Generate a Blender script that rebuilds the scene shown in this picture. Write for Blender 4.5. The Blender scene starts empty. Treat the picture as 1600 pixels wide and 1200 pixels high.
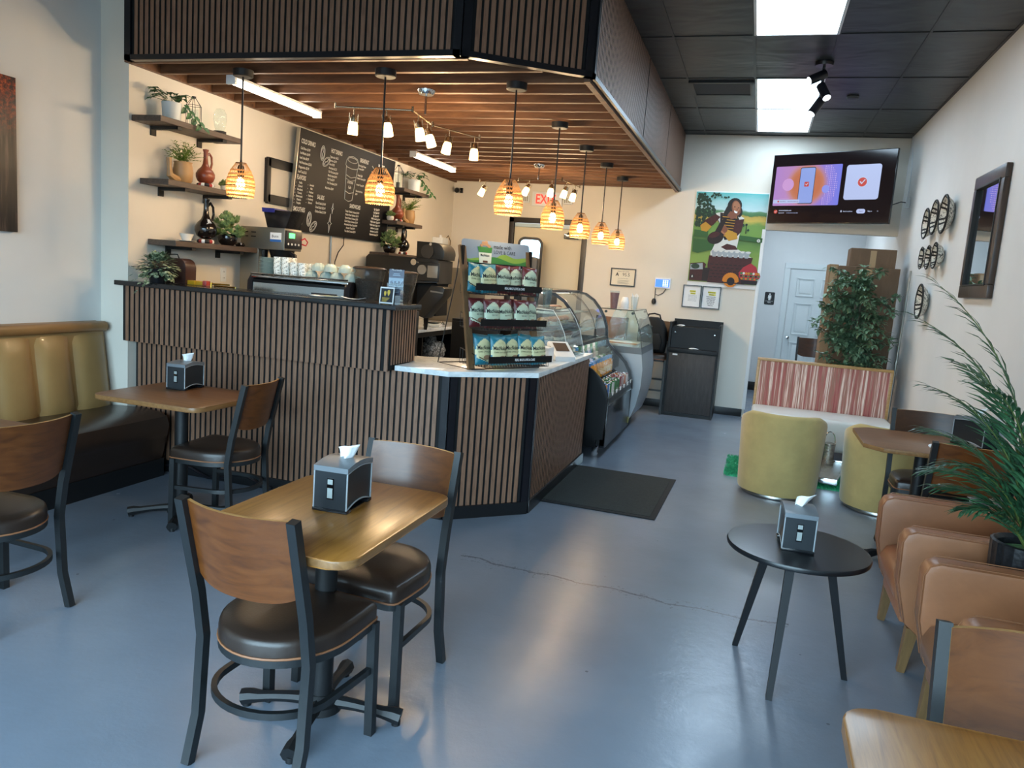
import bpy, bmesh, math, random
from math import sin, cos, pi, radians
from mathutils import Vector, Matrix, Euler

SC = bpy.context.scene
COL = SC.collection
PI = math.pi

# ------------------------------------------------------------------ camera
# Cafe interior: slatted bar, rattan pendants, small tables and armchairs
EXPO = 0.85
SKY = 15.0
TROFF = 8.0
PEND = 3.2
TRK = 7.5
LEDE = 9.5
FROST = 5.0
TVE = 0.5
cam_d = bpy.data.cameras.new('camera')
cam = bpy.data.objects.new('camera', cam_d)
COL.objects.link(cam)
SC.camera = cam
cam_d.sensor_fit = 'HORIZONTAL'
cam_d.sensor_width = 36.0
cam_d.lens = 27.086
cam_d.clip_start = 0.05
cam_d.clip_end = 100
YAW, PITCH, ROLL = -0.299190, -0.140103, 0.0747935
_f = Vector((sin(YAW) * cos(PITCH), cos(YAW) * cos(PITCH), sin(PITCH)))
_r = _f.cross(Vector((0, 0, 1))).normalized()
_u = _r.cross(_f)
_r2 = _r * cos(ROLL) + _u * sin(ROLL)
_u2 = _u * cos(ROLL) - _r * sin(ROLL)
_m = Matrix((_r2, _u2, -_f)).transposed().to_4x4()
_m.translation = Vector((0, 0, 1.6))
cam.matrix_world = _m

# ------------------------------------------------------------------ view, world, large lights
SC.view_settings.view_transform = 'Standard'
SC.view_settings.look = 'None'
SC.view_settings.exposure = EXPO
SC.view_settings.gamma = 1.0
SC.view_settings.use_curve_mapping = False

W = bpy.data.worlds.new('daylight')
SC.world = W
W.use_nodes = True
_n = W.node_tree.nodes
_n.clear()
_out = _n.new('ShaderNodeOutputWorld')
_bg = _n.new('ShaderNodeBackground')
# bright overcast sky above the horizon, dim pavement below it
_tc = _n.new('ShaderNodeTexCoord')
_sx = _n.new('ShaderNodeSeparateXYZ')
_mr = _n.new('ShaderNodeMapRange')
_mr.inputs[1].default_value = -0.04
_mr.inputs[2].default_value = 0.10
_mix = _n.new('ShaderNodeMix')
_mix.data_type = 'RGBA'
_mix.inputs[6].default_value = (0.10, 0.11, 0.12, 1)
_mix.inputs[7].default_value = (0.60, 0.79, 1.0, 1)
W.node_tree.links.new(_tc.outputs['Generated'], _sx.inputs[0])
W.node_tree.links.new(_sx.outputs[2], _mr.inputs[0])
W.node_tree.links.new(_mr.outputs[0], _mix.inputs[0])
W.node_tree.links.new(_mix.outputs[2], _bg.inputs['Color'])
_bg.inputs['Strength'].default_value = SKY
W.node_tree.links.new(_bg.outputs[0], _out.inputs[0])
SC.cycles.max_bounces = 8
SC.cycles.diffuse_bounces = 4
SC.cycles.glossy_bounces = 4
SC.cycles.transmission_bounces = 8
SC.cycles.transparent_max_bounces = 16
SC.cycles.caustics_reflective = False
SC.cycles.caustics_refractive = False
SC.cycles.sample_clamp_indirect = 6.0


def area_light(name, loc, rot, sx, sy, power, color, portal=False):
    d = bpy.data.lights.new(name, 'AREA')
    d.shape = 'RECTANGLE'
    d.size = sx
    d.size_y = sy
    d.energy = power
    d.color = color
    if portal:
        d.cycles.is_portal = True
    o = bpy.data.objects.new(name, d)
    COL.objects.link(o)
    o.location = loc
    o.rotation_euler = rot
    return o


# storefront glazing behind the photographer: portals let the daylight in
YF = -1.7
for _x in (-3.05, -1.45, 0.15):
    area_light('window_daylight', (_x + 0.0, YF - 0.06, 1.55), (radians(90), 0, 0), 1.5, 2.7, 10, (1, 1, 1), portal=True)

# ------------------------------------------------------------------ materials
MATS = {}


def srgb(h):
    h = h.lstrip('#')
    c = [int(h[i:i + 2], 16) / 255 for i in (0, 2, 4)]
    return tuple(((v / 12.92) if v <= 0.04045 else ((v + 0.055) / 1.055) ** 2.4) for v in c) + (1,)


class NT:
    def __init__(self, name):
        self.m = bpy.data.materials.new(name)
        self.m.use_nodes = True
        self.t = self.m.node_tree
        self.n = self.t.nodes
        self.b = self.n['Principled BSDF']
        self.o = self.n['Material Output']
        MATS[name] = self.m

    def add(self, typ, **kw):
        nd = self.n.new(typ)
        for k, v in kw.items():
            if hasattr(nd, k):
                setattr(nd, k, v)
            else:
                nd.inputs[k.replace('_', ' ')].default_value = v
        return nd

    def link(self, a, b):
        self.t.links.new(a, b)

    def coord(self, which='Object', scale=(1, 1, 1), rot=(0, 0, 0)):
        tc = self.n.new('ShaderNodeTexCoord')
        mp = self.n.new('ShaderNodeMapping')
        mp.inputs['Scale'].default_value = scale
        mp.inputs['Rotation'].default_value = rot
        self.link(tc.outputs[which], mp.inputs['Vector'])
        return mp.outputs['Vector']

    def noise(self, vec, scale=5, detail=3, rough=.5, dist=0):
        nd = self.n.new('ShaderNodeTexNoise')
        nd.inputs['Scale'].default_value = scale
        nd.inputs['Detail'].default_value = detail
        nd.inputs['Roughness'].default_value = rough
        nd.inputs['Distortion'].default_value = dist
        if vec is not None:
            self.link(vec, nd.inputs['Vector'])
        return nd.outputs['Fac']

    def ramp(self, fac, stops):
        nd = self.n.new('ShaderNodeValToRGB')
        el = nd.color_ramp.elements
        while len(el) < len(stops):
            el.new(0.5)
        for e, (p, c) in zip(el, stops):
            e.position = p
            e.color = srgb(c) if isinstance(c, str) else c
        self.link(fac, nd.inputs['Fac'])
        return nd.outputs['Color']

    def bump(self, fac, strength=.2, dist=.01):
        nd = self.n.new('ShaderNodeBump')
        nd.inputs['Strength'].default_value = strength
        nd.inputs['Distance'].default_value = dist
        self.link(fac, nd.inputs['Height'])
        self.link(nd.outputs[0], self.b.inputs['Normal'])

    def set(self, **kw):
        for k, v in kw.items():
            k = k.replace('_', ' ')
            if k == 'Base Color' and isinstance(v, str):
                v = srgb(v)
            self.b.inputs[k].default_value = v
        return self


def mat(name, color, rough=.5, metal=0, bump=0, bscale=60, var=0, vscale=4, spec=.5, trans=0, alpha=1, coat=0,
        ior=1.45, sheen=0, sss=0, noshadow=False):
    """plain material with procedural colour variation and bump"""
    if name in MATS:
        return MATS[name]
    t = NT(name)
    c = srgb(color)
    t.set(Base_Color=c, Roughness=rough, Metallic=metal, IOR=ior)
    t.b.inputs['Specular IOR Level'].default_value = spec
    t.b.inputs['Transmission Weight'].default_value = trans
    t.b.inputs['Alpha'].default_value = alpha
    t.b.inputs['Coat Weight'].default_value = coat
    t.b.inputs['Sheen Weight'].default_value = sheen
    if var or bump:
        v = t.coord('Object')
    if var:
        f = t.noise(v, vscale, 4, .6)
        lo = tuple(x * (1 - var) for x in c[:3]) + (1,)
        hi = tuple(min(1, x * (1 + var)) for x in c[:3]) + (1,)
        t.link(t.ramp(f, [(.3, lo), (.7, hi)]), t.b.inputs['Base Color'])
    if bump:
        t.bump(t.noise(v, bscale, 4), bump, .004)
    return t.m


def emit(name, color, strength):
    if name in MATS:
        return MATS[name]
    t = NT(name)
    c = srgb(color) if isinstance(color, str) else color
    t.set(Base_Color=(0, 0, 0, 1), Roughness=.4)
    t.b.inputs['Emission Color'].default_value = c
    t.b.inputs['Emission Strength'].default_value = strength
    return t.m


def glass(name, color='#ffffff', rough=.03, alpha=.25, tint=1.0):
    """thin glass: mostly see-through, fresnel reflections, lets light pass"""
    if name in MATS:
        return MATS[name]
    t = NT(name)
    t.n.remove(t.b)
    tr = t.add('ShaderNodeBsdfTransparent')
    tr.inputs['Color'].default_value = tuple(x * tint for x in srgb(color)[:3]) + (1,)
    gl = t.add('ShaderNodeBsdfGlossy')
    gl.inputs['Roughness'].default_value = rough
    df = t.add('ShaderNodeBsdfDiffuse')
    df.inputs['Color'].default_value = srgb(color)
    lw = t.add('ShaderNodeLayerWeight')
    lw.inputs['Blend'].default_value = .5
    pw = t.add('ShaderNodeMath', operation='POWER')
    t.link(lw.outputs['Facing'], pw.inputs[0])
    pw.inputs[1].default_value = 4.5
    fr = t.add('ShaderNodeMath', operation='MULTIPLY_ADD')
    t.link(pw.outputs[0], fr.inputs[0])
    fr.inputs[1].default_value = .7
    fr.inputs[2].default_value = .035
    mx = t.add('ShaderNodeMixShader')
    t.link(fr.outputs[0], mx.inputs[0])
    t.link(tr.outputs[0], mx.inputs[1])
    t.link(gl.outputs[0], mx.inputs[2])
    mx2 = t.add('ShaderNodeMixShader')
    mx2.inputs[0].default_value = alpha
    t.link(mx.outputs[0], mx2.inputs[1])
    t.link(df.outputs[0], mx2.inputs[2])
    t.link(mx2.outputs[0], t.o.inputs['Surface'])
    return t.m


def wood(name, c1, c2, c3=None, axis='X', scale=1.0, rough=.4, streak=14, coat=0, bump=.08, contrast=(.3, .7)):
    if name in MATS:
        return MATS[name]
    t = NT(name)
    s = {'X': (1, streak, streak), 'Y': (streak, 1, streak), 'Z': (streak, streak, 1)}[axis]
    v = t.coord('Object', tuple(k * scale for k in s))
    f = t.noise(v, 2.2, 6, .62, .9)
    stops = [(contrast[0], c1), (contrast[1], c2)]
    if c3:
        stops = [(contrast[0] - .08, c1), (.5, c2), (contrast[1] + .08, c3)]
    t.link(t.ramp(f, stops), t.b.inputs['Base Color'])
    t.set(Roughness=rough)
    t.b.inputs['Coat Weight'].default_value = coat
    t.b.inputs['Coat Roughness'].default_value = .15
    if bump:
        t.bump(f, bump, .003)
    return t.m


# ------------------------------------------------------------------ mesh helpers
class MB:
    def __init__(self):
        self.bm = bmesh.new()

    def _tag(self, geom, mi):
        for f in geom:
            f.material_index = mi

    def box(self, x0, x1, y0, y1, z0, z1, mi=0, bev=0, seg=2, m=None):
        bm = self.bm
        vs = [bm.verts.new(p) for p in ((x0, y0, z0), (x1, y0, z0), (x1, y1, z0), (x0, y1, z0),
                                        (x0, y0, z1), (x1, y0, z1), (x1, y1, z1), (x0, y1, z1))]
        fs = [bm.faces.new([vs[i] for i in q]) for q in
              ((0, 3, 2, 1), (4, 5, 6, 7), (0, 1, 5, 4), (1, 2, 6, 5), (2, 3, 7, 6), (3, 0, 4, 7))]
        self._tag(fs, mi)
        if bev:
            es = list({e for f in fs for e in f.edges})
            r = bmesh.ops.bevel(bm, geom=es, offset=bev, segments=seg, profile=.6, affect='EDGES')
            self._tag(r['faces'], mi)
            vs = list({v for f in r['faces'] for v in f.verts} | {v for v in vs if v.is_valid})
        if m is not None:
            bmesh.ops.transform(bm, matrix=m, verts=[v for v in vs if v.is_valid])
        return vs

    def cbox(self, c, s, mi=0, bev=0, seg=2, rot=None):
        m = None
        if rot is not None:
            m = Matrix.Translation(c) @ Euler(rot).to_matrix().to_4x4()
            return self.box(-s[0] / 2, s[0] / 2, -s[1] / 2, s[1] / 2, -s[2] / 2, s[2] / 2, mi, bev, seg, m)
        return self.box(c[0] - s[0] / 2, c[0] + s[0] / 2, c[1] - s[1] / 2, c[1] + s[1] / 2, c[2] - s[2] / 2,
                        c[2] + s[2] / 2, mi, bev, seg)

    def lathe(self, prof, c=(0, 0, 0), n=24, mi=0, axis=None, a0=0, a1=2 * PI, cap=True, sq=1.0):
        """prof: (r, z) pairs bottom to top"""
        bm = self.bm
        full = abs(a1 - a0 - 2 * PI) < 1e-6
        cnt = n if full else n + 1
        rings = []
        for r, z in prof:
            ring = []
            if r < 1e-6:
                ring = [bm.verts.new((0, 0, z))]
            else:
                for i in range(cnt):
                    a = a0 + (a1 - a0) * i / n
                    ring.append(bm.verts.new((r * cos(a), r * sin(a) * sq, z)))
            rings.append(ring)
        fs = []
        for A, B in zip(rings[:-1], rings[1:]):
            rng = range(cnt) if full else range(cnt - 1)
            for i in rng:
                j = (i + 1) % cnt
                if len(A) == 1 and len(B) == 1:
                    continue
                try:
                    if len(A) == 1:
                        fs.append(bm.faces.new([A[0], B[j], B[i]]))
                    elif len(B) == 1:
                        fs.append(bm.faces.new([A[i], A[j], B[0]]))
                    else:
                        fs.append(bm.faces.new([A[i], A[j], B[j], B[i]]))
                except ValueError:
                    pass
        if cap and full:
            if len(rings[0]) > 2:
                fs.append(bm.faces.new(list(reversed(rings[0]))))
            if len(rings[-1]) > 2:
                fs.append(bm.faces.new(rings[-1]))
        self._tag(fs, mi)
        vs = [v for r in rings for v in r]
        m = Matrix.Translation(c)
        if axis is not None:
            m = m @ Vector((0, 0, 1)).rotation_difference(Vector(axis)).to_matrix().to_4x4()
        bmesh.ops.transform(bm, matrix=m, verts=vs)
        return vs

    def cyl(self, p0, p1, r0, r1=None, n=12, mi=0):
        r1 = r0 if r1 is None else r1
        p0, p1 = Vector(p0), Vector(p1)
        return self.lathe([(r0, 0), (r1, (p1 - p0).length)], p0, n, mi, axis=(p1 - p0))

    def tube(self, pts, r, n=8, mi=0, closed=False, rs=None, flat=None):
        """sweep of a round (or flat=(w,h) rectangular) section along pts"""
        bm = self.bm
        pts = [Vector(p) for p in pts]
        N = len(pts)
        rings = []
        up = None
        for i, p in enumerate(pts):
            if closed:
                d = pts[(i + 1) % N] - pts[i - 1]
            else:
                d = pts[min(i + 1, N - 1)] - pts[max(i - 1, 0)]
            if d.length < 1e-9:
                d = Vector((0, 0, 1))
            d.normalize()
            if up is None:
                up = Vector((0, 0, 1)) if abs(d.z) < .95 else Vector((1, 0, 0))
            s = d.cross(up)
            if s.length < 1e-4:
                s = d.orthogonal()
            s.normalize()
            up = s.cross(d).normalized()
            rr = rs[i] if rs else r
            ring = []
            if flat:
                w, h = flat[0] / 2, flat[1] / 2
                for a, b in ((-w, -h), (w, -h), (w, h), (-w, h)):
                    ring.append(bm.verts.new(p + s * a + up * b))
            else:
                for k in range(n):
                    a = 2 * PI * k / n
                    ring.append(bm.verts.new(p + (s * cos(a) + up * sin(a)) * rr))
            rings.append(ring)
        k = len(rings[0])
        fs = []
        last = N if closed else N - 1
        for i in range(last):
            A, B = rings[i], rings[(i + 1) % N]
            for j in range(k):
                fs.append(bm.faces.new([A[j], A[(j + 1) % k], B[(j + 1) % k], B[j]]))
        if not closed:
            fs.append(bm.faces.new(list(reversed(rings[0]))))
            fs.append(bm.faces.new(rings[-1]))
        self._tag(fs, mi)
        return [v for r_ in rings for v in r_]

    def prism(self, poly, z0, z1, mi=0, bev=0, m=None, seg=2):
        """poly (x,y) extruded z0..z1"""
        bm = self.bm
        a = [bm.verts.new((x, y, z0)) for x, y in poly]
        b = [bm.verts.new((x, y, z1)) for x, y in poly]
        fs = [bm.faces.new(list(reversed(a))), bm.faces.new(b)]
        n = len(poly)
        for i in range(n):
            j = (i + 1) % n
            fs.append(bm.faces.new([a[i], a[j], b[j], b[i]]))
        self._tag(fs, mi)
        vs = a + b
        if bev:
            es = list(fs[0].edges) + list(fs[1].edges)
            r = bmesh.ops.bevel(bm, geom=es, offset=bev, segments=seg, profile=.6, affect='EDGES')
            self._tag(r['faces'], mi)
            vs = list({v for f in r['faces'] for v in f.verts} | {v for v in vs if v.is_valid})
        if m is not None:
            bmesh.ops.transform(bm, matrix=m, verts=[v for v in vs if v.is_valid])
        return vs

    def extr_y(self, poly, y0, y1, mi=0, bev=0):
        """poly in (x,z) extruded along y"""
        m = Matrix(((1, 0, 0, 0), (0, 0, -1, 0), (0, 1, 0, 0), (0, 0, 0, 1)))
        return self.prism(poly, -y1, -y0, mi, bev, m)

    def extr_x(self, poly, x0, x1, mi=0, bev=0):
        """poly in (y,z) extruded along x"""
        m = Matrix(((0, 0, 1, 0), (1, 0, 0, 0), (0, 1, 0, 0), (0, 0, 0, 1)))
        return self.prism(poly, x0, x1, mi, bev, m)

    def quad(self, a, b, c, d, mi=0):
        f = self.bm.faces.new([self.bm.verts.new(p) for p in (a, b, c, d)])
        f.material_index = mi
        return f

    def tri(self, a, b, c, mi=0):
        f = self.bm.faces.new([self.bm.verts.new(p) for p in (a, b, c)])
        f.material_index = mi

    def blob(self, c, s, n=12, mi=0, jit=0, seed=0, rot=None):
        rnd = random.Random(seed)
        r = bmesh.ops.create_icosphere(self.bm, subdivisions=2 if n <= 12 else 3, radius=1)
        vs = r['verts']
        for v in vs:
            k = 1 + jit * (rnd.random() - .5)
            v.co = Vector((v.co.x * s[0] * k, v.co.y * s[1] * k, v.co.z * s[2] * k))
        m = Matrix.Translation(c)
        if rot:
            m = m @ Euler(rot).to_matrix().to_4x4()
        bmesh.ops.transform(self.bm, matrix=m, verts=vs)
        for f in {f for v in vs for f in v.link_faces}:
            f.material_index = mi
        return vs

    def leaf(self, p, d, up, L, Wd, mi=0, bend=.25, fold=.15):
        """a six-point leaf blade of length L along d, folded at the midrib"""
        d = Vector(d).normalized()
        up = Vector(up)
        s = d.cross(up)
        if s.length < 1e-3:
            s = d.orthogonal()
        s.normalize()
        n = s.cross(d).normalized()
        p = Vector(p)
        bm = self.bm
        b0 = bm.verts.new(p)
        m1 = bm.verts.new(p + d * L * .4 + n * (bend * L * .1))
        m2 = bm.verts.new(p + d * L * .75 - n * (bend * L * .1))
        tip = bm.verts.new(p + d * L - n * (bend * L * .5))
        l1 = bm.verts.new(p + d * L * .35 + s * Wd * .5 + n * fold * Wd)
        l2 = bm.verts.new(p + d * L * .7 + s * Wd * .33 + n * (fold * Wd - bend * L * .1))
        r1 = bm.verts.new(p + d * L * .35 - s * Wd * .5 + n * fold * Wd)
        r2 = bm.verts.new(p + d * L * .7 - s * Wd * .33 + n * (fold * Wd - bend * L * .1))
        for q in ((b0, l1, m1), (l1, l2, m2, m1), (l2, tip, m2), (b0, m1, r1), (m1, m2, r2, r1), (m2, tip, r2)):
            f = bm.faces.new(q)
            f.material_index = mi

    def build(self, name, mats, parent=None, smooth=38, loc=None, rot=None, label=None, stuff=False):
        bm = self.bm
        bmesh.ops.recalc_face_normals(bm, faces=bm.faces) if smooth is not None else None
        if smooth is not None:
            lim = radians(smooth)
            for f in bm.faces:
                f.smooth = True
            for e in bm.edges:
                if len(e.link_faces) == 2:
                    try:
                        if e.calc_face_angle() > lim:
                            e.smooth = False
                    except ValueError:
                        pass
        me = bpy.data.meshes.new(name)
        bm.to_mesh(me)
        bm.free()
        if not isinstance(mats, (list, tuple)):
            mats = [mats]
        for m_ in mats:
            me.materials.append(m_)
        o = bpy.data.objects.new(name, me)
        COL.objects.link(o)
        if parent is not None:
            o.parent = parent
        if loc is not None:
            o.location = loc
        if rot is not None:
            o.rotation_euler = rot
        if label:
            o['label'] = label
        if stuff:
            o['kind'] = 'stuff'
        return o


def tag(o, label, cat, group=None, kind=None):
    o['label'] = label
    o['category'] = cat
    if group:
        o['group'] = group
    if kind:
        o['kind'] = kind
    return o


def struct(o, label=None):
    o['kind'] = 'structure'
    if label:
        o['label'] = label
    return o


def thing(name, loc, rz, label, cat, group=None, rot=None):
    o = bpy.data.objects.new(name, None)
    COL.objects.link(o)
    o.empty_display_size = .1
    o.location = loc
    o.rotation_euler = rot if rot is not None else (0, 0, rz)
    return tag(o, label, cat, group)


def dup(root, loc, rz=0, label=None, group=None, scale=None, rot=None):
    r = root.copy()
    COL.objects.link(r)
    r.location = loc
    r.rotation_euler = rot if rot is not None else (0, 0, rz)
    if scale is not None:
        r.scale = scale if isinstance(scale, (tuple, list)) else (scale,) * 3
    if label:
        r['label'] = label
    if group:
        r['group'] = group
    for ch in list(root.children):
        c = ch.copy()
        COL.objects.link(c)
        c.parent = r
        for g in list(ch.children):
            d = g.copy()
            COL.objects.link(d)
            d.parent = c
    return r


ORD = ['first', 'second', 'third', 'fourth', 'fifth', 'sixth', 'seventh', 'eighth', 'ninth', 'tenth', 'eleventh', 'twelfth', 'thirteenth',
       'fourteenth', 'fifteenth', 'sixteenth', 'seventeenth', 'eighteenth']
_txt = {}


def text_into(mb, s, size, m, mi=0, align='LEFT', sx=1.0, bold=0.0):
    """lettering as flat mesh, laid in the XY plane of matrix m"""
    key = (s, align, bold)
    if key not in _txt:
        cu = bpy.data.curves.new('lettering', 'FONT')
        cu.body = s
        cu.size = 1.0
        cu.align_x = align
        cu.resolution_u = 2
        cu.offset = bold
        ob = bpy.data.objects.new('lettering', cu)
        COL.objects.link(ob)
        dg = bpy.context.evaluated_depsgraph_get()
        me = bpy.data.meshes.new_from_object(ob.evaluated_get(dg))
        vs = [v.co.copy() for v in me.vertices]
        fs = [tuple(p.vertices) for p in me.polygons]
        bpy.data.objects.remove(ob)
        bpy.data.curves.remove(cu)
        bpy.data.meshes.remove(me)
        _txt[key] = (vs, fs)
    vs, fs = _txt[key]
    bv = [mb.bm.verts.new(m @ Vector((v.x * size * sx, v.y * size, 0))) for v in vs]
    for f in fs:
        try:
            fa = mb.bm.faces.new([bv[i] for i in f])
            fa.material_index = mi
        except ValueError:
            pass


def frame_m(origin, xdir, ydir):
    """matrix with local X along xdir, local Y along ydir"""
    x = Vector(xdir).normalized()
    y = Vector(ydir).normalized()
    z = x.cross(y)
    m = Matrix((x, y, z)).transposed().to_4x4()
    m.translation = Vector(origin)
    return m


def rrect(w, h, r, n=5, cx=0, cy=0):
    pts = []
    for sx, sy, a in ((1, 1, 0), (-1, 1, 90), (-1, -1, 180), (1, -1, 270)):
        for i in range(n + 1):
            t = radians(a + 90 * i / n)
            pts.append((cx + sx * (w / 2 - r) + r * cos(t), cy + sy * (h / 2 - r) + r * sin(t)))
    return pts


def arc(cx, cy, r, a0, a1, n=8):
    return [(cx + r * cos(radians(a0 + (a1 - a0) * i / n)), cy + r * sin(radians(a0 + (a1 - a0) * i / n))) for i in
            range(n + 1)]
# ------------------------------------------------------------------ shared materials
def m_floor():
    t = NT('painted_concrete')
    v = t.coord('Object')
    f = t.noise(v, .7, 5, .6)
    c = t.ramp(f, [(.3, FLOOR_A), (.72, FLOOR_B)])
    # hairline crack with a pale repair band around it
    sep = t.add('ShaderNodeSeparateXYZ')
    dn = t.n.new('ShaderNodeTexNoise')
    dn.inputs['Scale'].default_value = 2.4
    dn.inputs['Detail'].default_value = 6
    t.link(v, dn.inputs['Vector'])
    t.link(v, sep.inputs[0])

    def math(op, a, b=None):
        nd = t.add('ShaderNodeMath', operation=op)
        for i, q in enumerate((a, b)):
            if q is None:
                continue
            if isinstance(q, (int, float)):
                nd.inputs[i].default_value = q
            else:
                t.link(q, nd.inputs[i])
        return nd.outputs[0]
    x, y = sep.outputs[0], sep.outputs[1]
    # line through (-1.33, 3.92) and (0.19, 3.86)
    ln = math('ADD', math('MULTIPLY', x, CRACK_K), CRACK_C)
    d = math('ABSOLUTE', math('ADD', math('SUBTRACT', y, ln), math('MULTIPLY', math('SUBTRACT', dn.outputs['Fac'], .5), .26)))
    inx = math('MULTIPLY', math('GREATER_THAN', x, -1.45), math('LESS_THAN', x, .32))
    band = math('MULTIPLY', math('LESS_THAN', d, .07), inx)
    fine = t.noise(v, 60, 3, .6)
    crack = math('MULTIPLY', math('LESS_THAN', math('ADD', d, math('MULTIPLY', fine, .03)), .024), inx)
    chips = math('MULTIPLY', band, math('GREATER_THAN', t.noise(v, 38, 4, .7), .60))
    mx = t.add('ShaderNodeMix', data_type='RGBA')
    t.link(math('ADD', math('MULTIPLY', crack, .55), math('MULTIPLY', chips, .40)), mx.inputs[0])
    t.link(c, mx.inputs[6])
    mx.inputs[7].default_value = srgb('#3d4149')
    # small dark flecks
    vo = t.add('ShaderNodeTexVoronoi')
    vo.inputs['Scale'].default_value = 3.1
    t.link(v, vo.inputs['Vector'])
    fl = math('LESS_THAN', vo.outputs['Distance'], .022)
    mx2 = t.add('ShaderNodeMix', data_type='RGBA')
    t.link(math('MULTIPLY', fl, .55), mx2.inputs[0])
    t.link(mx.outputs[2], mx2.inputs[6])
    mx2.inputs[7].default_value = srgb('#3c3f46')
    # pale scratches
    v2 = t.coord('Object', (1.2, 9, 1), (0, 0, .5))
    sc = t.noise(v2, 3.0, 8, .75, 1.2)
    scr = math('MULTIPLY', math('GREATER_THAN', sc, .74), .12)
    mx3 = t.add('ShaderNodeMix', data_type='RGBA')
    t.link(scr, mx3.inputs[0])
    t.link(mx2.outputs[2], mx3.inputs[6])
    mx3.inputs[7].default_value = srgb('#a4a8b0')
    t.link(mx3.outputs[2], t.b.inputs['Base Color'])
    r = t.add('ShaderNodeMapRange')
    t.link(t.noise(v, 3.5, 6, .65), r.inputs[0])
    r.inputs[3].default_value = .10
    r.inputs[4].default_value = .34
    t.link(r.outputs[0], t.b.inputs['Roughness'])
    t.bump(t.noise(v, 14, 8, .68), .26, .006)
    t.b.inputs['Specular IOR Level'].default_value = .5
    return t.m


FLOOR_A, FLOOR_B = '#727d8b', '#838e9d'
CRACK_K, CRACK_C = -0.04, 3.87
M_floor = m_floor()


def m_wall(name, col, var=.04):
    return mat(name, col, .62, var=var, vscale=1.1, bump=.06, bscale=90, spec=.35)


M_wall = m_wall('cream_wall_paint', '#dddcd9')
M_wallk = m_wall('warm_white_wall_paint', '#ded7ca')
M_walla = m_wall('pale_grey_wall_paint', '#d6dadb')
M_white = mat('white_gloss_paint', '#e4e6e6', .35)
M_blackb = mat('black_rubber_base', '#17181a', .35, bump=.1, bscale=25)
M_blackp = mat('black_satin_paint', '#15151a', .28, bump=.05, bscale=120)
M_blackm = mat('black_powder_coated_metal', '#121315', .5, bump=.05, bscale=220)
M_chair = mat('charcoal_chair_metal', '#171a1c', .45, metal=.0, bump=.04, bscale=200, spec=.6)
M_chrome = mat('chrome', '#c9cbcc', .12, metal=1)
M_steel = mat('brushed_steel', '#a7a6a1', .32, metal=1, bump=.05, bscale=160)
M_slat = wood('grey_brown_slat_veneer', '#684a38', '#85624c', '#95715a', 'Z', 3.0, .5, 10)
M_slatd = mat('black_felt_backing', '#0d0e10', .8)
M_stone = NT('white_quartz')
_v = M_stone.coord('Object')
M_stone.link(M_stone.ramp(M_stone.noise(_v, 2.5, 8, .7, 1.5), [(.42, '#d6dbdc'), (.5, '#eef1f1'), (.6, '#e9eded')]),
             M_stone.b.inputs['Base Color'])
M_stone.set(Roughness=.12)
M_stone = M_stone.m
M_joist = wood('stained_pine_joist', '#3d281b', '#684730', '#7c583a', 'X', 1.3, .5, 8)
M_deck = wood('dark_stained_deck', '#2f2119', '#4b3526', None, 'Y', 1.0, .6, 6)
M_shelf = wood('walnut_shelf', '#3a2f29', '#5a4a3f', None, 'Y', 2.0, .5, 10)
M_top = wood('oak_laminate', '#74491c', '#a06b2c', '#b07c3a', 'Y', 1.4, .30, 15, coat=.12, bump=.03)
M_topx = wood('walnut_laminate', '#58391f', '#7a5231', '#87603c', 'X', 1.4, .34, 15, coat=.08, bump=.03)
M_edge = wood('laminate_edge', '#76522f', '#946b41', None, 'Y', 2, .35, 8)
M_ply = wood('cherry_plywood', '#401f08', '#613411', '#70411c', 'X', 2.2, .36, 6, coat=.10, bump=.02, contrast=(.25, .75))
M_plyd = wood('dark_cherry_plywood', '#2f1a0d', '#472916', None, 'X', 2.2, .34, 6, coat=.15, bump=.02)
M_plye = wood('plywood_edge', '#a4763f', '#c19253', None, 'X', 3, .5, 10)
M_vinyl = mat('dark_brown_vinyl', '#2c211b', .34, var=.08, bump=.1, bscale=160)
M_pipe = mat('tan_piping', '#8a5b3c', .5)
M_glass = glass('clear_glass', '#f4fbfa', .02, .05)
M_glassd = glass('tinted_glass', '#c9d4d2', .02, .08, .85)
M_acryl = glass('clear_acrylic', '#eef5f7', .04, .04)
M_paper = mat('white_paper', '#eceeee', .7)
M_whitep = mat('white_plastic', '#dfe3e4', .35)
M_ink = mat('black_ink', '#1c1c20', .6)
M_bulb = emit('glowing_bulb', '#ffdca6', 26)
M_screen_off = mat('black_screen_glass', '#0b0b0d', .12)

# ------------------------------------------------------------------ room shell
XL, XK, XR, YB, YJ, ZC = -4.50, -4.26, 1.50, 10.35, 4.42, 3.54
SOF = 2.83


def wall(name, m, x0, x1, y0, y1, z0, z1, parent=None, label=None):
    b = MB()
    b.box(x0, x1, y0, y1, z0, z1)
    o = b.build(name, m, parent, smooth=None)
    return struct(o, label)


def quadgrid(x0, x1, y0, y1, n):
    pass


wall('floor', M_floor, XL - .15, 1.7, YF - .1, 13.6, -.1, 0)
wall('wall_left', M_wall, XL - .15, XL, YF, YJ, 0, ZC)
wall('wall_left_kitchen', M_wallk, XL - .15, XK, YJ, YB + .15, 0, ZC)
wall('wall_right', M_wall, XR, XR + .15, YF, 13.55, 0, ZC)
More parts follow.
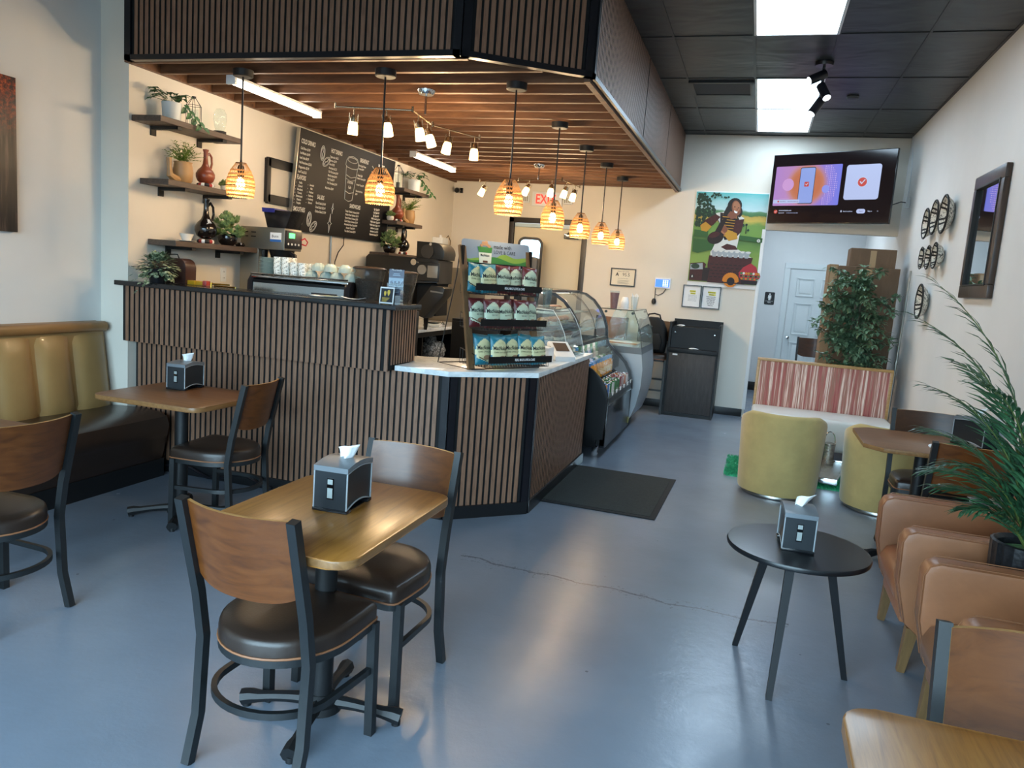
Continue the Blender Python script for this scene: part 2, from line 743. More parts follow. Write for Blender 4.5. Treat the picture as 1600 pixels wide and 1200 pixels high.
# back wall with the opening for the alcove on the right
b = MB()
b.box(XK, -3.33, YB, YB + .14, 0, ZC)
b.box(-3.33, -2.36, YB, YB + .14, 2.34, ZC)
b.box(-2.36, -.02, YB, YB + .14, .1, ZC)
b.box(-2.36, -.02, YB + .02, YB + .14, 0, .1)
b.box(-.02, XR, YB, YB + .14, 2.40, ZC)
struct(b.build('wall_back', M_wallk, smooth=None))
b = MB()
b.box(-2.36, -.05, YB - .012, YB + .018, 0, .1, bev=.004)
struct(b.build('baseboard_back', M_blackb))
b = MB()
b.box(-.055, -.012, YB - .02, YB + .15, .1, 2.40, bev=.004)
struct(b.build('trim_opening', M_white))
wall('wall_alcove_back', M_walla, -.6, XR, 13.4, 13.55, 0, 3.0)
wall('wall_alcove_left', M_walla, -.6, -.45, YB + .14, 13.4, 0, 3.0)
wall('ceiling_alcove', M_walla, -.6, XR, YB + .14, 13.55, 3.0, 3.1)
b = MB()
b.box(-.45, .37, 13.385, 13.4, 0, .14, bev=.004)
b.box(1.36, XR, 13.385, 13.4, 0, .14, bev=.004)
struct(b.build('baseboard_alcove', M_blackb))
b = MB()
b.box(XR - .012, XR, YF, 13.38, 0, .1, bev=.004)
struct(b.build('baseboard_right', M_blackb))
b = MB()
b.box(XL, XL + .012, YF, YJ - .02, 0, .1, bev=.004)
struct(b.build('baseboard_left', M_blackb))

# black painted tile ceiling: sagging tiles between T-bars
t = NT('black_painted_ceiling_tile')
_v = t.coord('Object', (1, 1.6, 1))
t.link(t.ramp(t.noise(_v, 1.6, 4, .5, .3), [(.3, '#1d1f22'), (.7, '#2a2d31')]), t.b.inputs['Base Color'])
t.set(Roughness=.42)
t.bump(t.noise(_v, 2.2, 2, .5, .4), .35, .05)
M_tile = t.m
M_tbar = mat('black_ceiling_grid', '#1c1d20', .4)
GX = [-4.49, -3.91, -3.30, -2.69, -2.08, -1.47, -.87, -.26, .35, .96, 1.49]
GY = [-1.69, -.89, .33, 1.55, 2.77, 3.99, 5.21, 6.43, 7.66, 8.88, 10.10, 10.34]
LIGHT_CELLS = [(7, 6), (7, 8), (7, 9)]
b = MB()
rn = random.Random(3)
for i in range(len(GX) - 1):
    for j in range(len(GY) - 1):
        if (i, j) in [(a, c) for a, c in LIGHT_CELLS]:
            continue
        x0, x1, y0, y1 = GX[i], GX[i + 1], GY[j], GY[j + 1]
        sag = rn.uniform(.002, .010)
        n = 5
        vs = [[b.bm.verts.new((x0 + (x1 - x0) * u / n, y0 + (y1 - y0) * w / n,
                               ZC + .006 - sag * sin(PI * u / n) * sin(PI * w / n))) for w in range(n + 1)] for u in
              range(n + 1)]
        for u in range(n):
            for w in range(n):
                b.bm.faces.new([vs[u][w], vs[u][w + 1], vs[u + 1][w + 1], vs[u + 1][w]])
ceil = struct(b.build('ceiling', M_tile))
b = MB()
for x in GX:
    b.box(x - .010, x + .010, GY[0], GY[-1], ZC + .001, ZC + .03)
for y in GY:
    b.box(GX[0], GX[-1], y - .010, y + .010, ZC, ZC + .03)
struct(b.build('ceiling_grid', M_tbar, ceil, smooth=None))
wall('ceiling_deck', M_tbar, XL - .15, XR + .15, YF - .1, YB + .15, ZC + .12, ZC + .2, ceil)
# skirt closing the edge of the ceiling above the walls
b = MB()
b.box(XL - .15, XR + .15, YF - .1, YF, ZC, ZC + .12)
b.box(XL - .15, XR + .15, YB, YB + .15, ZC, ZC + .12)
b.box(XL - .15, XL, YF, YB, ZC, ZC + .12)
b.box(XR, XR + .15, YF, YB, ZC, ZC + .12)
struct(b.build('ceiling_edge', M_tbar, ceil, smooth=None))

# ceiling troffers
M_troff = emit('lit_prismatic_lens', '#cfeaff', TROFF)
names = ['nearest the photographer in view, above the aisle', 'in the middle of the aisle ceiling beside the spotlights',
         'last in the row, touching the back wall']
for k, (i, j) in enumerate(LIGHT_CELLS):
    x0, x1, y0, y1 = GX[i] + .012, GX[i + 1] - .012, GY[j] + .012, GY[j + 1] - .012
    o = thing('light_panel', ((x0 + x1) / 2, (y0 + y1) / 2, ZC), 0,
              'square-edged fluorescent ceiling panel ' + names[k], 'ceiling light', 'ceiling light panels')
    w, h = (x1 - x0) / 2, (y1 - y0) / 2
    b = MB()
    b.box(-w, w, -h, h, .006, .012)
    b.build('diffuser', M_troff, o, smooth=None)
    b = MB()
    for s in (-1, 1):
        b.box(s * w - .01, s * w + .01, -h, h, -.002, .02)
        b.box(-w, w, s * h - .01, s * h + .01, -.002, .02)
    b.build('frame', M_white, o, smooth=None)
# alcove light
o = thing('light_panel', (.5, 11.9, 3.0), 0, 'ceiling panel light in the back alcove by the restroom door', 'ceiling light')
b = MB()
b.box(-.28, .28, -.58, .58, -.02, -.012)
b.build('diffuser', emit('alcove_lens', '#dff0ff', TROFF * 1.15), o, smooth=None)
b = MB()
for s in (-1, 1):
    b.box(s * .29 - .015, s * .29 + .015, -.6, .6, -.03, 0)
    b.box(-.3, .3, s * .59 - .015, s * .59 + .015, -.03, 0)
b.build('frame', M_white, o, smooth=None)

# return-air grille painted black, left of the middle panels
o = thing('air_vent', (-.565, 8.0, ZC + .004), 0, 'black painted air grille in the ceiling left of the light panels', 'vent')
b = MB()
for s in (-1, 1):
    b.box(s * .28 - .02, s * .28 + .02, -.25, .25, -.02, 0)
    b.box(-.3, .3, s * .24 - .02, s * .24 + .02, -.02, 0)
b.build('frame', M_tbar, o, smooth=None)
b = MB()
b.box(-.27, .27, -.23, .23, -.004, 0)
for i in range(12):
    y = -.21 + i * .038
    b.cbox((0, y, -.008), (.52, .022, .004), rot=(-.3, 0, 0))
b.build('louvre', mat('dark_grey_louvre', '#4a4c50', .5), o, smooth=None)
# smoke detector
o = MB()
o.lathe([(0, 0), (.05, 0), (.058, -.012), (.05, -.03), (.02, -.036), (0, -.036)], (.64, 8.3, ZC), 20)
tag(o.build('smoke_detector', mat('dark_painted_plastic', '#3a3e42', .5)), 'small round smoke detector painted dark on the ceiling', 'smoke detector')

# storefront behind the photographer
b = MB()
b.box(XL - .15, XR + .15, YF - .12, YF, 0, .18)
b.box(XL - .15, XR + .15, YF - .12, YF, 2.92, ZC)
b.box(XL - .15, -3.82, YF - .12, YF, .18, 2.92)
b.box(.92, XR + .15, YF - .12, YF, .18, 2.92)
struct(b.build('wall_front', M_wall, smooth=None))
for k, x in enumerate((-3.05, -1.45, .15)):
    b = MB()
    for s in (-1, 1):
        b.box(x + s * .775 - .025, x + s * .775 + .025, YF - .1, YF - .02, .18, 2.92)
    for z in (.205, 2.895, 2.1):
        b.box(x - .75, x + .75, YF - .1, YF - .02, z - .025, z + .025)
    w = struct(b.build('window_%d' % (k + 1), M_blackm, smooth=None))
    b = MB()
    b.box(x - .75, x + .75, YF - .065, YF - .06, .2, 2.9)
    struct(b.build('window_pane', M_glass, w, smooth=None))


# ------------------------------------------------------------------ slatted soffit over the bar
def slats(b, p0, p1, z0, z1, out, pitch=.0432, w=.028, dp=.010):
    """vertical slats standing proud of a backing between plan points p0 and p1"""
    p0, p1 = Vector((p0[0], p0[1], 0)), Vector((p1[0], p1[1], 0))
    L = (p1 - p0).length
    d = (p1 - p0) / L
    o = Vector((out[0], out[1], 0)).normalized()
    m = Matrix((d, o, (0, 0, 1))).transposed().to_4x4()
    m.translation = p0
    flip = d.cross(o).z < 0
    n = int(L / pitch)
    off = (L - n * pitch) / 2
    b.box(0, L, -.006, .002, z0, z1, 1, m=m)
    for i in range(n):
        x = off + (i + .5) * pitch
        vs_ = b.box(x - w / 2, x + w / 2, 0, dp, z0, z1, 0, m=m)
        for f in {f for v in vs_ for f in v.link_faces}:
            if abs(f.calc_center_median().dot(d) - f.verts[0].co.dot(d)) < 1e-5:
                f.material_index = 1      # stained black edges


SX, SY, SCx, SCy = -1.13, 4.35, -1.80, 4.83      # soffit side, front, chamfer start x, chamfer end y
sof = bpy.data.objects.new('ceiling_soffit', None)
COL.objects.link(sof)
struct(sof, 'dropped soffit over the bar clad in vertical slats with a timber joist underside')
XS0 = -4.215
b = MB()
slats(b, (XS0 + .05, SY), (SCx - .04, SY), SOF + .03, ZC, (0, -1))
b.build('slat_panel', [M_slat, M_slatd], sof, smooth=None)
_d = Vector((SX - SCx, SCy - SY)).normalized()
b = MB()
slats(b, (SCx + _d.x * .05, SY + _d.y * .05), (SX - _d.x * .05, SCy - _d.y * .05), SOF + .03, ZC, (_d.y, -_d.x))
b.build('slat_panel', [M_slat, M_slatd], sof, smooth=None)
for y0, y1 in ((SCy + .03, 6.96), (6.975, 8.62), (8.635, YB - .02)):
    b = MB()
    slats(b, (SX, y0), (SX, y1), SOF + .03, ZC, (1, 0))
    b.build('slat_panel', [M_slat, M_slatd], sof, smooth=None)
b = MB()
nrm = Vector((_d.y, -_d.x))
TH = .02
b.box(XS0, SCx, SY - TH, SY + .03, SOF, SOF + .035)
b.box(XS0, XS0 + .05, SY - TH, SY + .03, SOF, ZC)
b.box(SCx - .045, SCx + .004, SY - TH, SY + .03, SOF, ZC)
mm = Matrix((Vector((_d.x, _d.y, 0)), Vector((-_d.y, _d.x, 0)), Vector((0, 0, 1)))).transposed().to_4x4()
mm.translation = (SCx, SY, 0)
L = Vector((SX - SCx, SCy - SY)).length
b.box(0, L, -TH, .03, SOF, SOF + .035, m=mm)
b.box(0, .05, -TH, .03, SOF, ZC, m=mm)
b.box(L - .05, L, -TH, .03, SOF, ZC, m=mm)
b.box(SX - .03, SX + TH, SCy, SCy + .04, SOF, ZC)
b.box(SX - .03, SX + TH, SCy, YB, SOF, SOF + .03)
b.build('corner_trim', M_blackp, sof, smooth=None, label='black glossy corner trim')
# timber edge board and the joists and deck
b = MB()
b.box(SX - .05, SX - .012, SCy + .02, YB, SOF - .018, SOF + .09)
b.build('edge_board', M_joist, sof, smooth=None)
b = MB()
poly = [(XK, SY + .03), (SCx, SY + .03), (SX - .05, SCy + .02), (SX - .05, YB), (XK, YB)]
b.prism(poly, SOF + .13, SOF + .16)
b.build('deck', M_deck, sof, smooth=None)
b = MB()
b.box(XK, XK + .035, SY + .03, YB, SOF, SOF + .13)
b.build('ledger', M_joist, sof, smooth=None)
y = SY + .05
k = 0
rn = random.Random(8)
while y < YB - .04:
    if y < SCy:
        xe = SCx + (y - SY) / (SCy - SY) * (SX - SCx) - .05
    else:
        xe = SX - .055
    b = MB()
    b.box(XK + .036, xe, y, y + .038, SOF, SOF + .13, bev=.003, seg=1)
    o = b.build('joist', M_joist, sof, smooth=None)
    o.location.x = 0
    y += .272
    k += 1
# ------------------------------------------------------------------ dining chairs
def make_chair(name, loc, rz, label, group=None, wood_m=None, h=0.0, name2=None):
    """faces +Y; h lifts seat for the bar-height version"""
    wood_m = wood_m or M_ply
    t = thing(name, loc, rz, label, 'chair', group)
    S = .47 + h
    for s in (-1, 1):
        b = MB()
        b.tube([(s * .20, -.20, 0), (s * .20, -.158, (S - .3) * .9), (s * .20, -.142, S - .06), (s * .20, -.165, S + .09),
                (s * .20, -.240, S + .41)], 0, flat=(.03, .03))
        b.build('leg', M_chair, t, smooth=60, label='rear leg running up as back post')
        b = MB()
        b.tube([(s * .215, .205, 0), (s * .212, .20, S - .06)], 0, flat=(.03, .03))
        b.build('leg', M_chair, t, smooth=60)
    # seat pad: D-shaped, square front corners
    pts = [(-.215, .225), (.215, .225)]
    rear = [(.218, .05), (.205, -.05), (.17, -.13), (.10, -.18), (0, -.195), (-.10, -.18), (-.17, -.13), (-.205, -.05),
            (-.218, .05)]
    poly = rrect(.01, .01, .001, 1)[:0] + [(-.19, .235), (.19, .235), (.212, .215)] + rear[0:] + [(-.212, .215)]
    poly = [(-.19, .236), (.0, .240), (.19, .236), (.205, .228), (.213, .212), (.217, .12)]
    poly += [(.218 * cos(q), .04 - .238 * sin(q)) for q in [PI * i / 20 for i in range(21)]]
    poly += [(-.217, .12), (-.213, .212), (-.205, .228)]
    poly = list(reversed(poly))
    b = MB()
    rings = []
    prof = [(.96, S - .058), (1.0, S - .052), (1.0, S - .02), (.975, S - .004), (.93, S + .003), (.7, S + .010), (.35, S + .012)]
    for k, z in prof:
        rings.append([b.bm.verts.new((x * k, y * k, z)) for x, y in poly])
    for A, B in zip(rings[:-1], rings[1:]):
        for i in range(len(poly)):
            j = (i + 1) % len(poly)
            b.bm.faces.new([A[i], A[j], B[j], B[i]])
    b.bm.faces.new(rings[-1])
    b.bm.faces.new(list(reversed(rings[0])))
    seat = b.build('seat', M_vinyl, t, smooth=50)
    b = MB()
    b.tube([(x * 1.003, y * 1.003, S - .056) for x, y in poly], .004, 6, closed=True)
    b.build('piping', M_pipe, seat)
    b = MB()
    b.tube([(x * .95, y * .95, S - .072) for x, y in poly], 0, flat=(.022, .024), closed=True)
    b.build('seat_frame', M_chair, t, smooth=60)
    # hoop stretcher
    b = MB()
    zh = .24 if h == 0 else .30
    hp = [(.210, .195, zh), (.207, .12, zh), (.203, .04, zh)]
    hp += [(.200 * cos(q), -.03 - .175 * sin(q), zh) for q in [PI * i / 18 for i in range(19)]]
    hp += [(-.203, .04, zh), (-.207, .12, zh), (-.210, .195, zh)]
    if h > 0:
        b.tube([(-.21, .2, zh), (.21, .2, zh)], 0, flat=(.022, .022))
        b.tube([(-.2, -.16, zh + .1), (.2, -.16, zh + .1)], 0, flat=(.022, .022))
        for s in (-1, 1):
            b.tube([(s * .21, .2, zh + .06), (s * .2, -.16, zh + .06)], 0, flat=(.02, .02))
    else:
        b.tube(hp, 0, flat=(.018, .022))
    b.build('stretcher', M_chair, t, smooth=60)
    # bent plywood back, hollowed towards the sitter
    b = MB()
    n, mrow = 14, 6
    z0, z1 = S + .13, S + .405
    grid = []
    for side in (0, 1):
        g = []
        for i in range(n + 1):
            u = -1 + 2 * i / n
            x = u * .188
            row = []
            for j in range(mrow + 1):
                w = j / mrow
                # bottom corners swing up a little near the posts
                zb = z0 + .03 * abs(u) ** 4
                z = zb + (z1 - zb) * w
                yb = -.165 - .075 * (z - (S + .09)) / .32
                y = yb + .006 - .045 * (1 - u * u) + side * .013
                row.append(b.bm.verts.new((x, y, z)))
            g.append(row)
        grid.append(g)
    for side in (0, 1):
        for i in range(n):
            for j in range(mrow):
                q = [grid[side][i][j], grid[side][i + 1][j], grid[side][i + 1][j + 1], grid[side][i][j + 1]]
                b.bm.faces.new(q if side == 0 else list(reversed(q)))
    for i in range(n):
        for j in (0, mrow):
            f = b.bm.faces.new([grid[0][i][j], grid[1][i][j], grid[1][i + 1][j], grid[0][i + 1][j]])
            f.material_index = 1
    for j in range(mrow):
        for i in (0, n):
            f = b.bm.faces.new([grid[0][i][j], grid[0][i][j + 1], grid[1][i][j + 1], grid[1][i][j]])
            f.material_index = 1
    b.build('backrest', [wood_m, M_plye], t, smooth=30)
    return t


GCH = 'plywood-backed chairs at the small tables'
ch = make_chair('dining_chair', (-1.337, 2.045, 0), radians(-4), 'plywood-backed metal chair in the foreground, its back to the camera', GCH)
dup(ch, (-1.295, 2.615, 0), radians(175.5), 'plywood-backed chair facing the camera across the nearest left table', GCH)
dup(ch, (-2.93, 3.80, 0), radians(90 + 5), 'plywood-backed chair in front of the slatted bar at the booth table by the wall', GCH)
dup(ch, (-2.955, 2.335, 0), radians(90), 'plywood-backed chair cut by the left edge of the photo', GCH)
dup(ch, (.695, 1.70, 0), radians(180), 'plywood-backed chair in the bottom right corner behind the cropped table', GCH)
dup(ch, (1.195, 4.835, 0), radians(0), 'plywood-backed chair right behind the farther tan armchair, seen from behind', GCH)
dc = make_chair('dining_chair', (1.19, 5.66, 0), radians(180), 'darker plywood-backed chair on the far side of the angled-corner table by the right wall', GCH, M_plyd)


# ------------------------------------------------------------------ cafe tables
def make_table(name, loc, rz, w, d, label, top_m, H=.755, chamf=0, foot=0.0, r=.07):
    t = thing(name, loc, rz, label, 'table')
    poly = rrect(w, d, r, 6) if not chamf else [(w / 2 - chamf, -d / 2), (w / 2, -d / 2 + chamf), (w / 2, d / 2 - chamf),
                                               (w / 2 - chamf, d / 2), (-w / 2 + chamf, d / 2), (-w / 2, d / 2 - chamf),
                                               (-w / 2, -d / 2 + chamf), (-w / 2 + chamf, -d / 2)]
    b = MB()
    b.prism(poly, H - .028, H, 0, bev=.006)
    for f in b.bm.faces:
        if abs(f.calc_center_median().z - (H - .014)) < .011:
            f.material_index = 1
    b.build('tabletop', [top_m, M_edge], t, smooth=40)
    b = MB()
    b.cyl((0, 0, .05), (0, 0, H - .05), .038, n=24)
    b.lathe([(.06, .045), (.062, .07), (.042, .09)], n=24)
    b.build('column', M_blackm, t)
    b = MB()
    b.cbox((0, 0, H - .042), (.30, .06, .02), bev=.004)
    b.cbox((0, 0, H - .042), (.06, .30, .02), bev=.004)
    b.build('top_bracket', M_blackm, t)
    b = MB()
    b.lathe([(.03, .02), (.075, .03), (.07, .055), (.04, .075)], n=20)
    for k in range(4):
        a = foot + k * PI / 2
        pts = []
        rs = []
        for i in range(9):
            q = i / 8
            rr = .03 + .26 * q
            z = .058 - .032 * q ** 2 + (.004 if q > .8 else 0)
            pts.append((rr * cos(a), rr * sin(a), z))
            rs.append(.026 - .006 * sin(PI * q) + (.004 if q > .85 else 0))
        b.tube(pts, .02, 8, rs=rs)
        b.cyl((.275 * cos(a), .275 * sin(a), 0), (.275 * cos(a), .275 * sin(a), .02), .016, n=10)
    b.build('base', M_blackm, t)
    return t


make_table('cafe_table', (-1.32, 2.265, 0), 0, .60, .80, 'oak-topped small table in the foreground between two plywood chairs', M_top, foot=.2)
make_table('cafe_table', (-3.20, 3.74, 0), 0, .74, .64, 'brown wood-topped table in front of the booth beside the slatted bar', M_topx, foot=.55)
make_table('cafe_table', (-3.42, 2.345, 0), 0, .74, .66, 'brown wood-topped table at the left edge of the photo by the booth', M_topx, foot=.55)
make_table('cafe_table', (.62, 1.34, 0), 0, .72, .70, 'oak-topped table cropped by the bottom right corner', M_top, foot=.3)
make_table('cafe_table', (1.08, 5.30, 0), 0, .76, .76, 'brown table with cut-off corners against the right wall', M_topx, chamf=.10, foot=.5)


# ------------------------------------------------------------------ napkin dispensers
M_dgrey = mat('grey_plastic_lid', '#6b7278', .35, bump=.03, bscale=200)
M_dblk = mat('black_gloss_plastic', '#16181b', .16)
M_dbody = mat('charcoal_dispenser_plastic', '#22272b', .3)
M_tissue = mat('white_tissue', '#f4f5f5', .8)


def make_disp(loc, rz, label, w=.125, d=.19, h=.155):
    t = thing('napkin_dispenser', loc, rz, label, 'napkin dispenser', 'napkin dispensers on the tables')
    # front faces -Y
    def hump(y, k):
        return k * sin(PI * (y / d + .5))
    ys = [-d / 2 + d * i / 10 for i in range(11)]
    b = MB()
    prof = [(y, .012 + hump(y, .018)) for y in ys] + [(y, h - .014 + hump(y, .012)) for y in reversed(ys)]
    b.extr_x(prof, -w / 2 + .004, w / 2 - .004)
    b.build('body', M_dbody, t)
    b = MB()
    prof = [(y * 1.03, h - .014 + hump(y, .012)) for y in ys] + [(y * 1.03, h + .004 + hump(y, .012)) for y in reversed(ys)]
    b.extr_x(prof, -w / 2 - .002, w / 2 + .002, bev=.002)
    b.build('lid', M_dgrey, t)
    b = MB()
    b.box(-w / 2 - .003, w / 2 + .003, -d / 2 - .004, -d / 2 + .03, 0, .012, bev=.003)
    b.box(-w / 2 - .003, w / 2 + .003, d / 2 - .03, d / 2 + .004, 0, .012, bev=.003)
    b.box(-w / 2 + .006, w / 2 - .006, -d / 2 + .02, d / 2 - .02, .001, .004)
    b.build('base', M_dblk, t)
    # clear edging round the side panels
    b = MB()
    for s in (-1, 1):
        x = s * (w / 2 - .001)
        loop = [(x, y, .012 + hump(y, .018)) for y in ys] + [(x, y, h - .016 + hump(y, .012)) for y in reversed(ys)]
        b.tube(loop, .0028, 6, closed=True)
    b.build('edging', mat('clear_edge', '#9aa1a5', .15), t)
    b = MB()
    b.box(-.012, .012, -d / 2 - .003, -d / 2 + .004, .045, .118)
    fr = b.build('window', M_screen_off, t)
    b = MB()
    b.box(-.0095, .0095, -d / 2 - .0045, -d / 2 - .003, .098, .115)
    b.box(-.0095, .0095, -d / 2 - .0045, -d / 2 - .003, .05, .085)
    b.build('napkin_stack', mat('napkin_seen_through', '#8f9694', .5), fr)
    # napkin tuft pulled through the slot
    b = MB()
    P = []
    for i in range(9):
        row = []
        for j in range(7):
            u, v = i / 8, j / 6
            x = (u - .5) * (.036 + .040 * v) + .022 * v
            y = .016 * sin(u * 8) * (1 - .4 * v) - .020 * v * v + .004
            z = h + .006 + .066 * v * (1 - .25 * (1 - u) * v)
            row.append(b.bm.verts.new((x, y, z)))
        P.append(row)
    for i in range(8):
        for j in range(6):
            b.bm.faces.new([P[i][j], P[i + 1][j], P[i + 1][j + 1], P[i][j + 1]])
    o = b.build('napkin', M_tissue, t, smooth=80)
    md = o.modifiers.new('thick', 'SOLIDIFY')
    md.thickness = .0012
    return t


dp = make_disp((-1.315, 2.345, .755), radians(3), 'black napkin dispenser with grey lid on the nearest oak table')
dup(dp, (-3.33, 3.92, .755), radians(5), 'black napkin dispenser on the booth table beside the slatted bar')
dup(dp, (.258, 3.345, .57), radians(4), 'black napkin dispenser on the round black side table')
dup(dp, (1.38, 5.40, .755), radians(40), 'black napkin dispenser half behind the palm fronds by the right wall', scale=1.1)
# used tissue on the far right table
b = MB()
b.blob((0, 0, .012), (.03, .02, .012), jit=.35, seed=4)
tag(b.build('crumpled_tissue', M_tissue, loc=(1.10, 5.13, .757)), 'small crumpled white tissue on the cut-corner table', 'tissue')

# ------------------------------------------------------------------ booth bench
M_tan = mat('tan_vinyl', '#9a7a4c', .38, var=.10, vscale=3, bump=.08, bscale=150, coat=.08)
M_tand = mat('tan_vinyl_roll', '#8f6a40', .4, var=.1, bump=.08, bscale=150)
M_dkb = mat('dark_chocolate_vinyl', '#33251d', .33, var=.12, vscale=3, bump=.1, bscale=120, coat=.1)
bt = thing('booth_bench', (-4.2, 2.7, 0), 0, 'long tan and dark brown vinyl booth bench along the left wall', 'booth')
Y0, Y1 = 1.45, 4.37
b = MB()
b.box(-.24, .295, Y0 - 2.7, Y1 - 2.7 + .02, 0, .13)
b.build('plinth', M_blackb, bt, smooth=None)
b = MB()
prof = [(-.2, .13), (.29, .13), (.31, .2), (.315, .28), (.34, .31), (.35, .38), (.33, .44), (.27, .465), (.1, .475),
        (-.2, .46)]
b.extr_y(prof, Y0 - 2.7, Y1 - 2.7 + .01, bev=.012)
b.build('seat', M_dkb, bt)
b = MB()
b.extr_y([(-.29, .13), (-.2, .13), (-.16, .5), (-.235, 1.04), (-.29, 1.06)], Y0 - 2.7, Y1 - 2.7, bev=.01)
b.build('back_frame', M_tan, bt)
npan = 10
pw = (Y1 - Y0) / npan
for i in range(npan):
    y0 = Y0 - 2.7 + i * pw
    b = MB()
    rows = []
    for k in range(9):
        u = k / 8
        yy = y0 + .003 + (pw - .006) * u
        bulge = .045 * (1 - abs(2 * u - 1) ** 3.2)
        row = []
        for q in range(9):
            w = q / 8
            z = .455 + w * .535
            x = -.16 - .078 * w + bulge * min(1, (1 - w) * 7 + .05) * min(1, w * 6 + .5)
            row.append(b.bm.verts.new((x, yy, z)))
        rows.append(row)
    for k in range(8):
        for q in range(8):
            b.bm.faces.new([rows[k][q], rows[k + 1][q], rows[k + 1][q + 1], rows[k][q + 1]])
    b.build('back_panel', M_tan, bt, smooth=60)
b = MB()
b.extr_y(rrect(.09, .07, .03, 5, -.235, 1.025), Y0 - 2.7 - .005, Y1 - 2.7 + .005, bev=.005)
b.build('top_roll', M_tand, bt)

# ------------------------------------------------------------------ forest print on the left wall
t = NT('autumn_forest_print')
v = t.coord('Object', (1, 7, .55))
v1 = t.coord('Object')
f = t.noise(v, 3.2, 5, .6, .3)
c1 = t.ramp(f, [(.36, '#0d0b0b'), (.5, '#241a17'), (.62, '#5b4a44'), (.7, '#191313')])
f2 = t.noise(v1, 34, 5, .75)
c2 = t.ramp(f2, [(.42, '#1a0d0a'), (.55, '#8a2f12'), (.66, '#c9682a')])
sep = t.add('ShaderNodeSeparateXYZ')
t.link(v1, sep.inputs[0])
mr = t.add('ShaderNodeMapRange')
mr.inputs[1].default_value = .1
mr.inputs[2].default_value = .42
t.link(sep.outputs[2], mr.inputs[0])
mx = t.add('ShaderNodeMix', data_type='RGBA')
t.link(mr.outputs[0], mx.inputs[0])
t.link(c1, mx.inputs[6])
t.link(c2, mx.inputs[7])
t.link(mx.outputs[2], t.b.inputs['Base Color'])
t.set(Roughness=.45)
b = MB()
b.box(0, .035, -.55, .55, -.465, .465, bev=.003)
tag(b.build('canvas_print', t.m, loc=(XL + .001, 3.19, 2.10)), 'dark canvas print of an autumn forest with red leaves on the left wall', 'picture')

# ------------------------------------------------------------------ tan armchairs
M_leather = mat('tan_leather', '#935f3e', .40, var=.12, vscale=7, bump=.14, bscale=70)
M_leg = wood('oak_leg', '#5d4426', '#785a36', None, 'Z', 3, .45, 8)


def make_armchair(loc, rz, label):
    t = thing('armchair', loc, rz, label, 'armchair', 'tan leather armchairs along the right wall')
    # faces +Y, width .70 in x
    for s in (-1, 1):
        b = MB()
        # side profile in (y,z); the front edge leans in towards the floor
        poly = [(-.36, .20), (.24, .19), (.30, .24), (.345, .42), (.35, .60), (.335, .635), (.30, .65), (-.36, .645)]
        x0, x1 = (.235, .35) if s > 0 else (-.35, -.235)
        b.extr_x(poly, x0, x1, bev=.022)
        arm = b.build('arm', M_leather, t, smooth=50)
        b = MB()
        for xx in (x0 + .012, x1 - .012):
            b.tube([(xx, -.34, .647), (xx, .295, .652), (xx, .332, .632), (xx, .350, .595), (xx, .346, .42), (xx, .304, .25)], .0022, 5)
        b.build('seam', M_pipe, arm)
    b = MB()
    b.box(-.24, .24, -.32, .30, .20, .30, bev=.02)
    b.build('seat_base', M_leather, t, smooth=50)
    b = MB()
    prof = [(-.20, .29), (.27, .27), (.325, .30), (.335, .36), (.31, .41), (.24, .435), (0, .445), (-.2, .43)]
    b.extr_x(prof, -.232, .232, bev=.02)
    b.build('seat_cushion', M_leather, t, smooth=50)
    b = MB()
    prof = [(-.36, .2), (-.26, .2), (-.18, .42), (-.22, .70), (-.25, .745), (-.30, .76), (-.36, .74), (-.38, .6)]
    b.extr_x(prof, -.345, .345, bev=.02)
    b.build('backrest', M_leather, t, smooth=50)
    for sx in (-1, 1):
        for sy, yy in ((1, .26), (-1, -.30)):
            b = MB()
            b.tube([(sx * .285, yy + sy * .015, 0), (sx * .29, yy - sy * .005, .21)], 0, flat=(.05, .05))
            vs = b.bm.verts
            for v in vs:
                if v.co.z < .05:
                    v.co.x = sx * .285 + (v.co.x - sx * .285) * .62
                    v.co.y = (yy + sy * .015) + (v.co.y - (yy + sy * .015)) * .62
            b.build('leg', M_leg, t, smooth=30)
    return t


ac = make_armchair((1.05, 3.885, 0), radians(90), 'tan leather armchair farther from the camera, beyond the palm pot')
dup(ac, (1.06, 2.90, 0), radians(90), 'tan leather armchair nearest the camera, behind the cropped oak table')

# ------------------------------------------------------------------ round black table
t = thing('side_table', (.272, 3.345, 0), 0, 'round black side table on three splayed legs next to the armchairs', 'table')
M_btab = mat('black_painted_wood', '#141619', .30, var=.2, vscale=3, bump=.03, bscale=100)
b = MB()
b.lathe([(0, .543), (.268, .543), (.285, .549), (.288, .56), (.284, .569), (.27, .57), (0, .57)], n=64)
b.build('tabletop', M_btab, t, smooth=40)
for k, (fx, fy) in enumerate(((-.198, .183), (-.055, -.252), (.256, .065))):
    d = Vector((fx, fy, 0)).normalized()
    b = MB()
    b.tube([(fx, fy, 0), (fx - d.x * .13, fy - d.y * .13, .545)], 0, flat=(.046, .036))
    for v_ in b.bm.verts:
        if v_.co.z < .1:
            v_.co.x = fx + (v_.co.x - fx) * .68
            v_.co.y = fy + (v_.co.y - fy) * .68
            v_.co.z = 0
    b.build('leg', mat('matt_black_wood', '#121316', .55, spec=.3), t, smooth=30)
b = MB()
for fx, fy in ((-.198, .183), (-.055, -.252), (.256, .065)):
    d = Vector((fx, fy, 0)).normalized()
    b.tube([(0, 0, .532), (fx - d.x * .12, fy - d.y * .12, .532)], 0, flat=(.04, .022))
b.build('top_brace', M_btab, t, smooth=30)

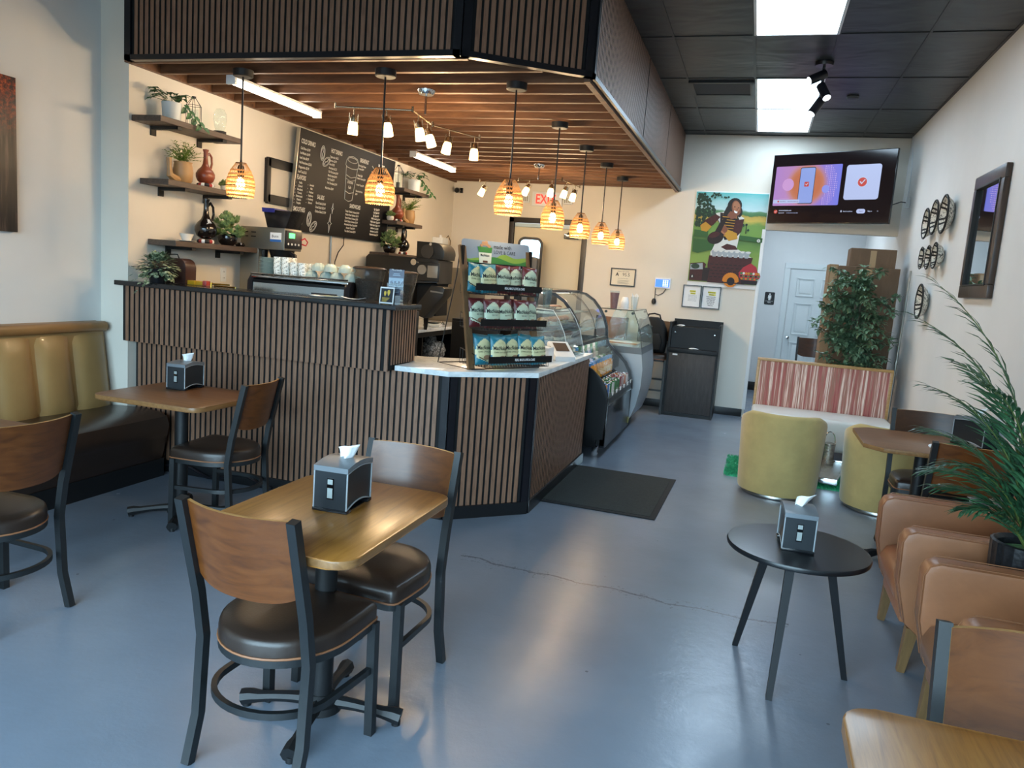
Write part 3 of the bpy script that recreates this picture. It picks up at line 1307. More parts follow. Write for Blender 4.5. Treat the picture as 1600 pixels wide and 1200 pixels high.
# ------------------------------------------------------------------ yellow barrel chairs
M_yel = mat('mustard_yellow_velvet', '#b09a62', .85, var=.12, vscale=5, bump=.1, bscale=260, sheen=.3)


def make_barrel(loc, rz, label):
    t = thing('barrel_chair', loc, rz, label, 'chair', 'yellow barrel chairs facing the striped bench')
    # the open front faces +Y
    b = MB()
    n = 40
    A0, A1 = radians(115), radians(425)
    outer, inner, top = [], [], []
    sections = []
    for i in range(n + 1):
        a = A0 + (A1 - A0) * i / n
        q = (1 - cos(2 * PI * i / n)) / 2
        ht = .50 + .185 * min(1, q * 1.35) ** .8
        c, s = cos(a), sin(a)
        prof = [(.300, .035), (.307, .06), (.318, .3), (.330, ht - .03), (.326, ht - .008), (.308, ht), (.285, ht - .003),
                (.268, ht - .02), (.255, .38), (.252, .2)]
        sections.append([b.bm.verts.new((r * c, r * s, z)) for r, z in prof])
    for A, B in zip(sections[:-1], sections[1:]):
        for j in range(len(A) - 1):
            b.bm.faces.new([A[j], B[j], B[j + 1], A[j + 1]])
    for S in (sections[0], sections[-1]):
        b.bm.faces.new(S)
    b.build('shell', M_yel, t, smooth=60)
    b = MB()
    b.lathe([(0, .05), (.29, .05), (.295, .2), (.285, .36), (.26, .40), (.15, .42), (0, .425)], n=36)
    b.build('seat', M_yel, t, smooth=60)
    b = MB()
    b.lathe([(.255, 0), (.272, .004), (.275, .02), (.268, .034), (.24, .036)], n=40, cap=False)
    b.lathe([(0, .036), (.26, .036), (.26, .05), (0, .05)], n=40)
    b.build('base_ring', M_steel, t)
    return t


br = make_barrel((.305, 6.535, 0), 0, 'mustard yellow barrel chair standing freely in the aisle in front of the striped bench')
dup(br, (1.09, 6.49, 0), 0, 'mustard yellow barrel chair half hidden behind the cut-corner table')

# ------------------------------------------------------------------ striped bench
t = NT('red_striped_fabric')
v = t.coord('Object', (1, .02, .02))
f = t.noise(v, 46, 3, .75)
t.link(t.ramp(f, [(.30, '#7d3b37'), (.42, '#a9605a'), (.5, '#8f6a5a'), (.55, '#c08a7e'), (.63, '#e8d8c8'), (.68, '#a2524c')]),
       t.b.inputs['Base Color'])
t.set(Roughness=.8)
t.b.inputs['Sheen Weight'].default_value = .2
M_str = t.m
M_wvin = mat('off_white_vinyl', '#d3d6d3', .35, bump=.05, bscale=90)
t = thing('upholstered_bench', (.70, 8.0, 0), 0, 'white-seated bench with a red striped fabric back, in front of the ficus', 'bench')
b = MB()
b.box(-.615, .615, .30, .36, .30, .93)
b.build('backrest', M_str, t)
b = MB()
b.box(-.64, .64, .29, .385, .925, .95, bev=.004)
b.box(-.64, -.612, .29, .385, .10, .93, bev=.004)
b.box(.612, .64, .29, .385, .10, .93, bev=.004)
b.build('back_frame', wood('light_oak_frame', '#96703f', '#b48c55', None, 'X', 3, .4, 8), t)
b = MB()
b.box(-.645, .635, -.30, .295, .17, .475, bev=.05, seg=4)
b.build('seat', M_wvin, t, smooth=60)
for sx in (-1, 1):
    for yy in (-.2, .2):
        b = MB()
        b.cbox((sx * .5, yy, .085), (.06, .06, .17), bev=.006)
        b.build('leg', M_blackm, t)

# shag rug
t = NT('green_artificial_grass')
v = t.coord('Object')
t.link(t.ramp(t.noise(v, 30, 3), [(.3, '#12704a'), (.7, '#3cc08a')]), t.b.inputs['Base Color'])
t.set(Roughness=.6)
M_grass = t.m
b = MB()
rn = random.Random(5)
b.box(0, 1.12, 0, .85, 0, .008)
for i in range(9000):
    x, y = rn.uniform(0, 1.12), rn.uniform(0, .85)
    if rn.random() < .35:
        y = rn.uniform(0, .25) if rn.random() < .5 else y
        x = rn.uniform(-.02, .1) if rn.random() < .5 else x
    a = rn.uniform(0, 2 * PI)
    h = rn.uniform(.018, .036)
    w = .003
    dx, dy = rn.uniform(-.012, .012), rn.uniform(-.012, .012)
    b.tri((x - w * cos(a), y - w * sin(a), .006), (x + w * cos(a), y + w * sin(a), .006), (x + dx, y + dy, h))
o = b.build('grass_rug', M_grass, smooth=None, loc=(-.10, 6.885, 0))
tag(o, 'green artificial grass rug on the floor between the barrel chairs and striped bench', 'rug')

# glittering tray and silver lantern on the rug
t = NT('silver_glitter')
v = t.coord('Object')
t.link(t.ramp(t.noise(v, 160, 2), [(.35, '#5e605f'), (.6, '#d9d6cc')]), t.b.inputs['Base Color'])
t.set(Roughness=.22, Metallic=.8)
t.bump(t.noise(v, 140, 2), .8, .004)
M_glit = t.m
t = thing('mirrored_tray', (.72, 7.38, .037), radians(-12), 'low glittery silver tray table lying on the green rug', 'tray')
b = MB()
b.box(-.17, .17, -.42, .42, .0, .035, bev=.004)
b.build('tray_top', M_glit, t)
b = MB()
for s in (-1, 1):
    b.box(s * .17 - .008, s * .17 + .008, -.43, .43, .0, .05, bev=.003)
    b.box(-.17, .17, s * .43 - .008, s * .43 + .008, .0, .05, bev=.003)
b.build('rim', M_chrome, t)
t = thing('lantern', (.78, 7.66, .074), 0, 'silver glitter lantern with a wire handle on the tray between the barrel chairs', 'lantern')
b = MB()
b.lathe([(.055, 0), (.06, .01), (.05, .1), (.058, .19), (.03, .2), (0, .2)], n=16)
b.build('body', M_glit, t)
b = MB()
b.tube([(.05 * cos(a), .01, .2 + .1 * sin(a)) for a in [PI * i / 12 for i in range(13)]], .006, 6)
b.build('handle', M_chrome, t)


# ------------------------------------------------------------------ palm in a ribbed black pot between the armchairs
M_moss = mat('green_moss', '#2c5a2a', .9, var=.4, vscale=60, bump=.8, bscale=120)
t = NT('palm_green')
v = t.coord('Object')
t.link(t.ramp(t.noise(v, 14, 3), [(.3, '#1c3a26'), (.7, '#3d6a45')]), t.b.inputs['Base Color'])
t.set(Roughness=.42)
M_palm = t.m
PT = thing('potted_palm', (1.115, 3.395, 0), 0, 'artificial palm in a tall ribbed black pot between the two tan armchairs', 'plant')
b = MB()
n = 48
rings = []
for r, z in [(.095, 0), (.1, .02), (.115, .3), (.128, .6), (.132, .712), (.122, .716), (.112, .70), (.108, .66)]:
    rings.append([b.bm.verts.new(((r + (.0035 if i % 2 and z < .715 and r > .112 else 0)) * cos(2 * PI * i / n),
                                  (r + (.0035 if i % 2 and z < .715 and r > .112 else 0)) * sin(2 * PI * i / n), z)) for i in range(n)])
for A, B in zip(rings[:-1], rings[1:]):
    for i in range(n):
        b.bm.faces.new([A[i], A[(i + 1) % n], B[(i + 1) % n], B[i]])
b.bm.faces.new(list(reversed(rings[0])))
b.build('pot', mat('ribbed_black_ceramic', '#17181a', .35, var=.6, vscale=60, bump=.5, bscale=50), PT, smooth=20)
b = MB()
b.lathe([(0, .67), (.108, .66), (.109, .675), (.06, .69), (0, .693)], n=24)
b.build('moss', M_moss, PT, smooth=None)
rn = random.Random(11)


def frond(b, base, az, elev, L, droop, nl=20, ll=.20, seed=0):
    """arching rachis with paired narrow leaflets"""
    rr = random.Random(seed)
    pts = []
    p = Vector(base)
    e = elev
    N = 22
    for i in range(N + 1):
        pts.append(p.copy())
        d = Vector((cos(az) * cos(e), sin(az) * cos(e), sin(e)))
        p = p + d * (L / N)
        e -= droop / N * (.5 + 1.3 * i / N)
    b.tube(pts, .003, 5, rs=[.0055 * (1 - .75 * i / N) for i in range(N + 1)], mi=1)
    for k in range(nl):
        q = .14 + .86 * k / (nl - 1)
        i = min(int(q * N), N - 1)
        c = pts[i].lerp(pts[i + 1], q * N - i)
        d = (pts[i + 1] - pts[i]).normalized()
        side = d.cross(Vector((0, 0, 1))).normalized()
        up = side.cross(d)
        for s in (-1, 1):
            l = ll * (1.0 - .65 * abs(q - .45) ** 1.2 * 1.6) * rr.uniform(.85, 1.1)
            dd = (d * (.75 + .5 * q) + side * s * (.75 - .35 * q) + up * rr.uniform(-.12, .12) - Vector((0, 0, .1))).normalized()
            b.leaf(c, dd, up, l, .019, 0, bend=.35, fold=.1)


specs = [  # azimuth deg, elevation deg, length, droop
    (178, 84, 1.02, .95), (190, 80, .78, 1.05), (172, 74, .60, 1.1), (200, 70, .50, 1.1), (186, 58, .40, 1.0),
    (215, 50, .38, .9), (160, 86, 1.12, .8), (120, 80, .9, 1.1), (70, 82, .95, 1.0), (20, 78, .6, 1.0), (300, 80, .75, 1.0),
    (250, 78, .70, 1.2), (340, 84, .7, .8), (265, 84, .95, 1.0), (225, 82, .85, 1.1), (180, 66, .48, 1.2)]
for k, (az, el, L, dr) in enumerate(specs):
    b = MB()
    frond(b, (0.012 * cos(radians(az)), .012 * sin(radians(az)), .69), radians(az), radians(el), L, dr, seed=k)
    for v_ in b.bm.verts:
        v_.co.x = min(v_.co.x, .37)
    b.build('frond', [M_palm, mat('palm_stem', '#5a6a35', .5)], PT, smooth=None)

# ------------------------------------------------------------------ ficus tree, cartons and a pole in the corner
t = NT('ficus_leaf')
v = t.coord('Object')
t.link(t.ramp(t.noise(v, 9, 3), [(.3, '#3b5a40'), (.7, '#7c9a7a')]), t.b.inputs['Base Color'])
t.set(Roughness=.38)
M_fic = t.m
FT = thing('ficus_tree', (.98, 8.76, 0), 0, 'tall leafy artificial ficus tree behind the striped bench', 'plant')
b = MB()
b.lathe([(.10, 0), (.13, .22), (.14, .25), (.12, .25), (.11, .2), (0, .2)], n=24)
b.build('pot', M_blackp, FT)
b = MB()
rn = random.Random(21)
for k in range(3):
    a = k * 2.1
    b.tube([(.03 * cos(a + z * 3), .03 * sin(a + z * 3), .2 + z) for z in [i * .1 for i in range(15)]], .011, 6)
tips = []
for k in range(84):
    z = rn.uniform(.70, 1.80)
    a = rn.uniform(0, 2 * PI)
    L = rn.uniform(.20, .44) * (1.15 - abs(z - 1.35) * .75)
    p = Vector((0, 0, z))
    pts = [p]
    e = rn.uniform(.1, .9)
    for i in range(6):
        d = Vector((cos(a) * cos(e), sin(a) * cos(e), sin(e)))
        p = p + d * L / 6
        e -= rn.uniform(.05, .35)
        a += rn.uniform(-.2, .2)
        pts.append(p)
    b.tube(pts, .004, 5)
    tips.append(pts)
for a, z, L in ((3.0, 2.0, .3), (2.6, 1.62, .42), (.2, 1.75, .42), (2.9, 1.35, .36), (1.4, 2.02, .12), (3.3, 1.1, .32), (.1, 2.0, .2)):
    pts = [Vector((0, 0, z - .25))]
    for i in range(6):
        q = (i + 1) / 6
        pts.append(Vector((cos(a) * L * q, sin(a) * L * q * .6, z - .25 + .28 * q - .1 * q * q)))
    b.tube(pts, .004, 5)
    tips.append(pts)
b.build('trunk', mat('ficus_bark', '#5b5145', .8, bump=.4, bscale=40), FT)
b = MB()
for pts in tips:
    for i in range(1, len(pts)):
        for q in range(9):
            c = pts[i - 1].lerp(pts[i], rn.random())
            a, e = rn.uniform(0, 2 * PI), rn.uniform(-.9, .6)
            d = Vector((cos(a) * cos(e), sin(a) * cos(e), sin(e)))
            out = Vector((c.x, c.y, 0))
            if out.length > .02:
                d = (d + out.normalized() * .5).normalized()
            b.leaf(c + d * .012, d, (0, 0, 1), rn.uniform(.055, .09), rn.uniform(.034, .048), 0)
b.build('foliage', M_fic, FT, smooth=None)

M_card = wood('brown_cardboard', '#5d4835', '#6d5641', None, 'Z', 1, .8, 5, bump=.04)
M_cardl = wood('pale_cardboard', '#86694a', '#967a5a', None, 'Z', 1, .8, 5, bump=.04)
M_tape = mat('brown_packing_tape', '#a08562', .3)
for (nm, x0, x1, y0, y1, z0, z1, lab, mm_) in (
        ('carton', .80, 1.41, 9.22, 9.62, 0, 1.97, 'tall brown carton standing on the floor behind the ficus tree', M_card),
        ('carton', .90, 1.36, 9.26, 9.58, 1.97, 2.17, 'smaller brown carton lying on top of the tall one', M_card),
        ('carton', .70, .795, 9.24, 9.6, 0, 1.98, 'narrow pale carton leaning at the left of the tall brown one', M_cardl)):
    o = thing(nm, ((x0 + x1) / 2, (y0 + y1) / 2, z0), 0, lab, 'box')
    b = MB()
    w, d, h = (x1 - x0) / 2, (y1 - y0) / 2, z1 - z0
    b.box(-w, w, -d, d, 0, h, bev=.004, seg=1)
    b.build('box', mm_, o)
    b = MB()
    b.box(-w * .98, w * .98, -.03, .03, h, h + .0015)
    b.box(-.03, .03, -d - .0015, -d, max(h - .25, 0), h - .02)
    b.build('tape', M_tape, o, smooth=None)
b = MB()
b.tube([(1.40, 8.70, .01), (1.482, 9.05, 1.95)], .011, 10)
b.lathe([(.018, 0), (.018, .03), (0, .03)], (1.44, 8.875, .97), 12)
tag(b.build('metal_pole', M_steel), 'thin metal pole leaning in the corner right of the ficus tree', 'pole')

# stool and small shelf glimpsed in the alcove
make_chair('bar_stool', (.82, 11.9, 0), radians(180), 'dark bar stool in the alcove beside the restroom door', None, M_plyd, h=.13)
# ------------------------------------------------------------------ slatted bar counter
ct = bpy.data.objects.new('bar_counter', None)
COL.objects.link(ct)
tag(ct, 'long bar counter clad in grey-brown vertical wood slats with black corners', 'counter')
CY, CX0, CXS, CYE, CYB = 4.50, -1.80, -1.355, 4.915, 6.62
SH = .935
b = MB()
slats(b, (XK + .002, CY), (CX0 - .05, CY), .085, SH, (0, -1))
b.build('slat_panel', [M_slat, M_slatd], ct, smooth=None)
_d = Vector((CXS - CX0, CYE - CY)).normalized()
b = MB()
slats(b, (CX0 + _d.x * .045, CY + _d.y * .045), (CXS - _d.x * .05, CYE - _d.y * .05), .085, SH, (_d.y, -_d.x))
b.build('slat_panel', [M_slat, M_slatd], ct, smooth=None)
b = MB()
slats(b, (CXS, CYE + .03), (CXS, CYB), .085, SH, (1, 0))
b.build('slat_panel', [M_slat, M_slatd], ct, smooth=None)
b = MB()
TH = .018
L = Vector((CXS - CX0, CYE - CY)).length
mm = Matrix((Vector((_d.x, _d.y, 0)), Vector((-_d.y, _d.x, 0)), Vector((0, 0, 1)))).transposed().to_4x4()
mm.translation = (CX0, CY, 0)
b.box(CX0 - .045, CX0 + .004, CY - TH, CY + .03, .0, SH)
b.box(0, .045, -TH, .03, .0, SH, m=mm)
b.build('corner_trim', M_blackp, ct, smooth=None, label='black glossy corner trim')
b = MB()
b.box(L - .045, L, -TH, .03, .0, SH, m=mm)
b.box(CXS - .03, CXS + TH, CYE, CYE + .03, .0, SH)
b.build('corner_trim', M_blackp, ct, smooth=None, label='black glossy corner trim')
b = MB()
b.box(XK + .002, CX0, CY - .022, CY + .02, 0, .085, bev=.004)
b.box(0, L, -.024, .02, 0, .085, m=mm)
b.box(CXS - .02, CXS + .024, CYE, CYB, 0, .085, bev=.004)
b.build('toe_kick', M_blackb, ct, smooth=30)
b = MB()
b.prism([(XK + .002, CY + .02), (CX0, CY + .02), (CXS - .02, CYE + .01), (CXS - .02, CYB), (-2.0, CYB), (-2.0, 5.2),
         (-2.15, 4.75), (XK + .002, 4.75)], 0, SH - .005)
b.build('carcass', M_slatd, ct, smooth=None)
# raised upper panel
UY, UX = 4.404, -2.19
b = MB()
slats(b, (-4.285, UY), (UX - .022, UY), .935, 1.327, (0, -1))
b.box(UX - .022, UX, UY - .014, UY, .935, 1.327)
b.build('upper_slat_panel', [M_slat, M_slatd], ct, smooth=None)
b = MB()
slats(b, (UX, UY), (UX, 4.79), .975, 1.327, (1, 0), pitch=.037, w=.025, dp=.010)
b.build('upper_slat_panel', [M_slat, M_slatd], ct, smooth=None)
b = MB()
b.prism([(-4.285, UY + .005), (UX - .005, UY + .005), (UX - .005, 4.74), (XK + .002, 4.74), (XK + .002, YJ - .002), (-4.285, YJ - .002)], .937, 1.325)
b.build('upper_carcass', M_slatd, ct, smooth=None)
b = MB()
b.prism([(-4.32, 4.355), (-2.135, 4.355), (-2.135, 4.745), (XK + .002, 4.745), (XK + .002, YJ - .004), (-4.32, YJ - .004)], 1.327, 1.360, bev=.004)
o = b.build('raised_countertop', mat('black_bar_top', '#17181a', .22, var=.2, vscale=3, coat=.2), smooth=40)
tag(o, 'black slab top of the raised bar, on the slatted counter', 'countertop')
b = MB()
b.prism([(UX + .012, 4.478), (-1.805, 4.478), (-1.332, 4.905), (-1.332, 6.66), (-2.0, 6.66), (-2.0, 5.25), (-2.36, 5.05), (-2.36, 4.80),
         (UX + .012, 4.80)], .936, .970, bev=.003)
o = b.build('stone_worktop', M_stone, smooth=40)
tag(o, 'white quartz worktop on the lower part of the slatted counter', 'countertop')
# black power cord tucked at the foot of the counter
b = MB()
b.tube([(-3.95 + .075 * i, CY - .05 - .012 * sin(i * 1.3), .02 + .06 * (1 + sin(i * .9)) * .5) for i in range(13)], .012, 6)
tag(b.build('coiled_cable', M_blackp), 'black cable lying along the foot of the bar counter behind the chair', 'cable')

# ------------------------------------------------------------------ worktops behind the bar
M_cab = mat('black_cabinet', '#0f1012', .45, spec=.3)
t = thing('back_bar_cabinet', (-3.3, 5.1, 0), 0, 'dark cabinet with a pale top hidden behind the raised bar, under the espresso machine', 'cabinet')
b = MB()
b.box(-.32, .95, -.33, .32, .0, .9)
b.build('carcass', M_cab, t, smooth=None)
b = MB()
b.box(-.33, .97, -.34, .34, .9, .93, bev=.003)
b.build('top', M_stone, t)
t = thing('kitchen_counter', (-3.93, 7.9, 0), 0, 'white-topped dark counter along the kitchen wall under the shelves', 'cabinet')
b = MB()
b.box(-.32, .36, -2.42, 1.55, .0, .10)
b.box(-.32, .36, -2.42, 1.55, .10, .13)
for y in (-2.42, -1.3, .1, 1.53):
    b.box(-.32, .36, y, y + .03, .1, .89)
b.box(-.32, -.28, -2.42, 1.55, .1, .89)
b.build('carcass', M_cab, t, smooth=None)
b = MB()
b.box(-.325, .40, -2.44, 1.6, .89, .925, bev=.003)
b.build('top', M_stone, t)
b = MB()
b.box(.35, .375, -2.42, 1.55, .83, .889)
b.build('rail', M_cab, t, smooth=None)
b = MB()
b.lathe([(.09, 0), (.11, .2), (.115, .21), (.1, .21), (.09, .02)], n=20)
tag(b.build('white_bucket', M_whitep, loc=(-3.78, 8.22, .525)), 'small white bucket under the wall counter', 'bucket')
b = MB()
b.box(-.25, .25, -.25, .25, 0, .39)
tag(b.build('storage_box', M_cab, loc=(-3.95, 8.25, .131), smooth=None), 'black storage box under the wall counter', 'box')
b = MB()
b.box(-.22, .24, -.25, .25, 0, .35)
tag(b.build('storage_box', M_cab, loc=(-3.95, 8.90, .131), smooth=None), 'black storage box under the wall counter holding the plastic bag', 'box')
t = NT('crumpled_clear_plastic')
v = t.coord('Object')
t.link(t.ramp(t.noise(v, 22, 5, .7, 1.5), [(.38, '#4f5152'), (.5, '#989b9b'), (.62, '#e9ebeb')]), t.b.inputs['Base Color'])
t.set(Roughness=.2, Alpha=.75)
t.bump(t.noise(v, 20, 5, .7, 1), 1, .02)
b = MB()
b.blob((0, 0, .12), (.15, .22, .13), n=20, jit=.28, seed=6)
b.blob((0, -.1, .26), (.07, .08, .10), n=20, jit=.35, seed=7)
tag(b.build('plastic_bag', t.m, loc=(-3.80, 8.86, .482), smooth=60), 'crumpled clear plastic bag under the wall counter', 'bag')

# tall black refrigerator side beyond the snack rack
t = thing('undercounter_fridge', (-2.66, 6.98, 0), 0, 'black cabinet seen between the bar end and the snack rack', 'fridge')
b = MB()
b.box(-.15, .35, 0, .6, .04, 1.145, bev=.006)
b.build('body', M_cab, t)
b = MB()
b.box(-.14, .34, -.02, -.001, .08, 1.12, bev=.004)
d = b.build('door', M_cab, t)
b = MB()
b.tube([(.3, -.05, .5), (.3, -.05, .95)], .008, 8)
b.cyl((.3, -.05, .52), (.3, -.02, .52), .006)
b.cyl((.3, -.05, .93), (.3, -.02, .93), .006)
b.build('handle', M_steel, d)

# ------------------------------------------------------------------ espresso machine, cups, grinders
t = thing('espresso_machine', (-3.16, 5.06, .93), 0, 'espresso machine with a mirrored back panel behind the raised bar', 'coffee machine')
b = MB()
b.extr_x([(-.22, .08), (-.20, .50), (-.16, .525), (.2, .525), (.24, .45), (.24, .08)], -.40, .40, bev=.006)
b.build('body', M_cab, t)
b = MB()
b.quad((-.375, -.2255, .12), (.375, -.2255, .12), (.375, -.2065, .48), (-.375, -.2065, .48))
t2 = mat('mirror_polished_steel', '#a9aeae', .16, metal=1, bump=.25, bscale=5)
b.build('mirror_panel', t2, t, smooth=None, label='polished reflective back panel')
for s in (-1, 1):
    b = MB()
    b.extr_x([(-.235, .08), (-.215, .49), (-.18, .535), (-.14, .535), (-.19, .08)], s * .40 - .022, s * .40 + .022, bev=.006)
    b.build('side_frame', M_blackp, t)
b = MB()
b.box(-.40, .40, -.20, .22, .515, .532, bev=.004)
b.tube([(-.4, -.205, .545), (.4, -.205, .545)], .006, 8)
b.build('cup_tray', M_chrome, t)
b = MB()
for x in (-.33, .33):
    for y in (-.16, .18):
        b.cyl((x, y, 0), (x, y, .09), .022, n=10)
b.build('foot', M_blackm, t)
TRAY = 1.463

M_cup = mat('pale_green_glazed_stoneware', '#a9b8b0', .25, var=.12, vscale=30)
SAU = 14
for k in range(SAU):
    b = None
    if k == 0:
        b = MB()
        b.lathe([(.03, 0), (.034, .003), (.066, .009), (.067, .012), (.034, .007), (0, .006)], n=24)
        s0 = b.build('saucer', M_cup, loc=(-3.515, 5.0, TRAY))
        tag(s0, 'pale green saucer at the very bottom of the stack on the espresso machine', 'saucer', 'stack of saucers')
    else:
        c = s0.copy()
        COL.objects.link(c)
        c.location = (-3.515 + .002 * sin(k * 2.1), 5.0, TRAY + .0093 * k)
        c['label'] = 'pale green saucer, %s from the bottom of the stack on the espresso machine' % ORD[k]
cup = MB()
cup.lathe([(0, 0), (.024, 0), (.027, .005), (.040, .014), (.048, .030), (.051, .058), (.048, .058), (.044, .030), (.022, .010), (0, .010)], n=24, cap=False)
cup.tube([(.047, 0, .05), (.068, 0, .052), (.078, 0, .038), (.066, 0, .022), (.045, 0, .02)], .005, 6)
for v in cup.bm.verts:
    pass
c0 = cup.build('coffee_cup', M_cup)
tag(c0, 'pale green coffee cup turned upside down on the espresso machine, lower row', 'cup', 'cups on the espresso machine')
spots = [(-3.14, 5.0, 0, 2.6), (-3.03, 5.02, 0, .8), (-2.925, 4.99, 0, 2.4), (-2.815, 5.0, 0, .1), (-3.09, 5.01, 1, 2.8), (-2.985, 5.0, 1, .6), (-2.865, 5.0, 1, .2)]
for k, (x, y, up, a) in enumerate(spots):
    c = c0 if k == 0 else c0.copy()
    if k:
        COL.objects.link(c)
    c.location = (x, y, TRAY + .060 + up * .0595)
    c.rotation_euler = (PI, 0, a)
    c['label'] = 'pale green upturned coffee cup, %s from the left, %s row on espresso machine' % (
        ORD[k - 4 * up], 'upper' if up else 'lower')
t = NT('cut_crystal')
v = t.coord('Object')
ck = t.add('ShaderNodeTexVoronoi')
ck.inputs['Scale'].default_value = 95
t.link(v, ck.inputs['Vector'])
t.link(t.ramp(ck.outputs['Distance'], [(.25, '#8c8c84'), (.42, '#e4e2d6'), (.6, '#fbfaf2')]), t.b.inputs['Base Color'])
t.set(Roughness=.12)
t.bump(ck.outputs['Distance'], 1, .004)
b = MB()
b.lathe([(.024, 0), (.028, .003), (.034, .075), (.032, .075), (.026, .006), (0, .006)], n=20, cap=False)
g0 = b.build('tumbler', t.m)
tag(g0, 'cut-glass tumbler stacked between the saucers and cups', 'glass', 'stacked cut-glass tumblers')
k = 0
for i in range(4):
    for up in range(3 if i < 2 else 2 if i < 4 else 1):
        for row in (0, 1):
            c = g0 if k == 0 else g0.copy()
            if k:
                COL.objects.link(c)
            c.location = (-3.405 + .070 * i, 4.965 + .08 * row, TRAY + .001 + .033 * up)
            c['label'] = 'cut-glass tumbler, %s from bottom, %s %s stack beside the saucers' % (ORD[up], ORD[i], ('front', 'back')[row])
            k += 1


M_bean = NT('roasted_beans')
v = M_bean.coord('Object')
vo = M_bean.add('ShaderNodeTexVoronoi')
vo.inputs['Scale'].default_value = 75
M_bean.link(v, vo.inputs['Vector'])
M_bean.link(M_bean.ramp(vo.outputs['Distance'], [(.1, '#2e1a12'), (.6, '#0d0705')]), M_bean.b.inputs['Base Color'])
M_bean.set(Roughness=.6)
M_bean.bump(vo.outputs['Distance'], .8, .005)
M_bean = M_bean.m
M_hop = glass('smoky_hopper_plastic', '#e3dfd8', .04, .03, .92)


def make_grinder(loc, label):
    t = thing('coffee_grinder', loc, 0, label, 'grinder', 'coffee grinders with bean hoppers')
    b = MB()
    b.box(-.10, .10, -.14, .14, 0, .36, bev=.015)
    b.build('body', M_cab, t)
    b = MB()
    b.lathe([(.06, .36), (.065, .40), (.098, .53), (.112, .60), (.115, .63)], n=28, cap=False)
    b.build('hopper', M_hop, t)
    b = MB()
    b.lathe([(0, .37), (.056, .37), (.06, .405), (.094, .53), (.100, .555), (.08, .565), (0, .568)], n=24)
    b.build('beans', M_bean, t)
    b = MB()
    b.lathe([(0, .63), (.118, .63), (.122, .642), (.10, .652), (0, .655)], n=28)
    b.build('lid', mat('smoky_brown_lid', '#3d342e', .25), t)
    return t


g = make_grinder((-2.67, 5.0, .93), 'coffee grinder with a bean-filled hopper just right of the espresso machine')
dup(g, (-2.48, 5.16, .93), 0, 'coffee grinder with a bean-filled hopper behind the brochure holder', 'coffee grinders with bean hoppers', scale=(.9, .9, .98))

# ------------------------------------------------------------------ things standing on the black bar top
BT = 1.361
t = thing('brochure_holder', (-2.24, 4.53, BT), radians(10), 'clear acrylic brochure holder with a dark blue leaflet at the right end of the bar', 'brochure holder')
b = MB()
b.box(-.055, .055, .03, .034, 0, .13)
b.box(-.055, .055, -.035, -.031, 0, .055)
b.box(-.055, .055, -.035, .034, 0, .003)
for s in (-1, 1):
    b.box(s * .055 - .0015, s * .055 + .0015, -.035, .034, 0, .09)
b.build('holder', M_acryl, t, smooth=None)


def flat_sign(b, m, w, h, mi_bg=0, th=.002):
    b.box(-w / 2, w / 2, 0, h, -th, 0, mi_bg, m=m)


M_navy = mat('navy_print', '#1f2f52', .3)
M_lblue = mat('pale_blue_print', '#9fb6c9', .4)
M_yellow = mat('yellow_print', '#d3b23a', .45)
bro = thing('brochure', (-2.24, 4.545, BT + .005), radians(10), 'dark blue travel leaflet standing in the clear holder on the bar', 'leaflet')
b = MB()
m = frame_m((0, .012, 0), (1, 0, 0), (0, .08, 1))
flat_sign(b, m, .10, .215)
b.box(-.048, .048, .105, .160, 0, .0006, 1, m=m)
for i in range(14):
    x = -.044 + i * .0065
    hh = .012 + .022 * abs(sin(i * 2.3))
    b.box(x, x + .005, .108, .108 + hh, .0006, .0011, 0, m=m)
for i, (z, w) in enumerate(((.185, .04), (.175, .05), (.09, .03), (.075, .055), (.065, .05))):
    b.box(-w / 2, w / 2, z, z + .004, 0, .0008, 1, m=m)
text_into(b, 'Mauristella', .016, m @ Matrix.Translation((0, .218 - .012, .001)), 2, 'CENTER')
b.build('sheet', [M_navy, M_lblue, M_paper], bro, smooth=None)
t = thing('card_display', (-2.262, 4.475, BT), radians(4), 'white-framed card with two yellow drops on black, in front of the leaflet on the bar', 'card')
b = MB()
m = frame_m((0, 0, 0), (1, 0, 0), (0, .15, 1))
b.box(-.048, .048, 0, .105, -.004, 0, 0, m=m)
b.build('frame', M_paper, t, smooth=None)
b = MB()
b.box(-.041, .041, .008, .096, 0, .0008, 0, m=m)
for cx, cy, s in ((-.012, .062, .017), (.012, .068, .020)):
    pts = [(cx + s * .62 * sin(a) * sin(a / 2), cy - s * cos(a)) for a in [2 * PI * i / 16 for i in range(16)]]
    b.prism(pts, .0008, .0014, 1, m=m)
for i in range(4):
    b.box(-.03, .02 - i * .006, .034 - i * .007, .037 - i * .007, .0008, .0012, 1, m=m)
b.build('print', [M_ink, M_yellow], t, smooth=None)
rn = random.Random(2)
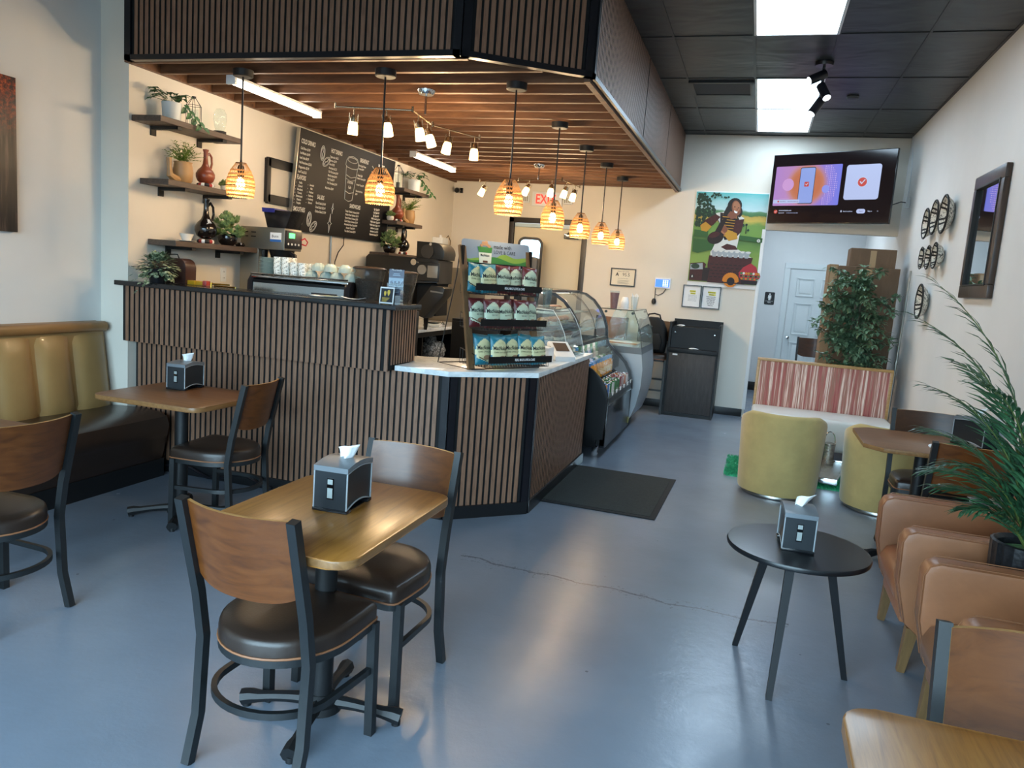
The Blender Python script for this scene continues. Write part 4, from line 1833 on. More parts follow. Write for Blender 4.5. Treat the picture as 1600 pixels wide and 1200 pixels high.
for k, (x, y, a, w, h, mm_, lab) in enumerate(((-2.80, 4.62, .2, .17, .12, M_paper, 'pale printed sheet lying on the bar top'),
                                              (-2.72, 4.60, -.1, .15, .10, mat('green_grey_print', '#8f9a86', .5), 'greenish leaflet lying on the bar top'),
                                              (-2.50, 4.48, .3, .16, .05, M_paper, 'white curled slip of paper at the edge of the bar top'))):
    b = MB()
    nn = 8
    vs = [[b.bm.verts.new((-w / 2 + w * i / nn, -h / 2 + h * j, .002 + .006 * (i / nn - .5) ** 2 * 4 * (2 if k == 2 else .6))) for j in (0, 1)] for i in range(nn + 1)]
    for i in range(nn):
        b.bm.faces.new([vs[i][0], vs[i + 1][0], vs[i + 1][1], vs[i][1]])
    o = b.build('paper_sheet', mm_, loc=(x, y, BT + .001 + .003 * k), rot=(0, 0, a))
    md = o.modifiers.new('thick', 'SOLIDIFY')
    md.thickness = .001
    tag(o, lab, 'paper')
b = MB()
b.tube([(-.09, 0, .006), (.09, .012, .006)], .005, 8)
tag(b.build('pen', M_blackp, loc=(-2.78, 4.58, BT + .012), rot=(0, 0, .1)), 'black pen lying on the papers on the bar top', 'pen')
b = MB()
poly = [(-.15, 0), (.15, 0), (.15, .10)] + [(.15 * cos(a) if 0 else .09 + .06 * cos(a), .12 + .06 * sin(a)) for a in [PI / 2 * i / 6 for i in range(7)]] + \
       [(-.09 - .06 * sin(a), .12 + .06 * cos(a)) for a in [PI / 2 * i / 6 for i in range(7)]] + [(-.15, .10)]
b.extr_y(poly, -.055, .055, bev=.006)
o = thing('bread_box', (-4.08, 4.665, BT), 0, 'dark brown round-shouldered box with a handle behind the ivy on the bar', 'box')
b.build('body', mat('dark_brown_enamel', '#38211c', .35), o, smooth=40)
b = MB()
b.tube([(-.05, 0, .18), (-.04, 0, .205), (.03, 0, .208), (.045, 0, .18)], .004, 6)
b.build('handle', M_blackm, o)
M_gold = mat('golden_wrapper', '#c79522', .3, metal=.2)
M_redp = mat('red_wrapper', '#a33a34', .35)
for k, (x, y, w, h, mm_) in enumerate(((-3.90, 4.66, .07, .03, M_gold), (-3.84, 4.67, .06, .028, M_gold), (-3.79, 4.66, .03, .035, M_redp))):
    b = MB()
    b.box(-w / 2, w / 2, -.03, .03, 0, h, bev=.004)
    tag(b.build('snack_packet', mm_, loc=(x, y, BT), rot=(0, 0, .1 * k)),
        ['flat golden snack packet right of the brown box on the bar', 'second golden snack packet beside the red one on the bar', 'small red packet on the bar next to the golden ones'][k], 'packet')
b = MB()
b.tube([(-.08, 0, .02), (.08, -.01, .022)], .006, 8)
b.tube([(-.07, .02, .006), (.10, .03, .006)], .006, 8)
b.cyl((-.08, 0, 0), (-.08, 0, .03), .008)
tag(b.build('brass_tongs', mat('brass', '#b8903c', .25, metal=1), loc=(-3.62, 4.60, BT)), 'brass-coloured tongs lying on the bar top', 'tongs')

# ivy
t = NT('variegated_ivy')
v = t.coord('Object')
t.link(t.ramp(t.noise(v, 55, 2), [(.38, '#34472f'), (.50, '#5a7052'), (.60, '#b9c4a4')]), t.b.inputs['Base Color'])
t.set(Roughness=.5)
M_ivy = t.m
IV = thing('potted_ivy', (-4.05, 4.47, BT), 0, 'bushy variegated ivy spilling over the left end of the bar', 'plant')
b = MB()
b.lathe([(.05, 0), (.065, .09), (.07, .10), (.06, .10), (.055, .07), (0, .07)], n=20)
b.build('pot', M_blackp, IV)


def ivy_leaf(b, p, d, up, s):
    d = Vector(d).normalized()
    sd = d.cross(Vector(up))
    if sd.length < .01:
        sd = d.orthogonal()
    sd.normalize()
    n = sd.cross(d)
    pts = [(0, 0), (.32, .5), (.12, .5), (.42, .95), (.15, .85), (0, 1.35), (-.15, .85), (-.42, .95), (-.12, .5), (-.32, .5)]
    pts = [(0, .05), (.45, .12), (.36, .42), (.62, .70), (.25, .78), (0, 1.25), (-.25, .78), (-.62, .70), (-.36, .42), (-.45, .12)]
    c = b.bm.verts.new(Vector(p) + d * s * .45 + n * s * .08)
    vs = [b.bm.verts.new(Vector(p) + sd * x * s + d * y * s) for x, y in pts]
    for i in range(len(vs)):
        b.bm.faces.new([vs[i], vs[(i + 1) % len(vs)], c])


rn = random.Random(4)
b = MB()
for i in range(430):
    a, e = rn.uniform(0, 2 * PI), rn.uniform(-.7, 1.4)
    r = rn.uniform(.6, 1)
    p = Vector((.145 * cos(a) * cos(e) * r, .090 * sin(a) * cos(e) * r, .10 + .105 * sin(e) * r))
    if p.y < -.06 and rn.random() < .7:
        p.z -= rn.uniform(0, .10)
        p.y -= .065
    elif p.z < .02:
        p.z = .02 + rn.random() * .03
    dd = Vector((cos(a) * cos(e), sin(a) * cos(e), sin(e) - .5))
    ivy_leaf(b, p, dd, (0, 0, 1), rn.uniform(.022, .036))
for q in range(12):
    x = -.10 - q * .018
    for s in (-1, 1):
        ivy_leaf(b, (x, -.02 + .01 * s, .10 + .014 * sin(q)), (-.7, s, .2), (0, 0, 1), .018)
b.build('foliage', M_ivy, IV, smooth=None)
b = MB()
b.tube([(0, 0, .08), (-.08, -.02, .12), (-.2, -.02, .10), (-.31, -.02, .11)], .002, 5)
for a in (0, 1.5, 3, 4.5):
    b.tube([(0, 0, .08), (.05 * cos(a), .05 * sin(a), .15), (.1 * cos(a), .08 * sin(a), .12)], .002, 5)
b.build('stem', mat('brown_stem', '#5b4a30', .7), IV)

# ------------------------------------------------------------------ coffee brewer against the kitchen wall
BR = thing('coffee_brewer', (-4.0, 5.66, .926), 0, 'tall stainless coffee brewer with a black funnel and blue-lined hopper against the kitchen wall', 'coffee machine')
M_bst = mat('satin_brewer_steel', '#8e8a80', .38, metal=.85, bump=.05, bscale=140)
b = MB()
b.box(-.18, .00, -.11, .14, 0, .74, bev=.004)
b.box(-.18, .245, -.11, .14, .735, .915, bev=.006)
b.build('body', M_bst, BR)
b = MB()
for i in range(2):
    for j in range(2):
        b.box(-.15 + i * .075, -.105 + i * .075, -.1125, -.110, .83 + j * .035, .838 + j * .035)
b.build('vent', M_slatd, BR, smooth=None)
b = MB()
b.box(.245, .256, -.10, .13, .755, .90, bev=.002)
cp = b.build('control_panel', M_blackp, BR)
b = MB()
b.box(.256, .258, -.06, .02, .84, .88)
b.build('display', emit('green_display', '#4cff6a', 2.5), cp, smooth=None)
b = MB()
for i in range(4):
    b.cyl((.256, -.07 + i * .05, .79), (.260, -.07 + i * .05, .79), .009, n=10)
b.build('button', M_whitep, cp)
b = MB()
b.tube([(.25, .12, .83), (.27, .15, .85), (.28, .18, .82), (.27, .17, .79), (.25, .13, .80)], .006, 6)
b.build('red_tag', mat('red_plastic', '#c02a3c', .4), BR)
b = MB()
b.box(.11, .215, -.1125, -.110, .80, .875, 0)
b.box(.11, .215, -.1130, -.1125, .80, .82, 1)
text_into(b, 'Bunn', .032, frame_m((.125, -.1132, .835), (1, 0, 0), (0, 0, 1)), 2)
b.build('sticker', [M_paper, mat('blue_print', '#3566a8', .4), M_ink], BR, smooth=None)
b = MB()
b.lathe([(.02, .52), (.045, .54), (.09, .68), (.105, .735)], (.14, .015, 0), 20)
b.build('funnel', M_cab, BR)
b = MB()
b.tube([(.235, .0, .72), (.275, .0, .70), (.285, .0, .60), (.285, .0, .50)], 0, flat=(.03, .022))
b.tube([(.02, -.05, .73), (.02, -.05, .6), (.02, -.05, .45)], 0, flat=(.04, .03))
b.build('handle', M_blackp, BR)
b = MB()
b.lathe([(.06, 0), (.09, .03), (.09, .28), (.06, .34), (.06, .36), (0, .37)], (.12, .015, 0), 24)
b.build('carafe', M_blackp, BR)
b = MB()
b.extr_y([(.06, .915), (.24, .915), (.29, 1.055), (.015, 1.065)], -.09, .12, bev=.01)
b.build('hopper', mat('dark_smoked_plastic', '#1b1b1f', .2), BR)
b = MB()
b.extr_y([(.014, 1.040), (.13, 1.038), (.13, 1.072), (.008, 1.074)], -.095, .125)
b.build('hopper_liner', mat('blue_plastic_liner', '#2a2f86', .35), BR)
# outlet by the brewer
b = MB()
b.box(0, .005, -.035, .035, -.057, .057, 0, bev=.002)
for s in (-1, 1):
    b.box(.005, .007, -.017, .017, s * .025 - .014, s * .025 + .014, 0)
    b.box(.007, .0075, -.008, -.005, s * .025 - .006, s * .025 + .006, 1)
    b.box(.007, .0075, .005, .008, s * .025 - .006, s * .025 + .006, 1)
tag(b.build('power_outlet', [M_whitep, M_ink], loc=(XK + .001, 5.44, 1.425)), 'white double wall socket under the kitchen shelves', 'socket')
# black wall bracket behind the menu board
t = thing('metal_bracket', (XK + .001, 6.12, 2.27), 0, 'black metal wall bracket sticking out left of the menu board', 'bracket')
b = MB()
for z in (-.16, .16):
    b.box(0, .03, -.14, .9, z - .04, z + .04, bev=.004)
b.box(0, .03, -.16, -.10, -.19, .19, bev=.004)
b.box(0, .03, .5, .56, -.19, .19, bev=.004)
b.build('frame', M_blackm, t)

# ------------------------------------------------------------------ roasting machine on the wall counter
RM = thing('roasting_machine', (-3.72, 7.80, .926), 0, 'large dark machine with a round-topped head, gauge and tilted chute right of the grinders', 'machine')
M_dk = mat('charcoal_enamel', '#262523', .38, bump=.04, bscale=100)
b = MB()
b.extr_y([(-.50, .16), (.10, .16), (.10, .52), (.38, .52), (.38, .77), (.33, .785), (-.47, .79), (-.50, .76)], 0, .42, bev=.012)
b.build('body', M_dk, RM)
b = MB()
b.box(.10, .34, .10, .42, .16, .52, bev=.004)
b.build('recess', M_slatd, RM)
b = MB()
b.extr_y([(.10, .78), (.42, .78), (.43, .84)] + arc(.31, .84, .12, 0, 90, 8)[1:] + [(.10, .965)], .03, .36, bev=.006)
b.build('head', M_dk, RM)
b = MB()
b.cyl((.235, .03, .86), (.235, .012, .86), .075, n=28)
b.build('head_cover', mat('dull_metal', '#55524e', .35, metal=.8), RM)
b = MB()
b.cyl((.10, .0, .735), (.10, -.035, .735), .034, n=20)
b.build('knob', M_chrome, RM)
b = MB()
b.cyl((.27, .028, .94), (.27, .010, .94), .016, n=14)
b.build('lamp', M_chrome, RM)
b = MB()
b.box(.15, .41, -.03, 0, .54, .74, bev=.012)
gp = b.build('gauge_panel', M_dk, RM)
b = MB()
b.cyl((.21, -.03, .66), (.21, -.05, .66), .052, n=24)
b.box(.27, .39, -.038, -.03, .58, .71, bev=.004)
b.build('gauge', mat('pale_gauge', '#9d988f', .3, metal=.5), gp)
b = MB()
b.extr_y([(.14, .19), (.30, .14), (.51, .40), (.52, .475), (.50, .49), (.36, .495)], -.12, .10, bev=.008)
b.build('chute', M_dk, RM)
b = MB()
b.extr_y([(.36, .43), (.505, .42), (.505, .435), (.36, .447)], -.126, -.12)
b.build('chute_trim', M_steel, RM, smooth=None)
for x in (-.42, .22):
    b = MB()
    b.lathe([(.018, 0), (.032, .16)], (x, .12, 0), 12)
    b.build('leg', M_blackm, RM)
t = thing('kitchen_scale', (-3.66, 8.50, .926), .2, 'white kitchen scale with a round dial on the counter under the dark machine', 'scale')
b = MB()
b.box(-.10, .10, -.12, .12, 0, .035, bev=.012)
b.build('base', M_whitep, t)
b = MB()
b.lathe([(.06, .035), (.085, .05), (.09, .055), (0, .052)], n=24)
b.build('pan', M_steel, t)
b = MB()
b.cyl((.10, .05, .03), (.115, .05, .045), .03, n=20)
b.build('dial', M_chrome, t)
# stainless box and water filter in the far corner
t = thing('ice_machine', (-3.97, 9.62, 0), 0, 'brushed steel ice machine in the far corner of the kitchen', 'ice machine')
b = MB()
b.box(-.28, .30, -.02, .68, .05, 1.64, bev=.01)
b.build('body', mat('dull_stainless', '#8b857a', .35, metal=.7), t)
b = MB()
b.box(.301, .306, .0, .66, 1.10, 1.13)
b.box(.301, .306, .0, .66, .78, .80)
b.build('seam', M_whitep, t, smooth=None)
t = thing('water_filter', (XK + .08, 9.78, 1.70), 0, 'white water filter with a clear cartridge on the wall beside the ice machine', 'water filter')
b = MB()
b.lathe([(.05, 0), (.055, .02), (.055, .22), (.05, .24)], n=20)
b.build('cartridge', mat('milky_plastic', '#c9c4b4', .2), t)
b = MB()
b.box(-.08, .08, -.10, .10, .24, .33, bev=.02)
b.cyl((0, 0, .33), (0, 0, .36), .02)
b.build('head', M_whitep, t)
b = MB()
b.tube([(.02, .09, .29), (.03, .2, .37), (.04, .26, .30), (.04, .24, .1), (.04, .22, -.06)], .006, 6)
b.build('hose', mat('brown_hose', '#6b5334', .5), t)

# ------------------------------------------------------------------ wall shelves with ornaments
M_brk = mat('matt_black_iron', '#141312', .55)


def make_shelf(y0, y1, ztop, dpt, label):
    t = thing('hanging_shelf', (XK, (y0 + y1) / 2, ztop), 0, label, 'shelf', 'dark wood shelves on the kitchen wall')
    L = (y1 - y0) / 2
    b = MB()
    b.box(.002, dpt, -L, L, -.04, 0, bev=.003, seg=1)
    b.build('board', M_shelf, t, smooth=30)
    for s in (-1, 1):
        b = MB()
        y = s * (L - .20)
        b.box(.001, .012, y - .025, y + .025, -.105, -.041)
        b.box(.001, dpt - .015, y - .022, y + .022, -.062, -.041)
        b.box(dpt - .022, dpt - .010, y - .022, y + .022, -.062, -.03)
        b.build('bracket', M_brk, t, smooth=None)
    return t


SHL = [(4.44, 5.32, 2.50, 'top'), (4.52, 5.40, 2.085, 'middle'), (4.60, 5.56, 1.665, 'bottom')]
for y0, y1, z, nm in SHL:
    make_shelf(y0, y1, z, .25, 'dark wood shelf left of the menu board, %s one' % nm)
SHR = [(8.25, 8.95, 2.50, 'top'), (8.10, 8.80, 2.115, 'middle'), (7.95, 8.72, 1.745, 'bottom')]
for y0, y1, z, nm in SHR:
    make_shelf(y0, y1, z, .25, 'dark wood shelf right of the menu board, %s one' % nm)

SHX = XK + .13
M_clay = mat('terracotta_clay', '#7c3c26', .32, var=.15, vscale=8, coat=.2)
M_bclay = mat('black_glazed_clay', '#120f0f', .16, coat=.4)
M_beige = mat('beige_ceramic', '#9f7c52', .45, var=.12, vscale=9)
M_wcer = mat('white_ceramic', '#d8d4cb', .35)
M_ppot = mat('pale_grey_pot', '#c5cbcc', .5)


def leaf_mat(name, a, b_):
    if name in MATS:
        return MATS[name]
    t = NT(name)
    v = t.coord('Object')
    t.link(t.ramp(t.noise(v, 40, 3), [(.35, a), (.65, b_)]), t.b.inputs['Base Color'])
    t.set(Roughness=.45)
    return t.m


M_phil = leaf_mat('dark_leaf', '#1d3d22', '#3b6a38')
M_fern = leaf_mat('fern_leaf', '#4c6a22', '#86a044')
M_succ = leaf_mat('succulent_leaf', '#5a7340', '#93a66c')


def jebena(loc, rz, mm_, label, s=1.0):
    """round-bellied clay coffee pot with a long neck, side spout and handle"""
    t = thing('coffee_pot', loc, rz, label, 'coffee pot')
    b = MB()
    b.lathe([(.0, .0), (.03, .002), (.054, .02), (.066, .048), (.066, .072), (.052, .098), (.030, .120), (.020, .142), (.0155, .18),
             (.0155, .225), (.021, .238), (.021, .244), (.012, .246), (.0, .25)], n=24)
    b.build('body', mm_, t)
    b = MB()
    b.tube([(-.012, 0, .20), (-.040, 0, .222), (-.066, 0, .20), (-.072, 0, .155), (-.058, 0, .115), (-.05, 0, .10)], .008, 8)
    b.build('handle', mm_, t)
    t.scale = (s, s, s)
    return t


def cushion_ring(loc, label):
    b = MB()
    n = 32
    for i in range(n):
        pass
    vs = []
    b.tube([(.05 * cos(2 * PI * i / n), .05 * sin(2 * PI * i / n), .016) for i in range(n)], .016, 8, closed=True)
    for f in b.bm.faces:
        c = f.calc_center_median()
        a = math.atan2(c.y, c.x)
        f.material_index = int((a + PI) / (2 * PI) * 14) % 3
    return tag(b.build('pot_ring', [M_redp, M_paper, M_ink], loc=loc), label, 'stand')


def philodendron(loc, rz, label, s=1.0, seed=1):
    t = thing('potted_plant', loc, rz, label, 'plant')
    b = MB()
    b.lathe([(.05, 0), (.055, .005), (.062, .12), (.056, .12), (.05, .09), (0, .09)], n=24)
    b.build('pot', M_ppot, t)
    b = MB()
    rn = random.Random(seed)
    for i in range(26):
        a = rn.uniform(0, 2 * PI)
        e = rn.uniform(-.2, 1.0)
        p = Vector((.03 * cos(a), .03 * sin(a), .12 + .05 * rn.random()))
        q = p + Vector((cos(a), sin(a), .3 + e * .4)) * rn.uniform(.02, .06)
        b.tube([p, q], .0015, 4)
        b.leaf(q, (cos(a), sin(a), -.3 + .5 * rn.random()), (0, 0, 1), rn.uniform(.055, .085), .045, bend=.5)
    # trailing strand towards the far side and over the edge
    for i in range(9):
        q = Vector((.05 + .012 * i, .05 + .009 * i, .12 - .016 * i))
        b.leaf(q, (.3 * (-1) ** i + .3, (-1) ** i * .6, -.7), (1, 0, .4), .06, .042, bend=.3)
    b.build('foliage', M_phil, t, smooth=None)
    t.scale = (s, s, s)
    return t


def succulent(loc, label, s=1.0, r=.06, seed=1, potm=None, tall=1.0):
    t = thing('potted_succulent', loc, 0, label, 'plant')
    b = MB()
    b.lathe([(.035, 0), (.055, .02), (.062, .05), (.056, .075), (.048, .075), (.045, .06), (0, .06)], n=24)
    b.build('pot', potm or M_bclay, t)
    b = MB()
    rn = random.Random(seed)
    for k in range(46):
        a, e = rn.uniform(0, 2 * PI), rn.uniform(-.35, 1.5)
        c = Vector((cos(a) * cos(e) * r * 1.15, sin(a) * cos(e) * r * 1.15, .09 + sin(e) * r * 1.3 * tall))
        c = Vector((0, 0, .07)) + (c - Vector((0, 0, .07))) * (.35 + .65 * rn.random() ** .5)
        for q in range(8):
            aa, ee = rn.uniform(0, 2 * PI), rn.uniform(0, 1.3)
            d = Vector((cos(aa) * cos(ee), sin(aa) * cos(ee), sin(ee))) + (c - Vector((0, 0, .1))).normalized()
            b.leaf(c, d, (0, 0, 1), .042, .028, bend=-.3, fold=.25)
    b.build('foliage', M_succ, t, smooth=None)
    t.scale = (s, s, s)
    return t


def fern_vase(loc, rz, label, s=1.0, seed=1):
    t = thing('plant_vase', loc, rz, label, 'plant')
    b = MB()
    b.lathe([(.04, 0), (.05, .01), (.06, .07), (.052, .12), (.055, .13), (.045, .13), (.04, .1), (0, .1)], (0, .035, 0), 20)
    # sculpted figure curling round the vase
    b.tube([(0, -.085, .125), (0, -.085, .14), (0, -.08, .09), (0, -.075, .04), (0, -.03, .02), (0, .04, .018), (0, .09, .03), (0, .10, .08), (0, .07, .12), (.01, .05, .10)],
           .02, 8, rs=[.008, .016, .013, .02, .026, .026, .022, .018, .015, .010])
    b.build('vase', M_beige, t)
    b = MB()
    rn = random.Random(seed)
    for i in range(44):
        a = rn.uniform(0, 2 * PI)
        e = rn.uniform(.5, 1.45)
        L = rn.uniform(.08, .15)
        p = Vector((0, .03, .12))
        pts = [p]
        for q in range(5):
            d = Vector((cos(a) * cos(e), sin(a) * cos(e), sin(e)))
            p = p + d * L / 5
            pts.append(p)
            e -= .12
            for s_ in (-1, 1):
                sd = d.cross(Vector((0, 0, 1))).normalized() * s_
                b.leaf(p, d * .7 + sd, (0, 0, 1), .026, .009)
        b.tube(pts, .0012, 4)
    b.build('foliage', M_fern, t, smooth=None)
    t.scale = (s, s, s)
    return t


def wire_lantern(loc, label, s=1.0):
    t = thing('wire_lantern', loc, 0, label, 'lantern')
    b = MB()
    n = 6
    P = [(.05 * cos(2 * PI * i / n), .05 * sin(2 * PI * i / n)) for i in range(n)]
    for x, y in P:
        b.tube([(x, y, 0), (x, y, .14), (x * .25, y * .25, .19)], .0018, 5)
    for z, k in ((0, 1), (.14, 1), (.19, .25)):
        b.tube([(x * k, y * k, z) for x, y in P], .0018, 5, closed=True)
    b.lathe([(.014, .19), (.014, .2), (0, .2)], n=8)
    b.build('frame', M_brk, t)
    b = MB()
    b.lathe([(.016, 0), (.016, .05), (0, .05)], n=12)
    b.build('candle', mat('dark_candle', '#3a3836', .6), t)
    b = MB()
    b.lathe([(.03, .002), (.03, .12)], n=16, cap=False)
    b.build('glass', M_glass, t)
    t.scale = (s, s, s)
    return t


for (i, S, side) in ((0, SHL, 'left'), (1, SHR, 'right')):
    z1, z2, z3 = S[0][2], S[1][2], S[2][2]
    if i == 0:
        philodendron((SHX, 4.68, z1), 0, 'dark-leaved trailing plant in a pale grey pot on the top left shelf', 1.1, 3)
        wire_lantern((SHX + .03, 4.87, z1), 'black wire lantern with a candle on the top left shelf', 1.1)
        t = thing('glass_dome', (SHX, 5.20, z1), 0, 'egg-shaped glass dome on a black base on the top left shelf', 'ornament')
        b = MB()
        b.lathe([(.045, 0), (.048, .005), (.048, .035), (0, .035)], n=24)
        b.build('base', M_brk, t)
        b = MB()
        b.lathe([(.03, .035), (.042, .07), (.05, .12), (.046, .17), (.03, .20), (0, .21)], n=24)
        b.build('dome', M_glass, t)
        fern_vase((SHX, 4.76, z2), 0, 'green fern in a curled beige vase on the middle left shelf', 1.2, 2)
        jebena((SHX + .02, 5.02, z2 + .026), radians(-88), M_clay, 'terracotta coffee pot with a long neck on the middle left shelf', 1.05)
        cushion_ring((SHX + .02, 5.02, z2), 'striped cushion ring under the terracotta coffee pot on the left')
        succulent((SHX, 5.28, z2), 'small green succulent in a white pot on the middle left shelf', .62, .05, 3, M_wcer, .5)
        t = thing('bowl', (SHX, 4.85, z3), 0, 'small white lidded bowl on a saucer on the bottom left shelf', 'bowl')
        b = MB()
        b.lathe([(.03, .008), (.045, .045), (.05, .06), (.04, .06), (.0, .055)], n=24)
        b.build('bowl', M_wcer, t)
        b = MB()
        b.lathe([(.03, 0), (.065, .008), (.066, .011), (0, .006)], n=24)
        b.build('saucer', M_wcer, t)
        jebena((SHX, 5.06, z3 + .034), radians(-88), M_bclay, 'shiny black coffee pot with a tall neck on the bottom left shelf', 1.25)
        cushion_ring((SHX, 5.06, z3), 'red and white cushion ring under the black coffee pot on the left')
        succulent((SHX, 5.32, z3), 'bushy green succulent in a black bowl on the bottom left shelf', 1.25, .075, 6)
        b = MB()
        b.lathe([(0, 0), (.03, 0), (.042, .015), (.03, .032), (0, .036)], n=20)
        tag(b.build('small_dish', M_bclay, loc=(SHX, 5.48, z3)), 'small black dish at the right end of the bottom left shelf', 'dish')
    else:
        wire_lantern((SHX, 8.32, z1), 'black wire lantern on the top right shelf', 1.3)
        philodendron((SHX, 8.76, z1), 0, 'bright green trailing plant at the right end of the top right shelf', 1.25, 9)
        succulent((SHX, 8.17, z2), 'tiny plant in a white pot on the middle right shelf beside the menu board', .7, .05, 13, M_wcer, .6)
        jebena((SHX, 8.34, z2 + .026), radians(-88), M_clay, 'brown clay coffee pot on the middle right shelf', 1.15)
        cushion_ring((SHX, 8.34, z2), 'pink cushion ring under the brown clay coffee pot on the right')
        fern_vase((SHX, 8.62, z2), 0, 'green fern in a beige vase at the end of the middle right shelf', 1.25, 12)
        succulent((SHX, 8.19, z3), 'bushy green succulent in a dark bowl on the bottom right shelf', 1.25, .075, 16)
        t = thing('bowl', (SHX, 8.35, z3), 0, 'small cream bowl between the plant and the black pot on the bottom right shelf', 'bowl')
        b = MB()
        b.lathe([(.03, 0), (.045, .045), (.05, .07), (.04, .07), (.0, .06)], n=24)
        b.build('bowl', M_wcer, t)
        jebena((SHX, 8.53, z3 + .034), radians(-88), M_bclay, 'shiny black coffee pot on the bottom right shelf', 1.25)
        cushion_ring((SHX, 8.53, z3), 'red cushion ring under the black coffee pot on the right')

# ------------------------------------------------------------------ menu board
MW, MH = 1.93, .93
mb = thing('menu_board', (XK + .012, 6.31, 1.862), 0, 'large black menu board with white chalk-style lettering, tilted forward on the kitchen wall', 'menu board', rot=(0, radians(5), 0))
b = MB()
b.box(0, .03, 0, MW, 0, MH, bev=.003, seg=1)
b.build('board', mat('black_menu_board', '#0f0e13', .5, spec=.22), mb, smooth=30)
b = MB()
b.box(-.002, .033, -.006, 0, 0, MH)
b.build('edge', M_steel, mb, smooth=None)
b = MB()
b.box(-.002, .033, MW, MW + .006, 0, MH)
b.build('edge', M_steel, mb, smooth=None)
M_chalk = mat('chalk_white_lettering', '#d9d9d6', .6)
TM = frame_m((.0315, 0, 0), (0, 1, 0), (0, 0, 1))
b = MB()
H = MH


def tx(s, u, v, size, sx=.78, align='LEFT', bold=.025):
    text_into(b, s, size, TM @ Matrix.Translation((u, v, 0)), 0, align, sx, bold)


def col(lines, u, v0, dv, size=.032, align='LEFT', sx=.72):
    for i, s in enumerate(lines):
        tx(s, u, v0 - i * dv, size, sx, align)


hs = .058
tx('COLD DRINKS', .035, .80, hs, .62)
col(['Cold Brew $4.99', 'Iced Mocha $4.99', 'Iced Latte $4.99', 'Iced Americano $3.50', 'Frappuccino $5.99', 'Iced Tea $3.25'], .035, .745, .042)
tx('FLAVORS', .025, .475, hs, .62)
col(['Vanilla', 'Caramel', 'Macadamia', 'Coconut', 'Butterscotch', 'Pistachio', 'Pumpkin'], .095, .438, .031, .028, 'CENTER')
col(['Lavender', 'Mint', 'Hazelnut', 'Raspberry', 'Strawberry', 'Almond'], .285, .438, .033, .028, 'CENTER')
for i in range(7):
    tx('.', .015, .44 - i * .031, .05)
for i in range(6):
    tx('.', .215, .44 - i * .033, .05)
tx('SMOOTHIES', .02, .185, hs, .62)
col(['Peach $5.49', 'Strawberry $5.49', 'Mango Banana $5.49', 'Pineapple Fruit $5.49', 'Mixed $5.49', 'Green $5.49'], .02, .148, .027, .028)
tx('HOT DRINKS', .555, .80, hs, .62)
col(['Cappuccino $4.25', 'Espresso $2.99', 'Latte $4.85', 'Americano $3.25', 'Chai Tea Latte $4.99', 'Matcha Latte $4.99', 'Hot Tea $2.99', 'Hot Chocolate $3.99'], .545, .752, .036, .03)
tx('Macchiato $3.99', .52, .448, .03)
tx('SALADS', .40, .335, hs, .62)
col(['Ranch Salad $10.49', 'Greek Salad $12.49', 'Chicken Salad $13.99'], .385, .285, .040)
tx('BREAKFAST', 1.135, .80, hs, .62)
for i, s in enumerate(['Bacon, Egg & Cheese', 'Croissant $8.99', '', 'Sausage, Egg &', 'Cheese Croissant $8.99', '', 'Avocado Toast $7.99', '', 'Oatmeal with fruits', '$5.99']):
    tx(s, 1.115, .755 - i * .033, .028, .66)
tx('PASTRIES', 1.54, .80, hs, .62)
col(['Muffins $3.50', 'Croissant $3.50', 'Cookies $2.50', 'Baklava $4.50', 'Bagels $3.25', 'Danish $3.75'], 1.54, .745, .036, .03)
tx('SANDWICHES', 1.03, .315, hs, .62)
col(['Turkey Cheddar Croissant $10.99', 'Chicken Breast Sandwich $10.99', 'Ham & Cheese Croissant $9.99', 'Garlic Chicken Croissant $10.99', 'Mozzarella & Pesto Panini $9.99', 'Avocado Toast $9.99', 'Tuna Salad Croissant $9.99'],
    1.10, .265, .034, .029, 'CENTER')
col(['Egg 1 Egg $5.99', 'Egg 2 Eggs $6.50', 'Egg 3 Eggs $6.99', 'Waffle Combo Egg $9.99', 'Waffle Combo 2 Eggs $9.99', 'Waffle Combo 3 Eggs $10.99', 'Side Bacon 3 pcs $4.25', 'Side Bacon 2 pcs $3.50', 'Gluten-free Bread $2.99'],
    1.63, .345, .035, .028, 'CENTER')
b.build('lettering', M_chalk, mb, smooth=None)
b = MB()


def line(pts, r=.0035, closed=False):
    b.tube([TM @ Vector((x, y, 0)) for x, y in pts], r, 4, closed=closed)


def bean(cx, cy, a, s=1.0):
    def R_(x, y):
        return (cx + x * cos(a) - y * sin(a), cy + x * sin(a) + y * cos(a))
    line([R_(.036 * s * cos(q), .068 * s * sin(q)) for q in [2 * PI * i / 24 for i in range(24)]], closed=True)
    line([R_(.026 * s * cos(q), .056 * s * sin(q)) for q in [2 * PI * i / 20 for i in range(20)]], r=.002, closed=True)
    line([R_(.006 * sin(i * 1.6), .05 * s * (i / 4 - 1)) for i in range(9)], r=.004)


bean(.41, .77, .0)
bean(.49, .70, -1.0)
bean(.30, .13, .0)
bean(.385, .065, -.85)
for cx, cy, s in ((.70, .27, .6), (.675, .12, 1.1)):
    line([(cx, cy + .085 * s), (cx + .012 * s, cy + .012 * s), (cx + .035 * s, cy), (cx + .012 * s, cy - .012 * s), (cx, cy - .085 * s),
          (cx - .012 * s, cy - .012 * s), (cx - .035 * s, cy), (cx - .012 * s, cy + .012 * s)], closed=True)
